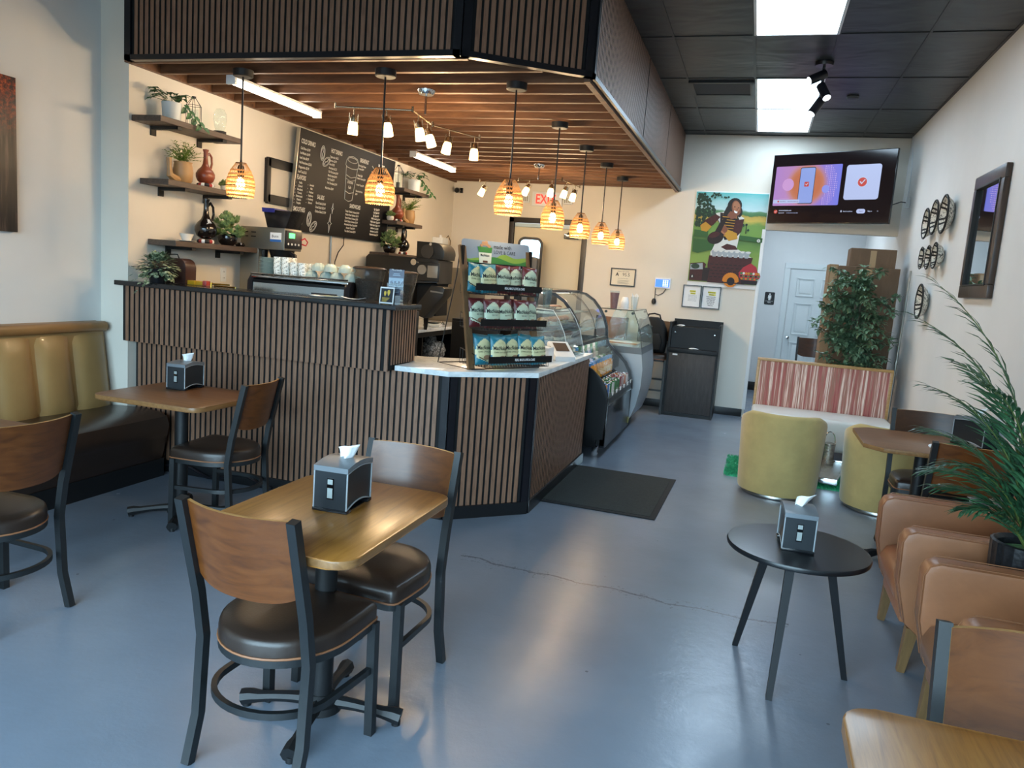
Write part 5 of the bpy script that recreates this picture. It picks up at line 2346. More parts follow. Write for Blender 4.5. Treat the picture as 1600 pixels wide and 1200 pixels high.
# paper cup drawing
cx = .985
line([(cx - .13, .73), (cx - .12, .78), (cx - .09, .815), (cx, .83), (cx + .09, .815), (cx + .12, .78), (cx + .13, .73)])
line([(cx + .10 * cos(q), .79 + .025 * sin(q)) for q in [2 * PI * i / 20 for i in range(20)]], closed=True)
line([(cx - .13, .73), (cx - .09, .712), (cx, .705), (cx + .09, .712), (cx + .13, .73)])
line([(cx - .115, .72), (cx - .075, .39), (cx, .375), (cx + .075, .39), (cx + .115, .72)])
line([(cx - .105, .635), (cx, .615), (cx + .105, .635)])
line([(cx - .09, .475), (cx, .455), (cx + .09, .475)])
line([(cx - .1, .60), (cx, .58), (cx + .1, .60)], r=.002)
for k in range(3):
    line([(1.405 + .0 * k, .80 - .06 * k), (1.45 - .01 * abs(k - 1), .78 - .05 * k - (.0 if k < 2 else .03))], r=.006)
text_into(b, 'ETHIOPIAN', .034, TM @ Matrix.Translation((cx, .555, 0)), 0, 'CENTER', .66, .02)
text_into(b, 'Cafe', .040, TM @ Matrix.Translation((cx, .505, 0)), 0, 'CENTER', .8, .02)
b.build('drawing', M_chalk, mb, smooth=None)
# cable and conduit below the board
b = MB()
b.tube([(XK + .012, 7.10, .93), (XK + .012, 7.10, 1.86)], .010, 8)
tag(b.build('conduit', M_steel), 'thin vertical conduit on the wall below the menu board', 'conduit')
b = MB()
b.tube([(XK + .02, 7.34, 1.88), (XK + .03, 7.32, 1.78), (XK + .03, 7.22, 1.70), (XK + .03, 7.16, 1.60), (XK + .03, 7.14, 1.3), (XK + .03, 7.14, .94)], .005, 6)
tag(b.build('power_cable', M_blackp), 'black cable hanging down from the menu board', 'cable')

# ------------------------------------------------------------------ lights under the soffit
t = NT('woven_rattan')
v = t.coord('Object')
t.set(Roughness=.6)
t.link(t.ramp(t.noise(v, 60, 3), [(.3, '#a8804c'), (.7, '#d9b27a')]), t.b.inputs['Base Color'])
t.b.inputs['Subsurface Weight'].default_value = 0
# let light glow through the thin cane
trl = t.add('ShaderNodeBsdfTranslucent')
trl.inputs['Color'].default_value = srgb('#f5d3a0')
mx = t.add('ShaderNodeMixShader')
mx.inputs[0].default_value = .45
t.link(t.b.outputs[0], mx.inputs[1])
t.link(trl.outputs[0], mx.inputs[2])
t.link(mx.outputs[0], t.o.inputs['Surface'])
M_rat = t.m
M_cord = mat('dark_bronze_rod', '#1d1613', .4)
PS = [(-3.475, 4.60), (-2.42, 4.62), (-1.645, 4.95), (-1.665, 6.17), (-1.675, 7.22), (-1.67, 8.20), (-1.675, 9.21)]
plab = ['leftmost rattan pendant lamp, hanging by the left shelves', 'rattan pendant lamp hanging in front of the menu board',
        'rattan pendant lamp hanging above the snack rack', 'fourth rattan pendant from the left, below the exit sign',
        'fifth rattan pendant from the left, beside the exit door frame', 'sixth rattan pendant from the left, second to last of the row',
        'last and farthest rattan pendant lamp, rightmost of the row']


def make_pendant(loc, label):
    t = thing('pendant_lamp', loc, 0, label, 'pendant lamp', 'rattan pendant lamps over the bar')
    zt = SOF - 1.995    # canopy height above shade bottom
    b = MB()
    b.lathe([(0, zt - .045), (.06, zt - .045), (.066, zt - .040), (.068, zt), (0, zt)], n=28)
    b.build('canopy', M_blackm, t)
    b = MB()
    b.cyl((0, 0, .24), (0, 0, zt - .02), .0065, n=8)
    b.build('rod', M_cord, t)
    b = MB()
    b.lathe([(.018, .13), (.022, .14), (.022, .20), (.01, .215), (.006, .25)], n=16)
    b.build('socket', M_blackm, t)
    b = MB()
    b.lathe([(0, .045), (.018, .052), (.030, .075), (.026, .10), (.014, .13)], n=16)
    b.build('bulb', M_bulb, t)
    # shade: hoops, ribs and a woven zigzag
    prof = [(.088, .004), (.095, .05), (.093, .10), (.078, .15), (.055, .195), (.034, .225)]

    def rad(z):
        for (r0, z0), (r1, z1) in zip(prof[:-1], prof[1:]):
            if z <= z1:
                return r0 + (r1 - r0) * (z - z0) / (z1 - z0)
        return prof[-1][0]
    b = MB()
    for z in (.004, .07, .125, .225):
        r = rad(z)
        b.tube([(r * cos(2 * PI * i / 28), r * sin(2 * PI * i / 28), z) for i in range(28)], .0028, 5, closed=True)
    b.build('hoop', mat('dark_cane', '#6b4320', .6), t)
    b = MB()
    for k in range(24):
        a = 2 * PI * k / 24
        b.tube([(rad(z) * cos(a), rad(z) * sin(a), z) for z in (.004, .05, .1, .15, .19, .225)], .0016, 4)
    # herringbone strips: short slanted canes
    for row in range(12):
        z = .008 + row * .0145
        if z > .17:
            break
        for k in range(36):
            a = 2 * PI * (k + .5 * (row % 2)) / 36
            sl = .010 if row % 2 else -.010
            a2 = a + 2 * PI / 36 * .92
            b.tube([(rad(z) * 1.01 * cos(a), rad(z) * 1.01 * sin(a), z), (rad(z + sl) * 1.01 * cos(a2), rad(z + sl) * 1.01 * sin(a2), z + sl)], 0, flat=(.0012, .0075))
    b.build('shade', M_rat, t)
    return t


for k, (x, y) in enumerate(PS):
    if k == 0:
        p0 = make_pendant((x, y, 1.995), plab[0])
    else:
        dup(p0, (x, y, 1.995), .7 * k, plab[k])
    d = bpy.data.lights.new('pendant_glow', 'POINT')
    d.energy = PEND
    d.color = (1.0, .72, .42)
    d.shadow_soft_size = .03
    o = bpy.data.objects.new('pendant_glow', d)
    COL.objects.link(o)
    o.location = (x, y, 1.995 + .02)

M_led = emit('lit_led_tube', '#fff3e2', LEDE)
for k, (y0, y1, x) in enumerate(((4.72, 5.82, -3.66), (7.74, 8.86, -3.68))):
    t = thing('led_tube_light', (x, (y0 + y1) / 2, 2.81), 0, ['bright tube light on the joists above the left shelves', 'bright tube light on the joists above the right shelves'][k], 'tube light', 'tube lights under the soffit')
    L = (y1 - y0) / 2
    b = MB()
    b.box(-.035, .035, -L, L, 0, .02, bev=.004)
    b.build('housing', M_white, t)
    b = MB()
    b.extr_y([(-.032, 0)] + [(.036 * cos(a), .036 * sin(a) - .004) for a in [PI + PI * i / 10 for i in range(11)]] + [(.032, 0)], -L + .015, L - .015)
    b.build('diffuser', M_led, t)
    b = MB()
    for s in (-1, 1):
        b.box(-.038, .038, s * L - .012, s * L + .012, -.042, .02, bev=.004)
    b.build('end_cap', M_whitep, t)

M_fros = emit('lit_frosted_glass', '#ffd58e', FROST)
M_nick = mat('satin_nickel', '#b9a88c', .25, metal=1)


def make_track(name, bars, canopy, heads, label):
    t = thing(name, (0, 0, 0), 0, label, 'track light', 'zigzag track lights under the soffit')
    ZT = 2.665
    b = MB()
    for seg in bars:
        b.tube([(x, y, ZT) for x, y in seg], .006, 8)
        for x, y in (seg[0], seg[-1]):
            b.cyl((x, y, ZT - .012), (x, y, ZT + .025), .008, n=8)
    b.build('bar', M_nick, t)
    b = MB()
    x, y = canopy
    b.lathe([(0, SOF - .035), (.05, SOF - .035), (.065, SOF - .01), (.065, SOF), (0, SOF)], (x, y, 0), 24)
    b.cyl((x, y, ZT), (x, y, SOF - .02), .008)
    b.build('canopy', M_chrome, t)
    for (x, y, ax, ay) in heads:
        d = Vector((ax, ay, -1)).normalized()
        p = Vector((x, y, ZT - .05))
        b = MB()
        b.cyl((x, y, ZT), p, .004)
        q = p + d * .055
        b.lathe([(.016, 0), (.022, .02), (.024, .055)], p, 14, axis=d)
        s = d.orthogonal().normalized()
        for g in (-1, 1):
            b.cyl(p + s * .03 * g - d * .01, q + s * .03 * g, .003)
        hd = b.build('lamp_head', M_nick, t)
        b = MB()
        b.lathe([(.024, 0), (.032, .02), (.036, .085), (.034, .088), (.0, .07)], q - d * .01, 16, axis=d)
        b.build('glass_shade', M_fros, hd)
        ld = bpy.data.lights.new('track_glow', 'POINT')
        ld.energy = TRK
        ld.color = (1.0, .70, .40)
        ld.shadow_soft_size = .03
        lo = bpy.data.objects.new('track_glow', ld)
        COL.objects.link(lo)
        lo.location = q + d * .13
    return t


make_track('track_light', [[(-2.94, 4.90), (-2.40, 5.00)], [(-2.40, 5.00), (-2.47, 5.50)], [(-2.47, 5.50), (-2.27, 5.98)]], (-2.36, 5.12),
           [(-2.81, 4.93, -.1, .1), (-2.58, 4.97, .15, 0), (-2.41, 5.12, .15, .15), (-2.455, 5.38, .3, .1), (-2.40, 5.67, -.15, -.1), (-2.29, 5.93, 0, 0)],
           'zigzag track light with six glowing glass shades above the bar, nearer one')
make_track('track_light', [[(-3.28, 8.75), (-2.72, 8.50)], [(-2.72, 8.50), (-2.18, 8.35)], [(-2.18, 8.35), (-2.12, 8.95)]], (-2.47, 8.42),
           [(-3.20, 8.72, -.4, -.2), (-2.90, 8.58, .1, -.1), (-2.58, 8.46, -.4, -.3), (-2.30, 8.39, -.1, -.1), (-2.165, 8.52, -.3, 0), (-2.135, 8.80, -.2, -.2)],
           'zigzag track light with six glowing glass shades in front of the exit sign, farther one')
# ------------------------------------------------------------------ snack rack with bags
# local frame: x along the rack, -y towards the customers
RA = math.atan2(5.22 - 4.72, .30)
RK = thing('snack_rack', (-1.65, 4.97, .970), RA, 'wood and black wire snack rack with three tiers of snack bags on the white worktop', 'display rack')
M_rwood = wood('rack_wood', '#5d442c', '#7a5d3f', None, 'Z', 2, .5, 8)
W2 = .29
for s in (-1, 1):
    b = MB()
    b.tube([(s * W2, -.08, 0), (s * (W2 + .0), .10, .80)], 0, flat=(.022, .05))
    b.build('side_post', M_rwood, RK, smooth=None)
b = MB()
for s in (-1, 1):
    x = s * (W2 + .012)
    b.tube([(x, -.09, .005), (x, .27, .005), (x, .12, .60), (x, .10, .78)], .004, 6)
b.tube([(-W2, .27, .005), (W2, .27, .005)], .004, 6)
b.tube([(-W2 - .01, -.10, .006), (W2 + .01, -.10, .006)], .004, 6)
b.box(-W2, W2, .095, .10, .70, .73)
b.build('wire_frame', M_blackm, RK, smooth=None)
TIERS = [(.03, -.215), (.265, -.135), (.49, -.06)]
for k, (z, yf) in enumerate(TIERS):
    b = MB()
    yb = .06 + .02 * k
    for i in range(25):
        x = -W2 + .01 + i * (2 * W2 - .02) / 24
        b.tube([(x, yf, z + .05), (x, yf, z), (x, yb, z + .01), (x, yb, z + .10)], .0018, 4)
    for i in range(9):
        y = yf + (yb - yf) * i / 8
        b.tube([(-W2 + .01, y, z), (W2 - .01, y, z)], .0018, 4)
    for s in (-1, 1):
        b.tube([(s * (W2 - .01), yb, z + .10), (s * (W2 - .01), yf, z + .05)], .003, 5)
    sh = b.build('wire_shelf', M_blackm, RK, smooth=None)
    b = MB()
    b.box(-W2 + .01 if k else -W2 + .03, W2 + .01, yf - .008, yf - .002, z + .028, z + .072)
    if k != 1:
        text_into(b, 'REAL MAUI LOVE & CARE', .022, frame_m((.05, yf - .0088, z + .042), (1, 0, 0), (0, 0, 1)), 1, 'CENTER', .72, .02)
    b.build('label_strip', [M_cab, M_paper], RK, smooth=None)
# header sign
HD = MB()
mh = frame_m((0, .075, .690), (1, 0, 0), (0, .12, 1))
HD.prism(rrect(.60, .155, .022, 5, 0, .0775), -.004, 0, 0, m=mh)
for i in range(24):       # green hills
    x0 = -.296 + .592 * i / 24
    x1 = -.296 + .592 * (i + 1) / 24
    def hy(x):
        return .052 + .022 * sin(x * 11 + .5) + .012 * sin(x * 29) - .012 * cos(x * 7)
    y0 = .006 if 0 < i < 23 else .02
    HD.prism([(x0, y0), (x1, y0), (x1, hy(x1)), (x0, hy(x0))], 0, .0008, 1, m=mh)
    def hy2(x):
        return .034 + .016 * sin(x * 17 + 2)
    HD.prism([(x0, y0), (x1, y0), (x1, max(hy2(x1), y0 + .004)), (x0, max(hy2(x0), y0 + .004))], .0008, .0014, 2, m=mh)
HD.prism([(-.155, .004), (-.055, .004), (-.045, .10), (-.165, .10)], .0014, .0022, 3, m=mh)
HD.prism([(-.160, .075), (-.050, .075), (-.042, .112), (-.170, .112)], .0022, .003, 2, m=mh)
for i, (x, y) in enumerate(((-.135, .122), (-.11, .13), (-.085, .126), (-.12, .140), (-.07, .118), (-.095, .143))):
    HD.prism([(x + .014 * cos(q), y + .010 * sin(q)) for q in [2 * PI * j / 10 for j in range(10)]], .003, .0036, 5, m=mh)
HD.box(-.125, -.085, .008, .022, .0022, .003, 6, m=mh)
text_into(HD, 'MacNukan', .024, mh @ Matrix.Translation((-.108, .05, .0035)), 4, 'CENTER', .75, .01)
text_into(HD, 'made with', .038, mh @ Matrix.Translation((-.03, .108, .0012)), 4, 'LEFT', 1.0, .008)
text_into(HD, 'LOVE & CARE', .034, mh @ Matrix.Translation((-.03, .074, .0018)), 4, 'LEFT', .95, -.004)
HD.build('header_sign', [mat('pale_blue_grey_print', '#8796a6', .3), mat('lime_green_print', '#85a544', .4), mat('mid_green_print', '#3f7d3c', .4),
                        mat('cream_print', '#d8dccb', .4), M_ink, mat('nut_print', '#b08a66', .5), mat('brown_print', '#5b3426', .5)], RK, smooth=None)
b = MB()
b.box(-.30, .30, .065, .08, .675, .695)
for s in (-1, 1):
    b.box(s * .30 - .005, s * .30 + .005, .06, .085, .675, .80)
b.build('sign_holder', M_cab, RK, smooth=None)

M_mint = mat('mint_print', '#c3cfb4', .4)
M_creamp = mat('cream_yellow_print', '#d5cf9f', .4)
M_brn = mat('roasted_nut_print', '#a07a5c', .5)


def foil(name, colr):
    t = NT(name)
    t.set(Base_Color=colr, Roughness=.38)
    v = t.coord('Object')
    t.bump(t.noise(v, 26, 3, .6, 1.5), .35, .01)
    return t.m


M_fred = foil('dark_red_foil', '#5e1f22')
M_fteal = foil('teal_foil', '#1f7587')


def make_bag(name, foilm, printm, text2, seed):
    """pillow-shaped snack bag, face towards -Y, origin at bottom"""
    t = bpy.data.objects.new(name, None)
    COL.objects.link(t)
    rn = random.Random(seed)
    W_, H_, D_ = .138, .19, .055
    n, m_ = 22, 28

    def dep(u, v):
        return D_ / 2 * (max(0, 1 - abs(u) ** 2.6)) ** .7 * max(0, 1 - abs(2 * v - 1) ** 5) ** .7

    b = MB()
    G = []
    for side in (-1, 1):
        g = []
        for i in range(n + 1):
            u = -1 + 2 * i / n
            row = []
            for j in range(m_ + 1):
                v = j / m_
                pinch = 1 - .05 * sin(PI * v)
                x = u * W_ / 2 * pinch
                y = side * dep(u, v) + .0015 * sin(40 * v + 3 * u * seed) * (1 - abs(u)) + (.001 * side)
                z = v * H_ + (.002 * (i % 2) if j in (0, m_) else 0)
                row.append(b.bm.verts.new((x, y, z)))
            g.append(row)
        G.append(g)
    for k, g in enumerate(G):
        for i in range(n):
            for j in range(m_):
                q = [g[i][j], g[i + 1][j], g[i + 1][j + 1], g[i][j + 1]]
                f = b.bm.faces.new(q if k == 0 else list(reversed(q)))
                if k == 0:
                    c = f.calc_center_median()
                    cx, cz = c.x / (W_ / 2), c.z / H_
                    # printed arch panel
                    if (cx / .93) ** 2 + ((cz - .45) / .43) ** 2 < 1 and cz - .13 > -.0 - cx * .12:
                        f.material_index = 1
    bb = b.build('pouch', [foilm, printm], t, smooth=60)
    b = MB()
    y0 = -D_ / 2 - .0022
    M0 = frame_m((0, y0, 0), (1, 0, 0), (0, 0, 1))

    def wrap(b):
        for v in b.bm.verts:
            u = max(-1, min(1, v.co.x / (W_ / 2)))
            vv = max(0, min(1, v.co.z / H_))
            v.co.y = -dep(u, vv) - .003 + (v.co.y - y0) * .5
    text_into(b, 'MacNukan', .036, M0 @ Matrix.Translation((-.002, .100, 0)), 0, 'CENTER', .72, .014)
    text_into(b, text2, .014, M0 @ Matrix.Translation((.004, .080, 0)), 0, 'CENTER', .9, 0)
    wrap(b)
    b.build('print_text', M_ink, t, smooth=None)
    b = MB()
    b.prism([(.012 + .030 * cos(q), .048 + .015 * sin(q)) for q in [2 * PI * j / 14 for j in range(14)]], 0, .0004, 0, m=M0)
    b.prism([(.040 + .010 * cos(q), .054 + .010 * sin(q)) for q in [2 * PI * j / 10 for j in range(10)]], 0, .0006, 1, m=M0)
    wrap(b)
    b.build('nut_picture', [M_brn, M_ink], t, smooth=None)
    t.empty_display_size = .05
    return t


bag_r = make_bag('snack_bag', M_fred, M_mint, 'SEA SALT', 1)
bag_t = make_bag('snack_bag', M_fteal, M_creamp, 'DARK CHOCOLATE', 2)
tag(bag_r, '', 'snack bag')
tag(bag_t, '', 'snack bag')
RM4 = Matrix.Translation((-1.65, 4.97, .970)) @ Matrix.Rotation(RA, 4, 'Z')
used = set()
rowsd = [
    (0, .035, -.135, [(-.235, 't', 0, 0), (-.145, 't', -.05, .02), (-.01, 't', -.02, 0), (.10, 't', -.035, .06), (.215, 't', -.05, -.05)]),
    (1, .27, -.065, [(-.225, 'r', .03, 0), (-.15, 'r', -.035, 0), (-.03, 'r', -.03, -.06), (.105, 'r', -.04, .02), (.20, 'r', -.01, .05)]),
    (2, .495, .0, [(-.225, 't', .01, .1), (-.14, 't', -.03, -.03), (-.01, 'r', -.02, .02), (.12, 'r', -.0, -.08), (.205, 'r', -.045, .08)]),
    (3, .53, .055, [(-.20, 'r', .02, .25), (.19, 'r', .02, -.12)]),
    (4, .27, -.0, [(-.20, 'r', 0, 0), (.0, 'r', 0, 0), (.15, 'r', 0, .1)]),
    (5, .035, -.05, [(-.20, 't', 0, .1), (-.05, 't', 0, 0), (.10, 't', 0, -.1), (.22, 't', 0, .1)]),
]
cnt = 0
pos_w = ['at the left end', 'second from the left', 'in the middle', 'second from the right', 'at the right end']
for (ri, z, y, items) in rowsd:
    for k, (x, ty, dy, tilt) in enumerate(items):
        src = bag_r if ty == 'r' else bag_t
        p = RM4 @ Vector((x, y + dy, z + .004))
        col_ = 'dark red and mint' if ty == 'r' else 'teal and cream'
        tier = {0: 'front of the bottom tier', 1: 'front of the middle tier', 2: 'front of the top tier', 3: 'back of the top tier', 4: 'back of the middle tier', 5: 'back of the bottom tier'}[ri]
        w = pos_w[k] if len(items) == 5 else (pos_w[0] if k == 0 else pos_w[4] if k == len(items) - 1 else 'number %d' % (k + 1) if False else ('in the middle' if len(items) == 3 else ('left of the middle' if k == 1 else 'right of the middle')))
        lab = '%s snack bag %s, %s' % (col_, w, tier)
        rt = (radians(-9), tilt, RA)
        if src.name not in used:
            used.add(src.name)
            src.location = p
            src.rotation_euler = rt
            o = src
            o['label'] = lab
            o['group'] = 'snack bags on the rack'
        else:
            o = dup(src, p, 0, lab, 'snack bags on the rack', rot=rt)

# ------------------------------------------------------------------ till and pastry display on the worktop
t = thing('receipt_printer', (-1.515, 5.64, .970), RA - 1.0, 'white receipt printer on the worktop right of the snack rack', 'printer')
b = MB()
b.box(-.07, .07, -.09, .09, 0, .115, bev=.02)
b.build('body', M_whitep, t)
b = MB()
b.box(-.055, .055, .02, .026, .1145, .117)
b.build('paper_slot', M_ink, t, smooth=None)
t = thing('payment_terminal', (-1.43, 5.88, .970), radians(35), 'white wedge-shaped payment terminal with a brown screen at the edge of the worktop', 'card reader')
b = MB()
b.extr_x([(-.11, 0), (.11, 0), (.11, .125), (.09, .135), (-.11, .035)], -.085, .085, bev=.012)
b.build('body', M_whitep, t)
b = MB()
mm = frame_m((0, -.004, .0905), (1, 0, 0), (0, .2, .1))
b.box(-.055, .055, -.04, .075, 0, .003, m=mm)
b.build('screen', mat('brown_grey_screen', '#5b4d43', .25), t, smooth=None)
b = MB()
b.tube([(-1.48, 5.6, 1.03), (-1.55, 5.5, .99), (-1.62, 5.48, .98), (-1.60, 5.58, .975)], .004, 6)
tag(b.build('white_cable', M_whitep), 'white cable curling beside the receipt printer', 'cable')

PC = thing('pastry_case', (-1.63, 6.30, .970), 0, 'clear acrylic pastry case with three shelves of pastries on the worktop', 'display case')
b = MB()
side = [(-.21, 0), (.23, 0), (.215, .08), (.18, .20), (.13, .30), (.075, .375), (-.21, .385)]
for y in (-.28, .28):
    b.extr_y(side, y - .003, y + .003)
b.box(-.21, .08, -.28, .28, .378, .384)
m_ = frame_m((0, 0, 0), (0, 1, 0), (0, 0, 1))
for (x0, z0), (x1, z1) in zip(side[1:-2], side[2:-1]):
    b.quad((x0, -.28, z0), (x0, .28, z0), (x1, .28, z1), (x1, -.28, z1))
b.build('case', M_acryl, PC, smooth=None)
b = MB()
for z, x1 in ((.006, .20), (.13, .175), (.255, .12)):
    b.box(-.205, x1, -.27, .27, z - .003, z + .003)
b.build('shelf', glass('acrylic_shelf', '#e6f0f2', .03, .14), PC, smooth=None)
b = MB()
for y in (-.284, .284):
    b.tube([(x, y, z) for x, z in side[1:]], .003, 5)
b.tube([(.23, -.28, .003), (.23, .28, .003)], .003, 5)
b.build('edge', mat('bright_acrylic_edge', '#dfe9ea', .1), PC)
M_mufb = mat('dark_muffin_crust', '#5c3a22', .7, var=.35, vscale=50, bump=.6, bscale=80)
M_muf = mat('golden_pastry_crust', '#a56a35', .65, var=.35, vscale=40, bump=.5, bscale=70)
M_cup2 = mat('paper_case', '#d8cdb6', .7)


def muffin(loc, crust, lab, grp):
    t = thing('muffin', loc, 0, lab, 'muffin', grp)
    b = MB()
    b.lathe([(.022, 0), (.032, .035), (0, .035)], n=14)
    b.build('paper_case', M_cup2, t)
    b = MB()
    b.blob((0, 0, .038), (.040, .040, .022), jit=.22, seed=2)
    b.build('crust', crust, t)
    return t


m0 = muffin((0, 0, 0), M_mufb, '', 'dark muffins in the pastry case')
m1 = muffin((0, 0, 0), M_muf, '', 'golden muffins in the pastry case')
first = {0: True, 1: True}
for i in range(5):
    for j in range(2):
        p = (-1.63 + .02 + .085 * j, 6.30 - .22 + .105 * i, .970 + .134)
        lab = 'dark muffin, %s from the near end in the %s row of the middle pastry shelf' % (ORD[i], ('back', 'front')[j])
        if first[0]:
            m0.location = p
            m0['label'] = lab
            first[0] = False
        else:
            dup(m0, p, i + j, lab)
for i in range(5):
    p = (-1.63 + .06, 6.30 - .22 + .105 * i, .970 + .259)
    lab = 'golden muffin, %s from the near end on the top pastry shelf' % ORD[i]
    if first[1]:
        m1.location = p
        m1['label'] = lab
        first[1] = False
    else:
        dup(m1, p, i, lab)
b = MB()
rn = random.Random(3)
t = NT('croissant_crust')
v = t.coord('Object', (40, 6, 6))
t.link(t.ramp(t.noise(v, 2, 3), [(.35, '#8a5a2b'), (.65, '#cf9a55')]), t.b.inputs['Base Color'])
t.set(Roughness=.4)
b.tube([(-.05, .018, .014), (-.03, 0, .02), (0, -.008, .024), (.03, 0, .02), (.05, .018, .014)], .02, 10, rs=[.006, .017, .024, .017, .006])
c0 = b.build('croissant', t.m)
tag(c0, 'croissant at the front of the pastry case', 'croissant', 'croissants in the pastry case')
k = 0
for sh, z, xs in (('bottom', .010, (.03, .12)), ('top', .259, (-.04,))):
    for i in range(4):
        for x in xs:
            c = c0 if k == 0 else c0.copy()
            if k:
                COL.objects.link(c)
            c.location = (-1.63 + x, 6.30 - .19 + .125 * i, .970 + z + .002)
            c.rotation_euler = (0, 0, .4 * i + x * 9)
            c['label'] = 'golden croissant, %s from the near end, %s row on the %s pastry shelf' % (ORD[i], 'front' if x > .1 else 'back', sh)
            k += 1
b = MB()
b.lathe([(.028, 0), (.040, .11), (.042, .113), (.038, .11), (.026, .004), (0, .004)], n=24, cap=False)
pc = b.build('plastic_cup', M_acryl)
tag(pc, 'stack of clear plastic cups on top of the pastry case', 'cup', 'clear plastic cups on the pastry case')
for k in range(10):
    c = pc if k == 0 else pc.copy()
    if k:
        COL.objects.link(c)
    c.location = (-1.75 + .10 * (k // 5), 6.12 + .02 * (k // 5), 1.356 + .012 * (k % 5))
    c['label'] = 'clear plastic cup, %s from the bottom of the %s stack on the pastry case' % (ORD[k % 5], 'left' if k < 5 else 'right')

# ------------------------------------------------------------------ curved refrigerated display
RC = thing('refrigerated_display', (0, 7.50, 0), 0, 'black refrigerated display case with curved glass, cans and bottles at the end of the counter', 'display fridge')
PY = .66
up = [(-2.12, 1.475), (-1.86, 1.475), (-1.76, 1.455), (-1.67, 1.40), (-1.60, 1.32), (-1.545, 1.23), (-1.51, 1.13), (-1.50, 1.02)]
low = [(-1.50, 1.02), (-1.47, .95), (-1.41, .895), (-1.34, .84), (-1.27, .77), (-1.22, .68), (-1.19, .58), (-1.185, .50)]
b = MB()
b.box(-2.15, -1.195, -PY, PY, .12, .485)
b.box(-2.15, -1.80, -PY, PY, .485, .98)
b.box(-2.15, -2.08, -PY, PY, .98, 1.47)
b.build('body', M_cab, RC, smooth=None)
b = MB()
b.box(-1.24, -1.188, -PY, PY, .10, .50, bev=.004)
b.build('front_panel', M_dblk, RC)
# near side panel with a lower, rounder sweep than the glass
b = MB()
near = [(-2.15, .10), (-1.27, .10), (-1.27, .18), (-1.205, .18), (-1.19, .50), (-1.195, .60), (-1.225, .68), (-1.275, .745), (-1.35, .81),
        (-1.44, .865), (-1.55, .915), (-1.70, .95), (-2.15, .95)]
b.extr_y(near, -PY - .03, -PY, bev=.004)
b.build('side_panel', M_cab, RC, smooth=30)
b = MB()
b.extr_y([(-2.15, .10), (-1.19, .10)] + list(reversed(low)) + [(-1.5, 1.02), (-2.15, 1.02)], PY, PY + .03)
b.build('side_panel', M_cab, RC, smooth=None)
b = MB()
for y in (-PY, PY):
    b.tube([(x, y, z) for x, z in up[1:]], 0, flat=(.03, .028))
b.tube([(x, PY - .01, z) for x, z in low], 0, flat=(.03, .03))
b.box(-1.535, -1.49, -PY, PY, 1.005, 1.035)
b.box(-2.15, -1.84, -PY, PY, 1.465, 1.49)
b.build('black_frame', M_blackp, RC, smooth=30)
b = MB()
for A, B in zip(up[1:-1], up[2:]):
    b.quad((A[0], -PY, A[1]), (A[0], PY, A[1]), (B[0], PY, B[1]), (B[0], -PY, B[1]))
ug = b.build('curved_glass', M_glassd, RC, smooth=80)
b = MB()
for A, B in zip(low[:-1], low[1:]):
    b.quad((A[0], -PY, A[1]), (A[0], PY, A[1]), (B[0], PY, B[1]), (B[0], -PY, B[1]))
b.build('curved_glass', glass('lower_clear_glass', '#ffffff', .02, .02), RC, smooth=80)
b = MB()
b.tube([(x + .004, .05, z + .004) for x, z in up[1:]], .003, 5)
b.build('glass_joint', M_blackp, RC)
b = MB()
for z, xf in ((1.10, -1.62), (1.27, -1.72)):
    b.box(-2.08, xf, -PY + .01, PY - .01, z, z + .008)
b.build('shelf', glass('display_shelf_glass', '#c9d8d6', .03, .3), RC, smooth=None)
b = MB()
b.box(-2.05, -1.90, -PY + .05, PY - .05, 1.455, 1.463)
b.build('glow_strip', emit('case_glow', '#fff2dc', 6), RC, smooth=None)
b = MB()
b.box(-1.56, -1.535, -PY + .05, PY - .05, .995, 1.003)
b.build('glow_strip', emit('case_glow', '#fff2dc', 6), RC, smooth=None)  # extra glowing strip added under the middle rail to brighten the drinks
b = MB()
b.box(-1.19, -1.186, -PY + .01, PY - .01, .50, .56, 0)
b.tube([(-1.183, -PY + .01, .50), (-1.183, PY - .01, .50)], .006, 6, mi=1)
b.tube([(-1.187, -PY + .01, .60), (-1.187, PY - .01, .60)], .004, 6, mi=1)
for i in range(6):
    y = -PY + .12 + i * .21
    b.box(-1.182, -1.178, y, y + .05, .575, .61, 2)
b.build('price_rail', [mat('dark_rail', '#3a3c3c', .3, metal=.5), M_chrome, M_paper], RC, smooth=None)
for yy in (-PY + .04, PY - .06):
    b = MB()
    b.cyl((-1.28, yy - .012, .03), (-1.28, yy + .012, .03), .03, n=16)
    b.cbox((-1.28, yy, .075), (.05, .04, .05))
    b.build('caster', M_chrome, RC)
b = MB()
b.box(-1.187, -1.184, PY - .05, PY + .02, .13, .19)
b.build('yellow_tag', mat('faded_yellow_tag', '#a39f5a', .5), RC, smooth=None)

# terraced shelves inside with drinks
b = MB()
for x0, x1, z in ((-1.40, -1.21, .545), (-1.54, -1.40, .66), (-1.80, -1.54, .78)):
    b.box(x0, x1, -PY + .01, PY - .01, z - .02, z)
    b.box(x1 - .004, x1, -PY + .01, PY - .01, z - .12, z)
b.build('display_step', mat('grey_step', '#6e7476', .4), RC, smooth=None)


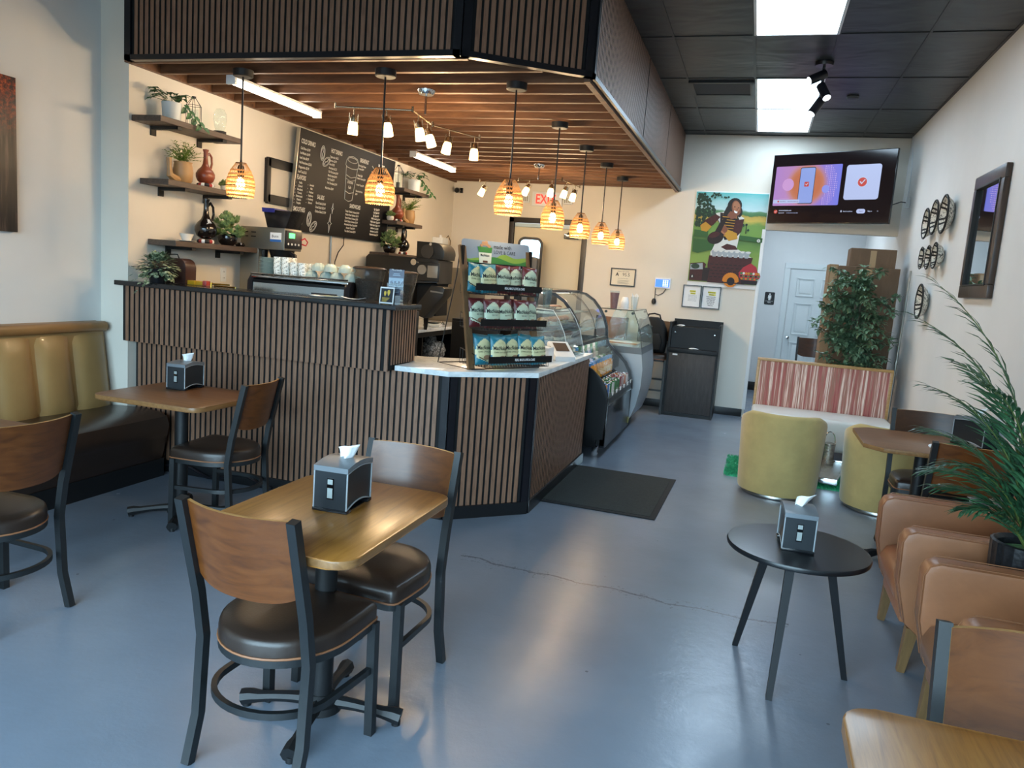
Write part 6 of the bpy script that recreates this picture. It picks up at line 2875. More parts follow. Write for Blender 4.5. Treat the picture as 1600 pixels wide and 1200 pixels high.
def can_kind(name, c1, c2, H_=.125, R_=.037):
    t = bpy.data.objects.new('drink_can', None)
    COL.objects.link(t)
    b = MB()
    b.lathe([(R_ * .8, 0), (R_, .008), (R_, H_ - .012), (R_ * .82, H_)], n=14, cap=False)
    for f in b.bm.faces:
        c = f.calc_center_median()
        if math.sin(math.atan2(c.y, c.x) * 3 + c.z * 40) > .45:
            f.material_index = 1
    b.build('wall', [mat(name, c1, .3, metal=.2), mat(name + '_accent', c2, .3)], t)
    b = MB()
    b.lathe([(R_ * .82, H_), (R_ * .76, H_ - .003), (0, H_ - .003)], n=14, cap=False)
    b.build('lid', M_chrome, t)
    return t


def bottle_kind(name, liq, capc, labc):
    t = bpy.data.objects.new('juice_bottle', None)
    COL.objects.link(t)
    b = MB()
    b.lathe([(.030, 0), (.036, .006), (.036, .11), (.028, .135), (.015, .15), (.015, .165)], n=14)
    b.build('bottle', mat(name, liq, .12, coat=.3), t)
    b = MB()
    b.lathe([(.0365, .03), (.0365, .09)], n=14, cap=False)
    b.build('wrap_label', mat(name + '_label', labc, .5), t)
    b = MB()
    b.lathe([(.022, .150), (.022, .182), (0, .182)], n=12)
    b.build('cap', mat(name + '_cap', capc, .35), t)
    return t


KC = [('green_can', '#1f7a3a', '#e3e6e2', 'green'), ('orange_can', '#c8641e', '#e8d9b0', 'orange'), ('red_can', '#8e1d22', '#d9c9c0', 'dark red'),
      ('blue_white_can', '#2a6fb8', '#dfe7ee', 'blue and white')]
kinds = {}


def place_drink(kind, mk, p, lab, cat, grp):
    if kind not in kinds:
        t = mk()
        tag(t, lab, cat, grp)
        t.location = p
        kinds[kind] = t
        return t
    return dup(kinds[kind], p, rn.uniform(0, 6), lab)


row1 = ['orange_can', 'blue_white_can', 'green_can', 'green_can', 'green_can', 'green_can', 'red_can', 'red_can', 'orange_can', 'red_can', 'orange_can', 'red_can', 'green_can', 'red_can', 'green_can', 'red_can', 'orange_can']
for ci in range(10):
    nm = row1[ci]
    d = [q for q in KC if q[0] == nm][0]
    for rr in range(2):
        place_drink(nm, lambda: can_kind(*d[:3]), (-1.258 - .078 * rr, 7.5 - PY + .07 + ci * .131, .546),
                    '%s drink can, %s from the near end, %s row, curved display' % (d[3], ORD[ci], 'front' if rr == 0 else 'second'), 'can', '%s drink cans in the display case' % d[3])
KB = {'orange_juice': ('#d48a28', '#3f86c9', '#d9a64a', 'orange juice bottle with a blue cap'),
      'green_bottle': ('#2d5a34', '#2d6b3a', '#c9c9b5', 'green bottle'),
      'red_bottle': ('#a8252c', '#d9d9d9', '#b8552c', 'red bottle'),
      'clear_bottle': ('#a9aca6', '#e2e4e2', '#c9b9b4', 'clear pinkish bottle')}
for ri, (x, z, seq) in enumerate(((-1.435, .661, ['orange_juice'] * 10), (-1.505, .661, ['green_bottle', 'red_bottle', 'orange_juice', 'green_bottle'] + ['clear_bottle', 'green_bottle', 'clear_bottle', 'green_bottle', 'clear_bottle', 'green_bottle']),
                                  (-1.60, .781, ['green_bottle', 'red_bottle', 'orange_juice', 'green_bottle', 'clear_bottle', 'green_bottle', 'clear_bottle', 'green_bottle', 'clear_bottle', 'green_bottle']),
                                  (-1.70, .781, ['green_bottle', 'red_bottle', 'red_bottle', 'clear_bottle', 'clear_bottle', 'red_bottle', 'red_bottle', 'clear_bottle', 'red_bottle', 'clear_bottle']))):
    for ci, nm in enumerate(seq):
        q = KB[nm]
        place_drink(nm, lambda: bottle_kind(nm, q[0], q[1], q[2]), (x, 7.5 - PY + .07 + ci * .131, z),
                    '%s, %s from the near end, %s' % (q[3], ORD[ci], ('middle step front row', 'middle step back row', 'top step front row', 'top step back row')[ri]), 'bottle', '%ss in the display case' % q[3])
# trays with cakes on the glass shelves
for k, (x, y, z) in enumerate(((-1.85, 7.15, 1.109), (-1.85, 7.75, 1.109), (-1.92, 7.4, 1.279))):
    b = MB()
    b.box(-.12, .12, -.18, .18, 0, .012, 0, bev=.003)
    b.blob((0, -.08, .035), (.08, .06, .03), jit=.2, seed=k, mi=1)
    b.blob((.01, .08, .035), (.07, .06, .03), jit=.2, seed=k + 5, mi=1)
    tag(b.build('cake_tray', [M_cab, M_mufb], loc=(x, y, z)), 'dark tray of cakes on a glass shelf in the curved display, ' + ['near end', 'far end', 'upper shelf'][k], 'tray')

# ------------------------------------------------------------------ silver gelato case
GC = thing('gelato_case', (0, 8.72, 0), 0, 'silver-fronted gelato case with a glass canopy beyond the black display', 'display case')
PYG = .46
b = MB()
fr = [(-1.80, .10), (-1.27, .10), (-1.19, .16), (-1.14, .30), (-1.105, .50), (-1.10, .70), (-1.125, .86), (-1.80, .86)]
b.extr_y(fr, -PYG, PYG)
b.build('silver_front', mat('silver_grey_panel', '#a9b0b5', .35, metal=.15), GC, smooth=40)
b = MB()
b.box(-1.75, -1.30, -PYG + .02, PYG - .02, 0, .10)
b.build('plinth', M_cab, GC, smooth=None)
b = MB()
b.extr_y([(-1.80, .861), (-1.122, .861), (-1.135, .93), (-1.80, .93)], -PYG, PYG)
b.build('rim', mat('grey_rim', '#6f7579', .35), GC, smooth=None)
b = MB()
for i in range(4):
    y = -PYG + .12 + i * .21
    b.box(-1.60, -1.25, y, y + .17, .92, .935, i % 3)
b.build('gelato_pan', [M_steel, M_muf, M_wcer], GC, smooth=None)
b = MB()
gl = [(-1.135, .93), (-1.15, 1.05), (-1.19, 1.18), (-1.25, 1.315)]
for A, B in zip(gl[:-1], gl[1:]):
    b.quad((A[0], -PYG, A[1]), (A[0], PYG, A[1]), (B[0], PYG, B[1]), (B[0], -PYG, B[1]))
b.box(-1.62, -1.25, -PYG, PYG, 1.315, 1.323)
for y in (-PYG, PYG):
    b.extr_y([(-1.60, .93)] + gl + [(-1.45, 1.315)], y - .003, y + .003)
b.build('canopy_glass', M_glass, GC, smooth=None)
b = MB()
for y in (-PYG, PYG):
    b.tube([(x, y, z) for x, z in gl], .004, 6)
b.tube([(-1.25, -PYG, 1.319), (-1.25, PYG, 1.319)], .005, 6)
b.tube([(-1.25, -PYG, 1.319), (-1.62, -PYG, 1.319)], .005, 6)
for y in (-PYG, PYG):
    for x, z in ((-1.17, 1.12), (-1.26, 1.29), (-1.55, 1.29)):
        b.cyl((x, y - .012, z), (x, y + .012, z), .014, n=10)
b.build('glass_edge', mat('dark_glass_edge', '#39403f', .2), GC)
# cups on top
t = thing('topping_cup', (-1.49, 8.36, 1.324), 0, 'tall cup full of speckled pink toppings on the gelato case', 'cup')
b = MB()
b.lathe([(.035, 0), (.05, .17), (0, .17)], n=20)
b.build('contents', mat('speckled_pink_sweets', '#8f5f5f', .6, var=.5, vscale=120, bump=.5, bscale=120), t)
b = MB()
b.lathe([(.036, -.0), (.0525, .19)], n=20, cap=False)
b.build('glass', M_acryl, t)
b = MB()
b.lathe([(.03, 0), (.045, .055), (.048, .058), (.042, .055), (.028, .006), (0, .006)], n=20)
w0 = b.build('paper_bowl', M_paper)
tag(w0, '', 'bowl', 'stacked white paper bowls on the gelato case')
for k in range(6):
    c = w0 if k == 0 else w0.copy()
    if k:
        COL.objects.link(c)
    c.rotation_euler = (PI, 0, 0)
    c.location = (-1.39 + (.05 if k == 5 else 0), 8.44, 1.383 + .014 * (k if k < 5 else 0))
    c.location = (-1.385, 8.44, 1.383 + .014 * k)
    c['label'] = 'white paper bowl, %s from the bottom of the upturned stack on the gelato case' % ORD[k]
t = thing('straw_cup', (-1.29, 8.50, 1.324), 0, 'clear cup of white spoons and straws on the gelato case', 'cup')
b = MB()
b.lathe([(.032, 0), (.045, .14)], n=20, cap=False)
b.build('glass', M_acryl, t)
b = MB()
for i in range(9):
    a = i * .7
    b.cyl((.012 * cos(a), .012 * sin(a), .004), (.034 * cos(a), .034 * sin(a), .155 + .01 * (i % 3)), .004, n=6)
b.build('straws', M_paper, t)

# ------------------------------------------------------------------ bar stools behind the cases, backpack
make_chair('bar_stool', (-1.24, 9.93, 0), radians(180), 'cherry-backed bar stool carrying the black backpack, by the back wall', None, M_plyd, h=.28)
make_chair('bar_stool', (-1.80, 9.85, 0), radians(180), 'cherry-backed bar stool seen through the gelato case glass', None, M_ply, h=.28)
t = thing('backpack', (-1.235, 9.90, .768), 0, 'black backpack sitting on the bar stool by the back wall', 'backpack')
b = MB()
poly = [(-.17, 0), (.17, 0), (.185, .12), (.17, .30), (.12, .40), (.05, .44), (-.05, .44), (-.12, .40), (-.17, .30), (-.185, .12)]
b.extr_y(poly, -.10, .08, bev=.04)
M_bp = mat('black_nylon', '#0f0f11', .7, bump=.2, bscale=200)
b.build('body', M_bp, t, smooth=60)
b = MB()
b.extr_y([(-.13, .03), (.13, .03), (.14, .16), (.10, .24), (-.10, .24), (-.14, .16)], -.14, -.09, bev=.02)
b.build('front_pocket', M_bp, t, smooth=60)
b = MB()
b.tube([(-.09, .0, .40), (-.07, 0, .47), (0, 0, .485), (.07, 0, .47), (.09, 0, .40)], .010, 8)
b.build('handle', M_bp, t)
b = MB()
b.box(-.02, .02, -.142, -.139, .045, .052)
b.tube([(-.16, -.09, .1), (-.165, -.10, .22), (-.12, -.10, .36)], .003, 5)
b.build('zip', M_steel, t)

# ------------------------------------------------------------------ waste cabinet by the back wall
t = thing('waste_cabinet', (-.705, 10.03, 0), 0, 'dark wood-grain waste cabinet with an open slot by the back wall', 'cabinet')
M_dkw = wood('dark_grey_woodgrain', '#292523', '#3d3836', None, 'Z', 2, .55, 8)
b = MB()
b.box(-.31, -.285, -.28, .28, 0, 1.17)
b.box(.285, .31, -.28, .28, 0, 1.17)
b.box(-.285, .285, -.26, .28, .03, .05)
b.box(-.285, .285, .26, .28, .0, 1.17)
b.box(-.285, .285, -.27, .25, 0, .035)
b.box(-.285, .285, -.10, .28, 1.10, 1.115)
b.box(-.285, .285, -.26, .28, .80, .82)
b.build('carcass', M_cab, t, smooth=None)
b = MB()
b.box(-.283, .283, -.285, -.262, .05, .80, bev=.002)
dr = b.build('door', M_dkw, t)
b = MB()
b.box(-.24, -.18, -.289, -.285, .765, .785)
b.build('handle_plate', M_whitep, dr, smooth=None)
b = MB()
b.box(-.31, .31, -.295, -.24, .80, .855, bev=.003)
b.build('slot_sill', M_cab, t)
b = MB()
b.box(-.284, .284, -.22, -.20, .855, 1.11)
b.build('back_flap', M_cab, t, smooth=None)
b = MB()
for s in (-1, 1):
    b.cyl((s * .24, -.222, 1.05), (s * .24, -.226, 1.05), .008, n=10)
b.build('screw', M_chrome, t)
b = MB()
b.box(-.310, .310, .255, .28, 1.17, 1.20)
b.build('top_lip', M_cab, t, smooth=None)
b = MB()
b.blob((0, 0, .01), (.05, .04, .014), jit=.4, seed=9)
tag(b.build('crumpled_napkin', M_tissue, loc=(-.90, 9.98, 1.117)), 'crumpled white napkin left on the top tray of the waste cabinet', 'tissue')
b = MB()
b.blob((0, 0, .006), (.06, .02, .008), jit=.5, seed=10)
tag(b.build('paper_scrap', M_paper, loc=(-.70, 9.77, .857)), 'torn white paper scrap on the sill of the waste cabinet', 'paper')

# ------------------------------------------------------------------ mat
t = NT('charcoal_rib_mat')
v = t.coord('Object', (1, 1, 1))
bk = t.add('ShaderNodeTexBrick')
bk.inputs['Scale'].default_value = 9
bk.inputs['Color1'].default_value = srgb('#15191a')
bk.inputs['Color2'].default_value = srgb('#1e2423')
bk.inputs['Mortar'].default_value = srgb('#0e1112')
bk.inputs['Mortar Size'].default_value = .03
t.link(v, bk.inputs['Vector'])
n2 = t.noise(t.coord('Object', (1, 14, 1)), 12, 4, .7)
n3 = t.noise(t.coord('Object', (14, 1, 1)), 12, 4, .7)
mx = t.add('ShaderNodeMix', data_type='RGBA')
t.link(n2, mx.inputs[0])
t.link(bk.outputs['Color'], mx.inputs[6])
mx.inputs[7].default_value = srgb('#2b312f')
mx.inputs[0].default_value = .5
t.link(mx.outputs[2], t.b.inputs['Base Color'])
t.set(Roughness=.9)
t.bump(n3, .6, .01)
M_mat = t.m
b = MB()
b.box(-.455, .455, -.61, .61, 0, .008, bev=.003)
o = thing('floor_mat', (-.955, 5.84, 0), radians(-1), 'dark charcoal ribbed entrance mat on the floor beside the counter', 'mat')
b.build('backing', M_slatd, o)
b = MB()
b.box(-.415, .415, -.57, .57, .008, .012, bev=.001)
b.build('pile', M_mat, o)

# ------------------------------------------------------------------ doors
d = bpy.data.objects.new('door_1', None)
COL.objects.link(d)
struct(d, 'white six-panel restroom door in the alcove')
d.location = (.88, 13.39, 0)
b = MB()
b.box(-.43, .43, -.01, .03, .005, 2.03)
M_door = mat('white_door_paint', '#cfd8da', .4)
rows = ((1.60, 1.90), (.98, 1.50), (.22, .86))
for z0, z1 in rows:
    for x0, x1 in ((-.33, -.05), (.05, .33)):
        # recessed moulded panels
        for (xa, xb, za, zb) in ((x0, x1, z0, z0 + .022), (x0, x1, z1 - .022, z1), (x0, x0 + .022, z0, z1), (x1 - .022, x1, z0, z1)):
            b.box(xa, xb, -.030, -.008, za, zb, bev=.008)
        b.box(x0 + .05, x1 - .05, -.022, -.008, z0 + .05, z1 - .05, bev=.010)
b.build('leaf', M_door, d, smooth=30)
b = MB()
b.box(-.53, -.44, -.02, .01, 0, 2.13, bev=.006)
b.box(.44, .53, -.02, .01, 0, 2.13, bev=.006)
b.box(-.53, .53, -.022, .01, 2.04, 2.13, bev=.006)
b.build('casing', M_door, d, smooth=30)
b = MB()
b.lathe([(.012, 0), (.012, .03), (.028, .045), (.03, .06), (.02, .07), (0, .072)], (-.37, -.01, .93), 18, axis=(0, -1, 0))
hd = b.build('door_handle', M_chrome, d)
b = MB()
b.box(-.35, -.345, -.08, -.075, .80, .92)
b.tube([(-.36, -.07, .91), (-.35, -.09, .88), (-.345, -.08, .84)], .004, 5)
b.build('key', M_steel, hd)

d = bpy.data.objects.new('door_2', None)
COL.objects.link(d)
struct(d, 'cream rear exit door in a black steel frame')
d.location = (-2.845, YB, 0)
b = MB()
b.box(-.49, .49, .03, .08, 0, 2.31)
b.build('leaf', mat('cream_steel_door', '#d5cab0', .5), d, smooth=None)
b = MB()
b.box(-.555, -.485, -.02, .10, 0, 2.395, bev=.004)
b.box(.485, .555, -.02, .10, 0, 2.395, bev=.004)
b.box(-.555, .555, -.02, .10, 2.325, 2.395, bev=.004)
b.build('frame', mat('dark_bronze_frame', '#2b2520', .4), d)
b = MB()
b.box(-.47, .47, -.01, .03, 2.27, 2.318)
b.build('head_gasket', mat('pale_blue_strip', '#b8cdd6', .4), d, smooth=None)
b = MB()
b.box(.24, .44, -.035, .03, 2.14, 2.21, bev=.01)
b.tube([(.28, -.04, 2.20), (.40, -.16, 2.25)], .01, 6)
b.build('door_closer', M_chrome, d)

# tall rounded mirror leaning in front of the exit door
t = thing('standing_mirror', (-2.98, 10.02, 0), 0, 'tall narrow mirror with a rounded black frame in front of the exit door', 'mirror', rot=(0, 0, radians(11.8)))
poly = rrect(.30, 1.62, .075, 8, 0, 1.29)
b = MB()
b.tube([(x, 0, z) for x, z in poly], 0, flat=(.03, .035), closed=True)
b.build('frame', M_blackm, t, smooth=40)
b = MB()
b.extr_y(rrect(.28, 1.60, .07, 8, 0, 1.29), .0, .008)
b.build('mirror_glass', mat('silvered_mirror', '#cfdcdf', .03, metal=1), t, smooth=None)
b = MB()
b.tube([(-.1, .0, .5), (-.1, .02, 0)], .01, 6)
b.tube([(.1, .0, .5), (.1, .02, 0)], .01, 6)
b.build('foot', M_blackm, t)
# dark office chair top seen beside it
t = thing('dark_device', (-2.86, 9.72, 1.60), 0, 'dark rounded panel on a pole stand behind the snack rack beside the tall mirror', 'stand')
b = MB()
b.box(-.11, .11, -.1, .04, -.25, .25, bev=.05)
b.build('body', mat('dark_grey_plastic', '#35373a', .4), t)
b = MB()
b.tube([(-.08, -.02, .25), (-.11, -.02, .36)], .012, 6)
b.build('lever', M_blackm, t)
b = MB()
b.cyl((0, -.03, -.24), (0, -.03, -1.58), .02, n=12)
b.build('pole', M_blackm, t)
b = MB()
b.lathe([(0, -1.60), (.16, -1.60), (.16, -1.585), (.03, -1.575), (0, -1.575)], (0, -.03, 0), 24)
b.build('base', M_blackm, t)

# ------------------------------------------------------------------ exit sign and emergency lights
M_exit = emit('lit_red_exit_letters', '#ff2a1e', 1.6)
t = thing('exit_sign', (-2.88, YB - .001, 2.555), 0, 'white exit sign with glowing red letters above the rear door', 'exit sign')
b = MB()
b.box(-.21, .21, -.05, 0, 0, .19, bev=.006)
b.build('housing', M_white, t)
b = MB()
text_into(b, 'EXIT', .175, frame_m((-.02, -.0515, .035), (1, 0, 0), (0, 0, 1)), 0, 'CENTER', .78, .02)
b.build('letters', M_exit, t, smooth=None)
for k, x in enumerate((-.31, .29)):
    b = MB()
    b.box(x - .06, x + .06, -.05, 0, .04, .14, bev=.012)
    em = b.build('emergency_lamp', M_whitep, t)
    b = MB()
    for i in range(4):
        b.box(x - .045 + .024 * i, x - .031 + .024 * i, -.053, -.05, .055, .125)
    b.build('louvre', mat('grey_louvre', '#8a8a80', .4), em, smooth=None)
# security camera in the kitchen corner
t = thing('security_camera', (-4.17, 10.27, 2.72), 0, 'small black security camera in the kitchen corner under the soffit', 'camera')
b = MB()
b.cyl((0, .07, 0), (.01, -.06, -.01), .035, n=16)
b.box(-.05, .05, .05, .079, -.035, .035, bev=.004)
b.build('body', M_dblk, t)
b = MB()
b.cyl((.01, -.06, -.01), (.011, -.066, -.011), .02, n=14)
b.build('lens', M_screen_off, t)


# ------------------------------------------------------------------ framed things on the back wall
def back_frame(name, cx, cz, w, h, label, cat, fcol, bw=.014, y=YB, dpt=.02):
    t = thing(name, (cx, y - .001, cz), 0, label, cat)
    b = MB()
    for s in (-1, 1):
        b.box(s * w / 2 - (bw if s > 0 else 0), s * w / 2 + (0 if s > 0 else bw), -dpt, 0, -h / 2, h / 2)
        b.box(-w / 2 + bw, w / 2 - bw, -dpt, 0, s * h / 2 - (bw if s > 0 else 0), s * h / 2 + (0 if s > 0 else bw))
    b.build('frame', fcol, t, smooth=None)
    return t


t = back_frame('certificate_frame', -1.755, 1.68, .335, .235, 'framed inspection certificate with a handwritten A 95.5 grade', 'certificate', M_blackp)
b = MB()
b.box(-.155, .155, -.008, -.004, -.105, .105, 0)
m_ = frame_m((0, -.0085, 0), (1, 0, 0), (0, 0, 1))
text_into(b, 'INSPECTION GRADE', .017, m_ @ Matrix.Translation((0, .07, 0)), 1, 'CENTER')
text_into(b, 'A', .062, m_ @ Matrix.Translation((-.10, .015, 0)), 1, 'LEFT', 1, .03)
text_into(b, '95.5', .062, m_ @ Matrix.Translation((-.01, .015, 0)), 1, 'LEFT', .95)
text_into(b, 'Department of Public Health', .012, m_ @ Matrix.Translation((0, -.02, 0)), 1, 'CENTER')
for i in range(4):
    b.box(-.07, .09 - .02 * (i % 2), -.0085, -.008, -.045 - .014 * i, -.042 - .014 * i, 1)
b.build('certificate', [mat('cream_paper', '#e0d8c4', .6), M_ink], t, smooth=None)

t = thing('keypad_panel', (-1.225, YB - .001, 1.635), 0, 'white wall keypad with a glowing blue touch screen', 'keypad')
b = MB()
b.box(-.105, .105, -.03, 0, -.065, .075, bev=.008)
b.build('housing', M_whitep, t)
b = MB()
b.box(-.09, .09, -.032, -.030, -.045, .055, 0)
sc = b.build('screen', emit('blue_touch_screen', '#2f6bff', 1.3), t, smooth=None)
b = MB()
for i in range(3):
    for j in range(4):
        b.box(.005 + .026 * i, .022 + .026 * i, -.0335, -.032, -.035 + .022 * j, -.020 + .022 * j)
b.build('key_icon', emit('white_key_icons', '#cfe4ff', 1.4), sc, smooth=None)
b = MB()
b.tube([(.05, -.01, -.066), (.02, -.012, -.12), (-.04, -.012, -.155), (-.075, -.012, -.15)], .005, 6)
b.tube([(-.085, -.01, -.066), (-.085, -.012, -.20)], .004, 6)
b.build('wire', M_blackp, t)
b = MB()
b.lathe([(0, -.045), (.028, -.03), (.032, 0), (.02, .03), (0, .038)], (-.09, -.025, -.235), 14)
b.build('fob', M_blackp, t)

M_hl = mat('highlighter_yellow', '#d8d23c', .6)
for k, (cx, lab) in enumerate(((-.835, 'framed notice with a yellow highlighted heading, left one of the pair under the poster'),
                               (-.59, 'framed notice with bold text and yellow heading, right of the pair under the poster'))):
    t = back_frame('framed_notice', cx, 1.50, .235, .29, lab, 'notice', M_blackp, .012)
    b = MB()
    b.box(-.107, .107, -.008, -.004, -.135, .135, 0)
    b.box(-.03 - .012 * k, .045 + .01 * k, -.0085, -.008, .055, .078, 2)
    b.box(-.02 - .012 * k, .045 + .01 * k, -.0085, -.008, .028, .048, 2)
    m_ = frame_m((0, -.009, 0), (1, 0, 0), (0, 0, 1))
    if k == 0:
        text_into(b, 'Customer', .020, m_ @ Matrix.Translation((.008, .060, 0)), 1, 'CENTER', .9)
        text_into(b, 'Notice', .020, m_ @ Matrix.Translation((.012, .031, 0)), 1, 'CENTER', .9)
        for i in range(5):
            text_into(b, 'Thank you for your kind visit', .0125, m_ @ Matrix.Translation((.01, .008 - .017 * i, 0)), 1, 'CENTER', .75)
    else:
        text_into(b, 'Restroom', .026, m_ @ Matrix.Translation((0, .058, 0)), 1, 'CENTER', .85, .01)
        text_into(b, 'Policy', .026, m_ @ Matrix.Translation((.004, .030, 0)), 1, 'CENTER', .85, .01)
        for i, s in enumerate(('Restrooms are for', 'paying customers', 'only. Please ask', 'the staff for key', 'and return it', 'thank you')):
            text_into(b, s, .022, m_ @ Matrix.Translation((0, .004 - .022 * i, 0)), 1, 'CENTER', .72, .02)
    b.build('sheet', [M_paper, M_ink, M_hl], t, smooth=None)

# restroom sign
t = thing('restroom_sign', (.165, 13.399, 1.535), 0, 'black restroom sign with a white figure of a man left of the alcove door', 'sign')
b = MB()
b.extr_y(rrect(.155, .205, .016, 4), -.006, 0)
b.build('plate', mat('black_sign_plate', '#1a1c20', .4), t, smooth=None)
b = MB()
m_ = frame_m((0, -.0068, 0), (1, 0, 0), (0, 0, 1))
b.prism([(.013 * cos(q), .068 + .013 * sin(q)) for q in [2 * PI * j / 14 for j in range(14)]], 0, .001, m=m_)
b.prism([(-.024, .050), (.024, .050), (.026, .0), (.018, .0), (.016, .034), (.015, -.030), (.002, -.030), (0, .004), (-.002, -.030), (-.015, -.030), (-.016, .034), (-.018, .0), (-.026, .0)], 0, .001, m=m_)
b.box(-.06, .06, -.0072, -.0068, -.047, -.044)
text_into(b, 'MEN', .026, m_ @ Matrix.Translation((0, -.075, 0)), 0, 'CENTER')
b.build('pictogram', M_paper, t, smooth=None)

# ------------------------------------------------------------------ poster: coffee ceremony outdoors (flat print built from coloured shapes)
PW, PH = .885, 1.135
t = thing('coffee_poster', (-.465, YB - .001, 2.265), 0, 'large poster of a smiling woman pouring coffee outdoors over a table of cups', 'poster')
b = MB()
b.box(-PW / 2 - .004, PW / 2 + .004, -.012, 0, -PH / 2 - .055, PH / 2 + .012)
b.build('mount', M_paper, t, smooth=None)
tt = NT('poster_lawn_and_sky')
v = tt.coord('Object')
sp = tt.add('ShaderNodeSeparateXYZ')
tt.link(v, sp.inputs[0])
nz = tt.noise(tt.coord('Object', (1, 1, 3)), 5, 5, .6)
ad = tt.add('ShaderNodeMath', operation='MULTIPLY_ADD')
tt.link(nz, ad.inputs[0])
ad.inputs[1].default_value = .10
tt.link(sp.outputs[2], ad.inputs[2])
mr = tt.add('ShaderNodeMapRange')
mr.inputs[1].default_value = -PH / 2 + .05
mr.inputs[2].default_value = PH / 2 + .05
tt.link(ad.outputs[0], mr.inputs[0])
tt.link(tt.ramp(mr.outputs[0], [(.0, '#84a03f'), (.30, '#7c9a40'), (.40, '#648a3c'), (.50, '#3f6a32'), (.54, '#6f9640'), (.66, '#6b9242'), (.70, '#c1a94a'), (.745, '#b59b45'),
                                (.755, '#3d6b38'), (.80, '#54845a'), (.815, '#b9d3d6'), (1.0, '#57b3b4')]), tt.b.inputs['Base Color'])
tt.set(Roughness=.45)
b = MB()
b.box(-PW / 2, PW / 2, -.0135, -.012, -PH / 2, PH / 2)
b.build('background_print', tt.m, t, smooth=None)
PM = frame_m((0, -.0137, 0), (1, 0, 0), (0, 0, 1))
PC_ = {'tree': mat('print_dark_foliage', '#1f3a2a', .5, var=.5, vscale=40), 'skin': mat('print_brown_skin', '#7a4a35', .5), 'hair': mat('print_black_hair', '#17120f', .5),
       'white': mat('print_white_dress', '#cfd0cb', .5), 'gold': mat('print_gold_pattern', '#b98a2c', .5), 'dark': mat('print_dark_red_brown', '#3f1716', .5, var=.2, vscale=30),
       'dk': mat('print_near_black', '#1b0f10', .5), 'orange': mat('print_orange', '#d07d1c', .5), 'red': mat('print_red_basket', '#a82a35', .5), 'cup': mat('print_grey_cups', '#9aa2a8', .5),
       'shade': mat('print_shadow_green', '#2f5a2c', .5), 'green': mat('print_green', '#3a7a48', .5), 'teeth': M_paper, 'skinl': mat('print_light_skin', '#a06a4c', .5)}
keys = list(PC_.keys())
b = MB()
_z = [0]


def pp(pts, key, lay=None):
    _z[0] += .00006
    z = _z[0]
    b.prism([((x - .5) * PW, (.5 - y) * PH) for x, y in pts], z - .00005, z, keys.index(key), m=PM)


def el(cx, cy, rx, ry, key, rot=0, n=18):
    r = radians(rot)
    k = PW / PH
    pts = []
    for i in range(n):
        a = -2 * PI * i / n
        x, y = rx * cos(a), ry * sin(a)
        pts.append((cx + x * cos(r) - y * sin(r) / k, cy + x * sin(r) * k + y * cos(r)))
    pp(pts, key)


def hull(cx, cy, r, key, seed, n=14):
    rn_ = random.Random(seed)
    pp([(cx + r * (.7 + .5 * rn_.random()) * cos(-2 * PI * i / n), cy + r * .8 * (.7 + .5 * rn_.random()) * sin(-2 * PI * i / n)) for i in range(n)], key)


rn = random.Random(9)
for i in range(190):          # spruce boughs at the left
    y = rn.uniform(.0, .36)
    x = rn.uniform(.0, .10 + .30 * (y / .36) ** .7 if y < .3 else .2)
    x = max(.03, x)
    hull(x + .01, y + .02, rn.uniform(.012, .026), 'tree', i)
for i in range(16):
    hull(rn.uniform(.2, .46), rn.uniform(.012, .06), rn.uniform(.010, .018), 'tree', 100 + i)
pp([(.66, .46), (.98, .48), (.98, .53), (.64, .51)], 'shade')
pp([(.02, .42), (.22, .43), (.22, .50), (.02, .50)], 'shade')
pp([(.02, .52), (.30, .53), (.36, .62), (.10, .68), (.02, .67)], 'shade')
for x, y in ((.70, .35), (.74, .34), (.77, .40)):
    hull(x, y, .018, 'tree', int(x * 99))
pp([(.74, .33), (.745, .33), (.75, .44), (.735, .44)], 'dk')
# white dress and shawl
pp([(.30, .23), (.40, .21), (.62, .24), (.70, .27), (.66, .46), (.64, .62), (.30, .64), (.36, .50), (.42, .40), (.34, .30)], 'white')
pp([(.36, .22), (.60, .24), (.64, .30), (.62, .50), (.46, .52), (.38, .40)], 'dk')
for i in range(8):
    pp([(.40, .26 + .03 * i), (.60, .27 + .03 * i), (.60, .278 + .03 * i), (.40, .268 + .03 * i)], 'gold')
for i in range(6):
    el(.41 + .036 * i, .235 + .005 * i, .010, .010, 'gold')
el(.55, .14, .10, .085, 'hair', 0)
pp([(.50, .08), (.44, .16), (.40, .24), (.45, .26), (.50, .20)], 'hair')
el(.63, .21, .035, .055, 'hair')
el(.575, .165, .062, .085, 'skin', -14)
el(.575, .15, .050, .060, 'skinl', -14)
pp([(.50, .20), (.58, .22), (.60, .27), (.52, .29), (.46, .25)], 'skin')
pp([(.545, .192), (.60, .205), (.59, .222), (.56, .218)], 'teeth')
for ex in (.552, .606):
    el(ex, .152 + .01 * (ex > .6), .012, .0045, 'hair')
el(.588, .178, .010, .008, 'skin')
# arms
pp([(.30, .24), (.37, .27), (.28, .36), (.16, .42), (.10, .38), (.16, .31)], 'dark')
pp([(.10, .37), (.17, .33), (.26, .38), (.20, .44), (.12, .43)], 'gold')
pp([(.58, .30), (.70, .28), (.68, .42), (.60, .50), (.56, .44)], 'dark')
pp([(.48, .40), (.62, .44), (.64, .50), (.52, .53), (.44, .46)], 'gold')
el(.42, .40, .07, .045, 'skin', 30)
for i in range(4):
    el(.385 + .02 * i, .415 + .012 * i, .026, .009, 'skinl', 40)
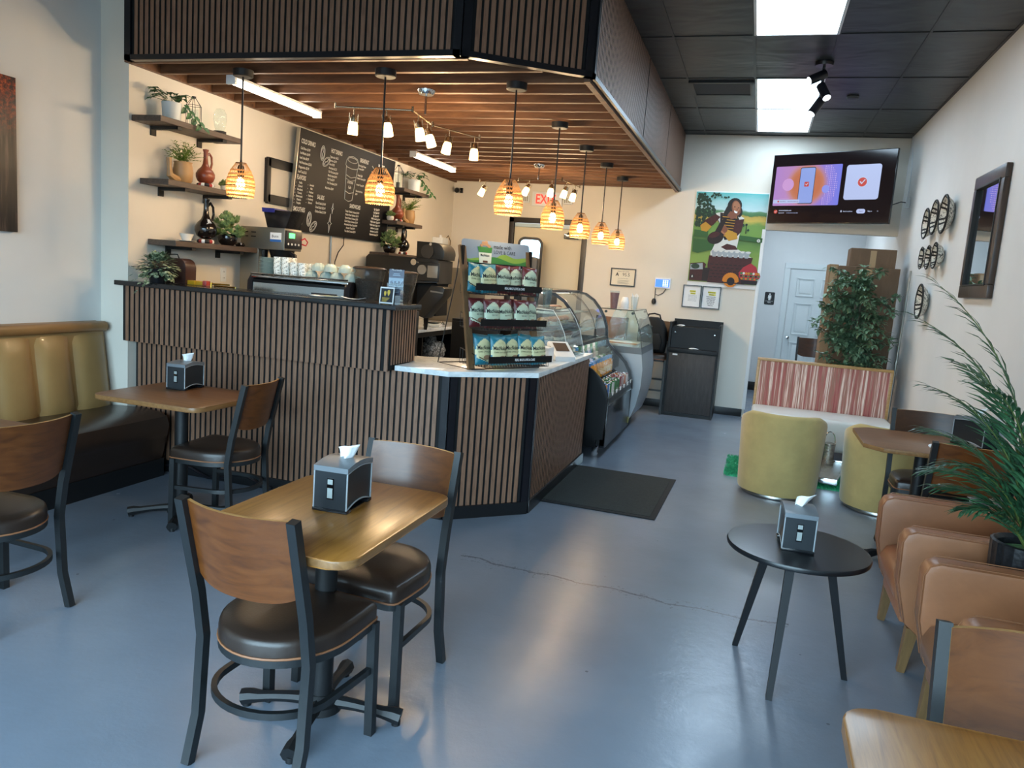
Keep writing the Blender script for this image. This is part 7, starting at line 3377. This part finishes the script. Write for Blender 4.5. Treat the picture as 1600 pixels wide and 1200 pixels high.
# black clay pot
el(.33, .50, .115, .070, 'dk', -20)
pp([(.30, .46), (.37, .33), (.43, .27), (.47, .28), (.42, .38), (.38, .48)], 'dk')
el(.31, .47, .08, .03, 'dark', -20)
# basket of cups on a carved table
pp([(.28, .66), (.34, .60), (.44, .58), (.62, .60), (.72, .64), (.86, .70), (.86, .76), (.30, .76)], 'white')
pp([(.42, .60), (.50, .56), (.62, .58), (.66, .62), (.50, .63)], 'dark')
pp([(.27, .70), (.88, .70), (.86, .78), (.82, .90), (.80, 1.0), (.28, 1.0), (.26, .80)], 'dark')
for r_ in range(5):
    for i in range(8):
        x = .30 + .065 * i + (.03 if r_ % 2 else 0)
        pp([(x, .79 + .035 * r_), (x + .045, .79 + .035 * r_), (x + .04, .80 + .035 * r_), (x + .005, .80 + .035 * r_)], 'dk')
for i in range(7):
    x = .34 + .075 * i
    el(x, .655 + .005 * (i % 2), .045, .020, 'cup')
    pp([(x - .042, .66), (x + .042, .66), (x + .022, .71), (x - .022, .71)], 'cup')
    el(x + .02, .645, .035, .012, 'white')
pp([(.76, .66), (.79, .66), (.79, .70), (.76, .70)], 'cup')
pp([(.015, .80), (.20, .78), (.24, .80), (.20, .99), (.015, .99)], 'dark')
pp([(.02, .81), (.19, .79), (.20, .86), (.02, .87)], 'cup')
el(.09, .83, .06, .03, 'tree')
pp([(.20, .84), (.30, .84), (.28, .99), (.20, .99)], 'dk')
el(.605, .965, .10, .075, 'orange')
el(.61, .975, .055, .045, 'dk')
for i in range(14):
    a = PI * 1.0 * i / 13
    el(.605 + .10 * cos(a), .965 - .075 * sin(a), .016, .014, 'orange')
pp([(.5, .999), (.72, .999), (.72, .985), (.5, .985)], 'dk')
pp([(.86, .76), (.94, .80), (.98, .88), (.70, .88), (.76, .81)], 'red')
el(.86, .90, .15, .060, 'red')
for i in range(8):
    el(.745 + .034 * i, .875, .016, .014, ('green', 'white', 'orange', 'gold')[i % 4])
    el(.745 + .034 * i, .905, .016, .010, ('dk', 'green')[i % 2])
    el(.755 + .03 * i, .935, .014, .010, ('orange', 'green')[i % 2])
pp([(.75, .95), (.98, .95), (.97, .995), (.76, .995)], 'dk')
el(.93, .51, .024, .018, 'white')
pp([(.924, .502), (.938, .51), (.924, .518)], 'green')
el(.06, .945, .028, .022, 'dk')
el(.06, .94, .008, .007, 'white')
pp([(.05, .957), (.07, .957), (.068, .947), (.052, .947)], 'white')
b.build('figure_print', [PC_[k] for k in keys], t, smooth=None)

# ------------------------------------------------------------------ television, swung out from the right corner
TVW, TVH = 1.44, .81
_a = Vector((1.25, 9.42, 0)) - Vector((-.005, 10.09, 0))
tva = math.atan2(_a.y, _a.x)
tc = Vector((.622, 9.755, 2.86))
t = thing('television', tc, tva, 'large television showing an advert, swung out under the ceiling on the back wall', 'television')
b = MB()
b.box(-TVW / 2, TVW / 2, -.0, .035, -TVH / 2, TVH / 2, bev=.004)
b.build('housing', M_dblk, t)
b = MB()
b.box(-TVW / 2 + .008, TVW / 2 - .008, -.002, 0, -TVH / 2 + .015, TVH / 2 - .008)
scr = b.build('screen', NT('tv_dark_picture').set(Base_Color='#060507', Roughness=.10).m, t, smooth=None)
bpy.data.materials['tv_dark_picture'].node_tree.nodes['Principled BSDF'].inputs['Emission Color'].default_value = srgb('#241c1e')
bpy.data.materials['tv_dark_picture'].node_tree.nodes['Principled BSDF'].inputs['Emission Strength'].default_value = .5 * TVE
TVM = frame_m((0, -.0025, 0), (1, 0, 0), (0, 0, 1))
tt = NT('tv_gradient_picture')
v = tt.coord('Object')
sp = tt.add('ShaderNodeSeparateXYZ')
tt.link(v, sp.inputs[0])
mr = tt.add('ShaderNodeMapRange')
mr.inputs[1].default_value = -.66
mr.inputs[2].default_value = .12
tt.link(sp.outputs[0], mr.inputs[0])
g1 = tt.ramp(mr.outputs[0], [(0, '#b98fd6'), (.35, '#c793c4'), (.75, '#9a86e0'), (1, '#7f86ef')])
ds = tt.add('ShaderNodeVectorMath', operation='DISTANCE')
tt.link(v, ds.inputs[0])
ds.inputs[1].default_value = (-.27, 0, .045)
g2 = tt.ramp(ds.outputs['Value'], [(.16, '#c97a5a'), (.26, '#cf9484')])
m3 = tt.add('ShaderNodeMapRange')
m3.inputs[1].default_value = .20
m3.inputs[2].default_value = .27
m3.inputs[3].default_value = 1
m3.inputs[4].default_value = 0
tt.link(ds.outputs['Value'], m3.inputs[0])
mx = tt.add('ShaderNodeMix', data_type='RGBA')
tt.link(m3.outputs[0], mx.inputs[0])
tt.link(g1, mx.inputs[6])
tt.link(g2, mx.inputs[7])
tt.link(mx.outputs[2], tt.b.inputs['Emission Color'])
tt.set(Base_Color=(0, 0, 0, 1), Emission_Strength=TVE, Roughness=.2)
b = MB()
b.prism(rrect(.80, .46, .012, 4, -.27, .035), 0, .0004, 0, m=TVM)
b.build('advert_picture', tt.m, scr, smooth=None)
E_ = lambda n, c, k=1.0: emit(n, c, TVE * k)
tvm = [E_('tv_white', '#c9d6f5'), E_('tv_phone_blue', '#8ea6ec'), E_('tv_red', '#c8382c'), E_('tv_lilac', '#cf9fdc'), E_('tv_black', '#101030', .6), E_('tv_periwinkle', '#8f96f2'), E_('tv_pale_blue', '#b9c8f4'), E_('tv_dot', '#dcbcf0')]
b = MB()


def disc(cx, cz, r, mi, z, n=28):
    b.prism([(cx + r * cos(2 * PI * i / n), cz + r * sin(2 * PI * i / n)) for i in range(n)], z - .0002, z, mi, m=TVM)


for i in range(14):
    for j in range(20):
        x, z = -.06 + .021 * i, -.18 + .0225 * j
        rr = math.hypot(x + .27, z - .035)
        if .245 < rr < .36 and x < .11:
            disc(x, z, .0055 * (1.1 - (i % 3) * .2), 7, .0008, 6)
for i in range(6):
    for j in range(4):
        x, z = -.58 + .021 * i, -.18 + .0225 * j
        disc(x, z, .004, 7, .0008, 6)
disc(-.50, .05, .072, 3, .0010)
disc(-.035, -.01, .045, 5, .0010)
b.prism(rrect(.186, .42, .022, 5, -.27, .035), .0008, .0010, 4, m=TVM)
b.prism(rrect(.174, .405, .018, 5, -.27, .035), .0010, .0012, 1, m=TVM)
b.prism(rrect(.055, .055, .006, 3, -.27, .05), .0012, .0014, 2, m=TVM)
b.prism([(-.287, .052), (-.272, .034), (-.250, .064), (-.256, .068), (-.273, .044), (-.283, .057)], .0014, .0016, 0, m=TVM)
b.prism(rrect(.33, .042, .003, 2, -.50, -.145), .0014, .0016, 6, m=TVM)
disc(-.60, -.145, .011, 2, .0018, 12)
text_into(b, 'App Name', .017, TVM @ Matrix.Translation((-.58, -.150, .0018)), 4)
text_into(b, 'www.invoicesimple.com', .017, TVM @ Matrix.Translation((-.48, -.150, .0018)), 4, 'LEFT', .8)
disc(-.62, -.265, .023, 2, .0008, 24)
b.prism([(-.632, -.265), (-.622, -.277), (-.606, -.254), (-.610, -.251), (-.622, -.269), (-.629, -.261)], .0008, .0010, 0, m=TVM)
text_into(b, 'invoicesimple.com', .024, TVM @ Matrix.Translation((-.58, -.258, .0008)), 0, 'LEFT', .9, .01)
text_into(b, 'Sponsored', .018, TVM @ Matrix.Translation((-.58, -.285, .0008)), 0, 'LEFT', .9, .01)
text_into(b, '#1 Rated Invoicing App', .017, TVM @ Matrix.Translation((-.48, -.285, .0008)), 6, 'LEFT', .9)
text_into(b, 'Send to phone', .020, TVM @ Matrix.Translation((.20, -.272, .0008)), 0, 'LEFT', .9, .01)
b.prism(rrect(.012, .022, .003, 2, .178, -.265), .0006, .0008, 0, m=TVM)
b.prism(rrect(.098, .05, .024, 6, .40, -.265), .0006, .0008, 6, m=TVM)
text_into(b, 'Next', .020, TVM @ Matrix.Translation((.40, -.272, .0010)), 4, 'CENTER')
text_into(b, 'Skip in', .020, TVM @ Matrix.Translation((.475, -.272, .0008)), 0, 'LEFT', .9, .01)
text_into(b, '15', .018, TVM @ Matrix.Translation((.575, -.272, .0008)), 0, 'LEFT', .9)
# plain pale panel where the code stands, with its red tick badge
b.prism(rrect(.385, .385, .03, 6, .375, .055), .0004, .0006, 6, m=TVM)
disc(.375, .055, .056, 0, .0008)
disc(.375, .055, .050, 2, .0010)
b.prism([(.345, .058), (.368, .030), (.408, .080), (.400, .087), (.370, .048), (.353, .066)], .0010, .0012, 0, m=TVM)
b.build('advert_graphics', tvm, scr, smooth=None)
b = MB()
b.box(-.25, .25, .036, .07, -.15, .15)
b.tube([(0, .06, 0), (-.15, .35, 0), (.10, .55, 0)], .025, 8)
b.build('wall_arm', M_blackm, t)
t = thing('tv_socket', (XR - .001, 9.85, 2.74), 0, 'white socket box with a cable in the corner right of the television', 'socket')
b = MB()
b.box(-.04, 0, -.04, .04, -.06, .06, bev=.004)
b.build('box', M_whitep, t)
b = MB()
b.tube([(-.02, .02, .06), (-.015, .08, .4), (-.015, .30, .78)], .006, 6)
b.build('conduit', M_whitep, t)
b = MB()
b.tube([(-.04, 0, 0), (-.10, -.05, 0), (-.22, -.2, -.06)], .006, 6)
b.build('cable', M_blackp, t)

# ------------------------------------------------------------------ right wall: woven baskets and the framed mirror
t = NT('black_white_weave')
v = t.coord('Object')
wv = t.add('ShaderNodeTexVoronoi')
wv.inputs['Scale'].default_value = 16
t.link(v, wv.inputs['Vector'])
ck = t.noise(v, 8, 3, .7, 3.0)
t.link(t.ramp(ck, [(.475, '#d8d3c6'), (.49, '#1b1a18'), (.52, '#1b1a18'), (.535, '#d8d3c6')]), t.b.inputs['Base Color'])
t.set(Roughness=.7)
t.bump(t.noise(v, 120, 2), .4, .004)
M_weave = t.m


def make_basket(loc, R_, label, grp):
    t = thing('woven_basket', loc, 0, label, 'basket', grp)
    b = MB()
    prof = [(.0, .0), (R_ * .45, .004), (R_ * .75, .026), (R_ * .95, .062), (R_ * .99, .075), (R_ * .93, .075), (R_ * .72, .036), (R_ * .42, .018), (0, .014)]
    b.lathe(prof, n=40, axis=(-1, 0, 0))
    b.build('weave', M_weave, t)
    b = MB()
    b.tube([(-.075, R_ * cos(2 * PI * i / 40), R_ * sin(2 * PI * i / 40)) for i in range(40)], R_ * .055, 8, closed=True)
    b.build('rim', M_brk, t)
    # bold radiating stitches inside the bowl
    b = MB()
    n = 12
    for k in range(n):
        a = 2 * PI * k / n + R_ * 9
        for da in (.0,):
            pts = []
            for (r, x) in ((R_ * .15, -.017), (R_ * .42, -.021), (R_ * .72, -.040), (R_ * .93, -.076)):
                aa = a + da + (.35 if r < R_ * .5 else -.1) * (1 if k % 2 else -1)
                pts.append((x, r * cos(aa), r * sin(aa)))
            b.tube(pts, 0, flat=(.003, .017))
    b.build('stitching', M_brk, t)
    return t


for (y, z, R_, lab, g) in ((8.29, 2.373, .140, 'large woven basket on the right wall, farthest of the top three', 'top'), (7.93, 2.40, .150, 'large woven basket on the right wall, middle of the top three', 'top'),
                           (7.54, 2.391, .160, 'large woven basket on the right wall, nearest of the top three', 'top'), (8.26, 2.048, .102, 'small woven basket on the right wall, farthest of the middle three', 'mid'),
                           (7.95, 2.041, .106, 'small woven basket on the right wall, middle of the middle three', 'mid'), (7.67, 2.045, .112, 'small woven basket on the right wall, nearest of the middle three', 'mid'),
                           (8.05, 1.638, .158, 'single large woven basket on the right wall below the six others', 'low')):
    make_basket((XR - .002, y, z), R_, lab, 'woven baskets on the right wall')

t = thing('framed_mirror', (XR - .002, 6.37, 2.132), 0, 'mirror in a wide dark wooden frame on the right wall', 'mirror')
M_frw = wood('dark_frame_wood', '#2a1d16', '#4b3627', None, 'Z', 3, .35, 8)
b = MB()
w, h, bw = .39, .45, .095
for s in (-1, 1):
    b.extr_y([(0, 0), (-.045, .0), (-.035, .06), (-.02, bw), (0, bw)], -w, w, m if False else 0) if False else None
for (y0, y1, z0, z1) in ((-w, w, -h, -h + bw), (-w, w, h - bw, h), (-w, -w + bw, -h + bw, h - bw), (w - bw, w, -h + bw, h - bw)):
    b.box(-.04, 0, y0, y1, z0, z1, bev=.008)
b.build('frame', M_frw, t, smooth=30)
b = MB()
for (y0, y1, z0, z1) in ((-w + bw - .01, w - bw + .01, -h + bw - .01, -h + bw + .004), (-w + bw - .01, w - bw + .01, h - bw - .004, h - bw + .01),
                         (-w + bw - .01, -w + bw + .004, -h + bw, h - bw), (w - bw - .004, w - bw + .01, -h + bw, h - bw)):
    b.box(-.046, -.02, y0, y1, z0, z1, bev=.003)
b.build('inner_bead', M_brk, t)
b = MB()
b.box(-.022, -.016, -w + bw, w - bw, -h + bw, h - bw)
b.build('mirror_glass', mat('clean_mirror', '#dfe4e3', .02, metal=1), t, smooth=None)

# ------------------------------------------------------------------ black spotlight cluster on the ceiling
t = thing('spotlight_cluster', (.30, 7.15, ZC), 0, 'cluster of black cylinder spotlights on the ceiling beside the middle light panel', 'spotlight')
b = MB()
b.lathe([(0, -.03), (.07, -.03), (.075, -.01), (.075, 0), (0, 0)], n=24)
b.cyl((0, 0, -.02), (0, 0, -.34), .012)
b.build('mount', M_blackp, t)
for k, (z, d) in enumerate(((-.10, (-.8, -.35, -.45)), (-.20, (.35, -.5, -.75)), (-.32, (-.45, -.35, -.8)))):
    d = Vector(d).normalized()
    b = MB()
    p = Vector((0, 0, z)) - d * .02
    b.cyl(p, p + d * .15, .038, n=18)
    hd = b.build('spot_head', M_blackp, t)
    b = MB()
    b.cyl(p + d * .149, p + d * .1515, .032, n=18)
    b.build('lens', emit('spot_lens', '#eef6ff', 2.0), hd)


# ------------------------------------------------------------------ descriptions of the room itself
ROOM = {
    'floor': ('blue-grey glossy painted concrete floor with a crack', 'floor'),
    'wall_left': ('pale wall behind the booth on the left', 'wall'),
    'wall_left_kitchen': ('warm cream kitchen wall carrying the shelves and menu board', 'wall'),
    'wall_right': ('pale wall on the right with baskets and a framed mirror', 'wall'),
    'wall_back': ('back wall with the exit door, poster and alcove opening', 'wall'),
    'wall_front': ('shopfront wall around the windows, behind the camera', 'wall'),
    'wall_alcove_back': ('pale wall of the alcove around the restroom door', 'wall'),
    'wall_alcove_left': ('pale left side wall of the alcove', 'wall'),
    'ceiling': ('black painted tile ceiling over the seating area', 'ceiling'),
    'ceiling_alcove': ('pale ceiling of the alcove', 'ceiling'),
    'ceiling_soffit': ('dropped slatted soffit over the bar with timber joists underneath', 'ceiling'),
    'baseboard_back': ('black rubber base along the back wall', 'baseboard'),
    'baseboard_alcove': ('black rubber base in the alcove beside the door', 'baseboard'),
    'baseboard_right': ('black rubber base along the right wall', 'baseboard'),
    'baseboard_left': ('black rubber base along the wall behind the booth', 'baseboard'),
    'trim_opening': ('white corner trim at the left edge of the alcove opening', 'trim'),
    'door_1': ('white six-panel restroom door in the alcove', 'door'),
    'door_2': ('cream rear exit door in a dark steel frame', 'door'),
    'window_1': ('left shopfront window behind the camera', 'window'),
    'window_2': ('middle shopfront window behind the camera', 'window'),
    'window_3': ('right shopfront window behind the camera', 'window'),
}
for _k, (_l, _c) in ROOM.items():
    bpy.data.objects[_k]['label'] = _l
    bpy.data.objects[_k]['category'] = _c
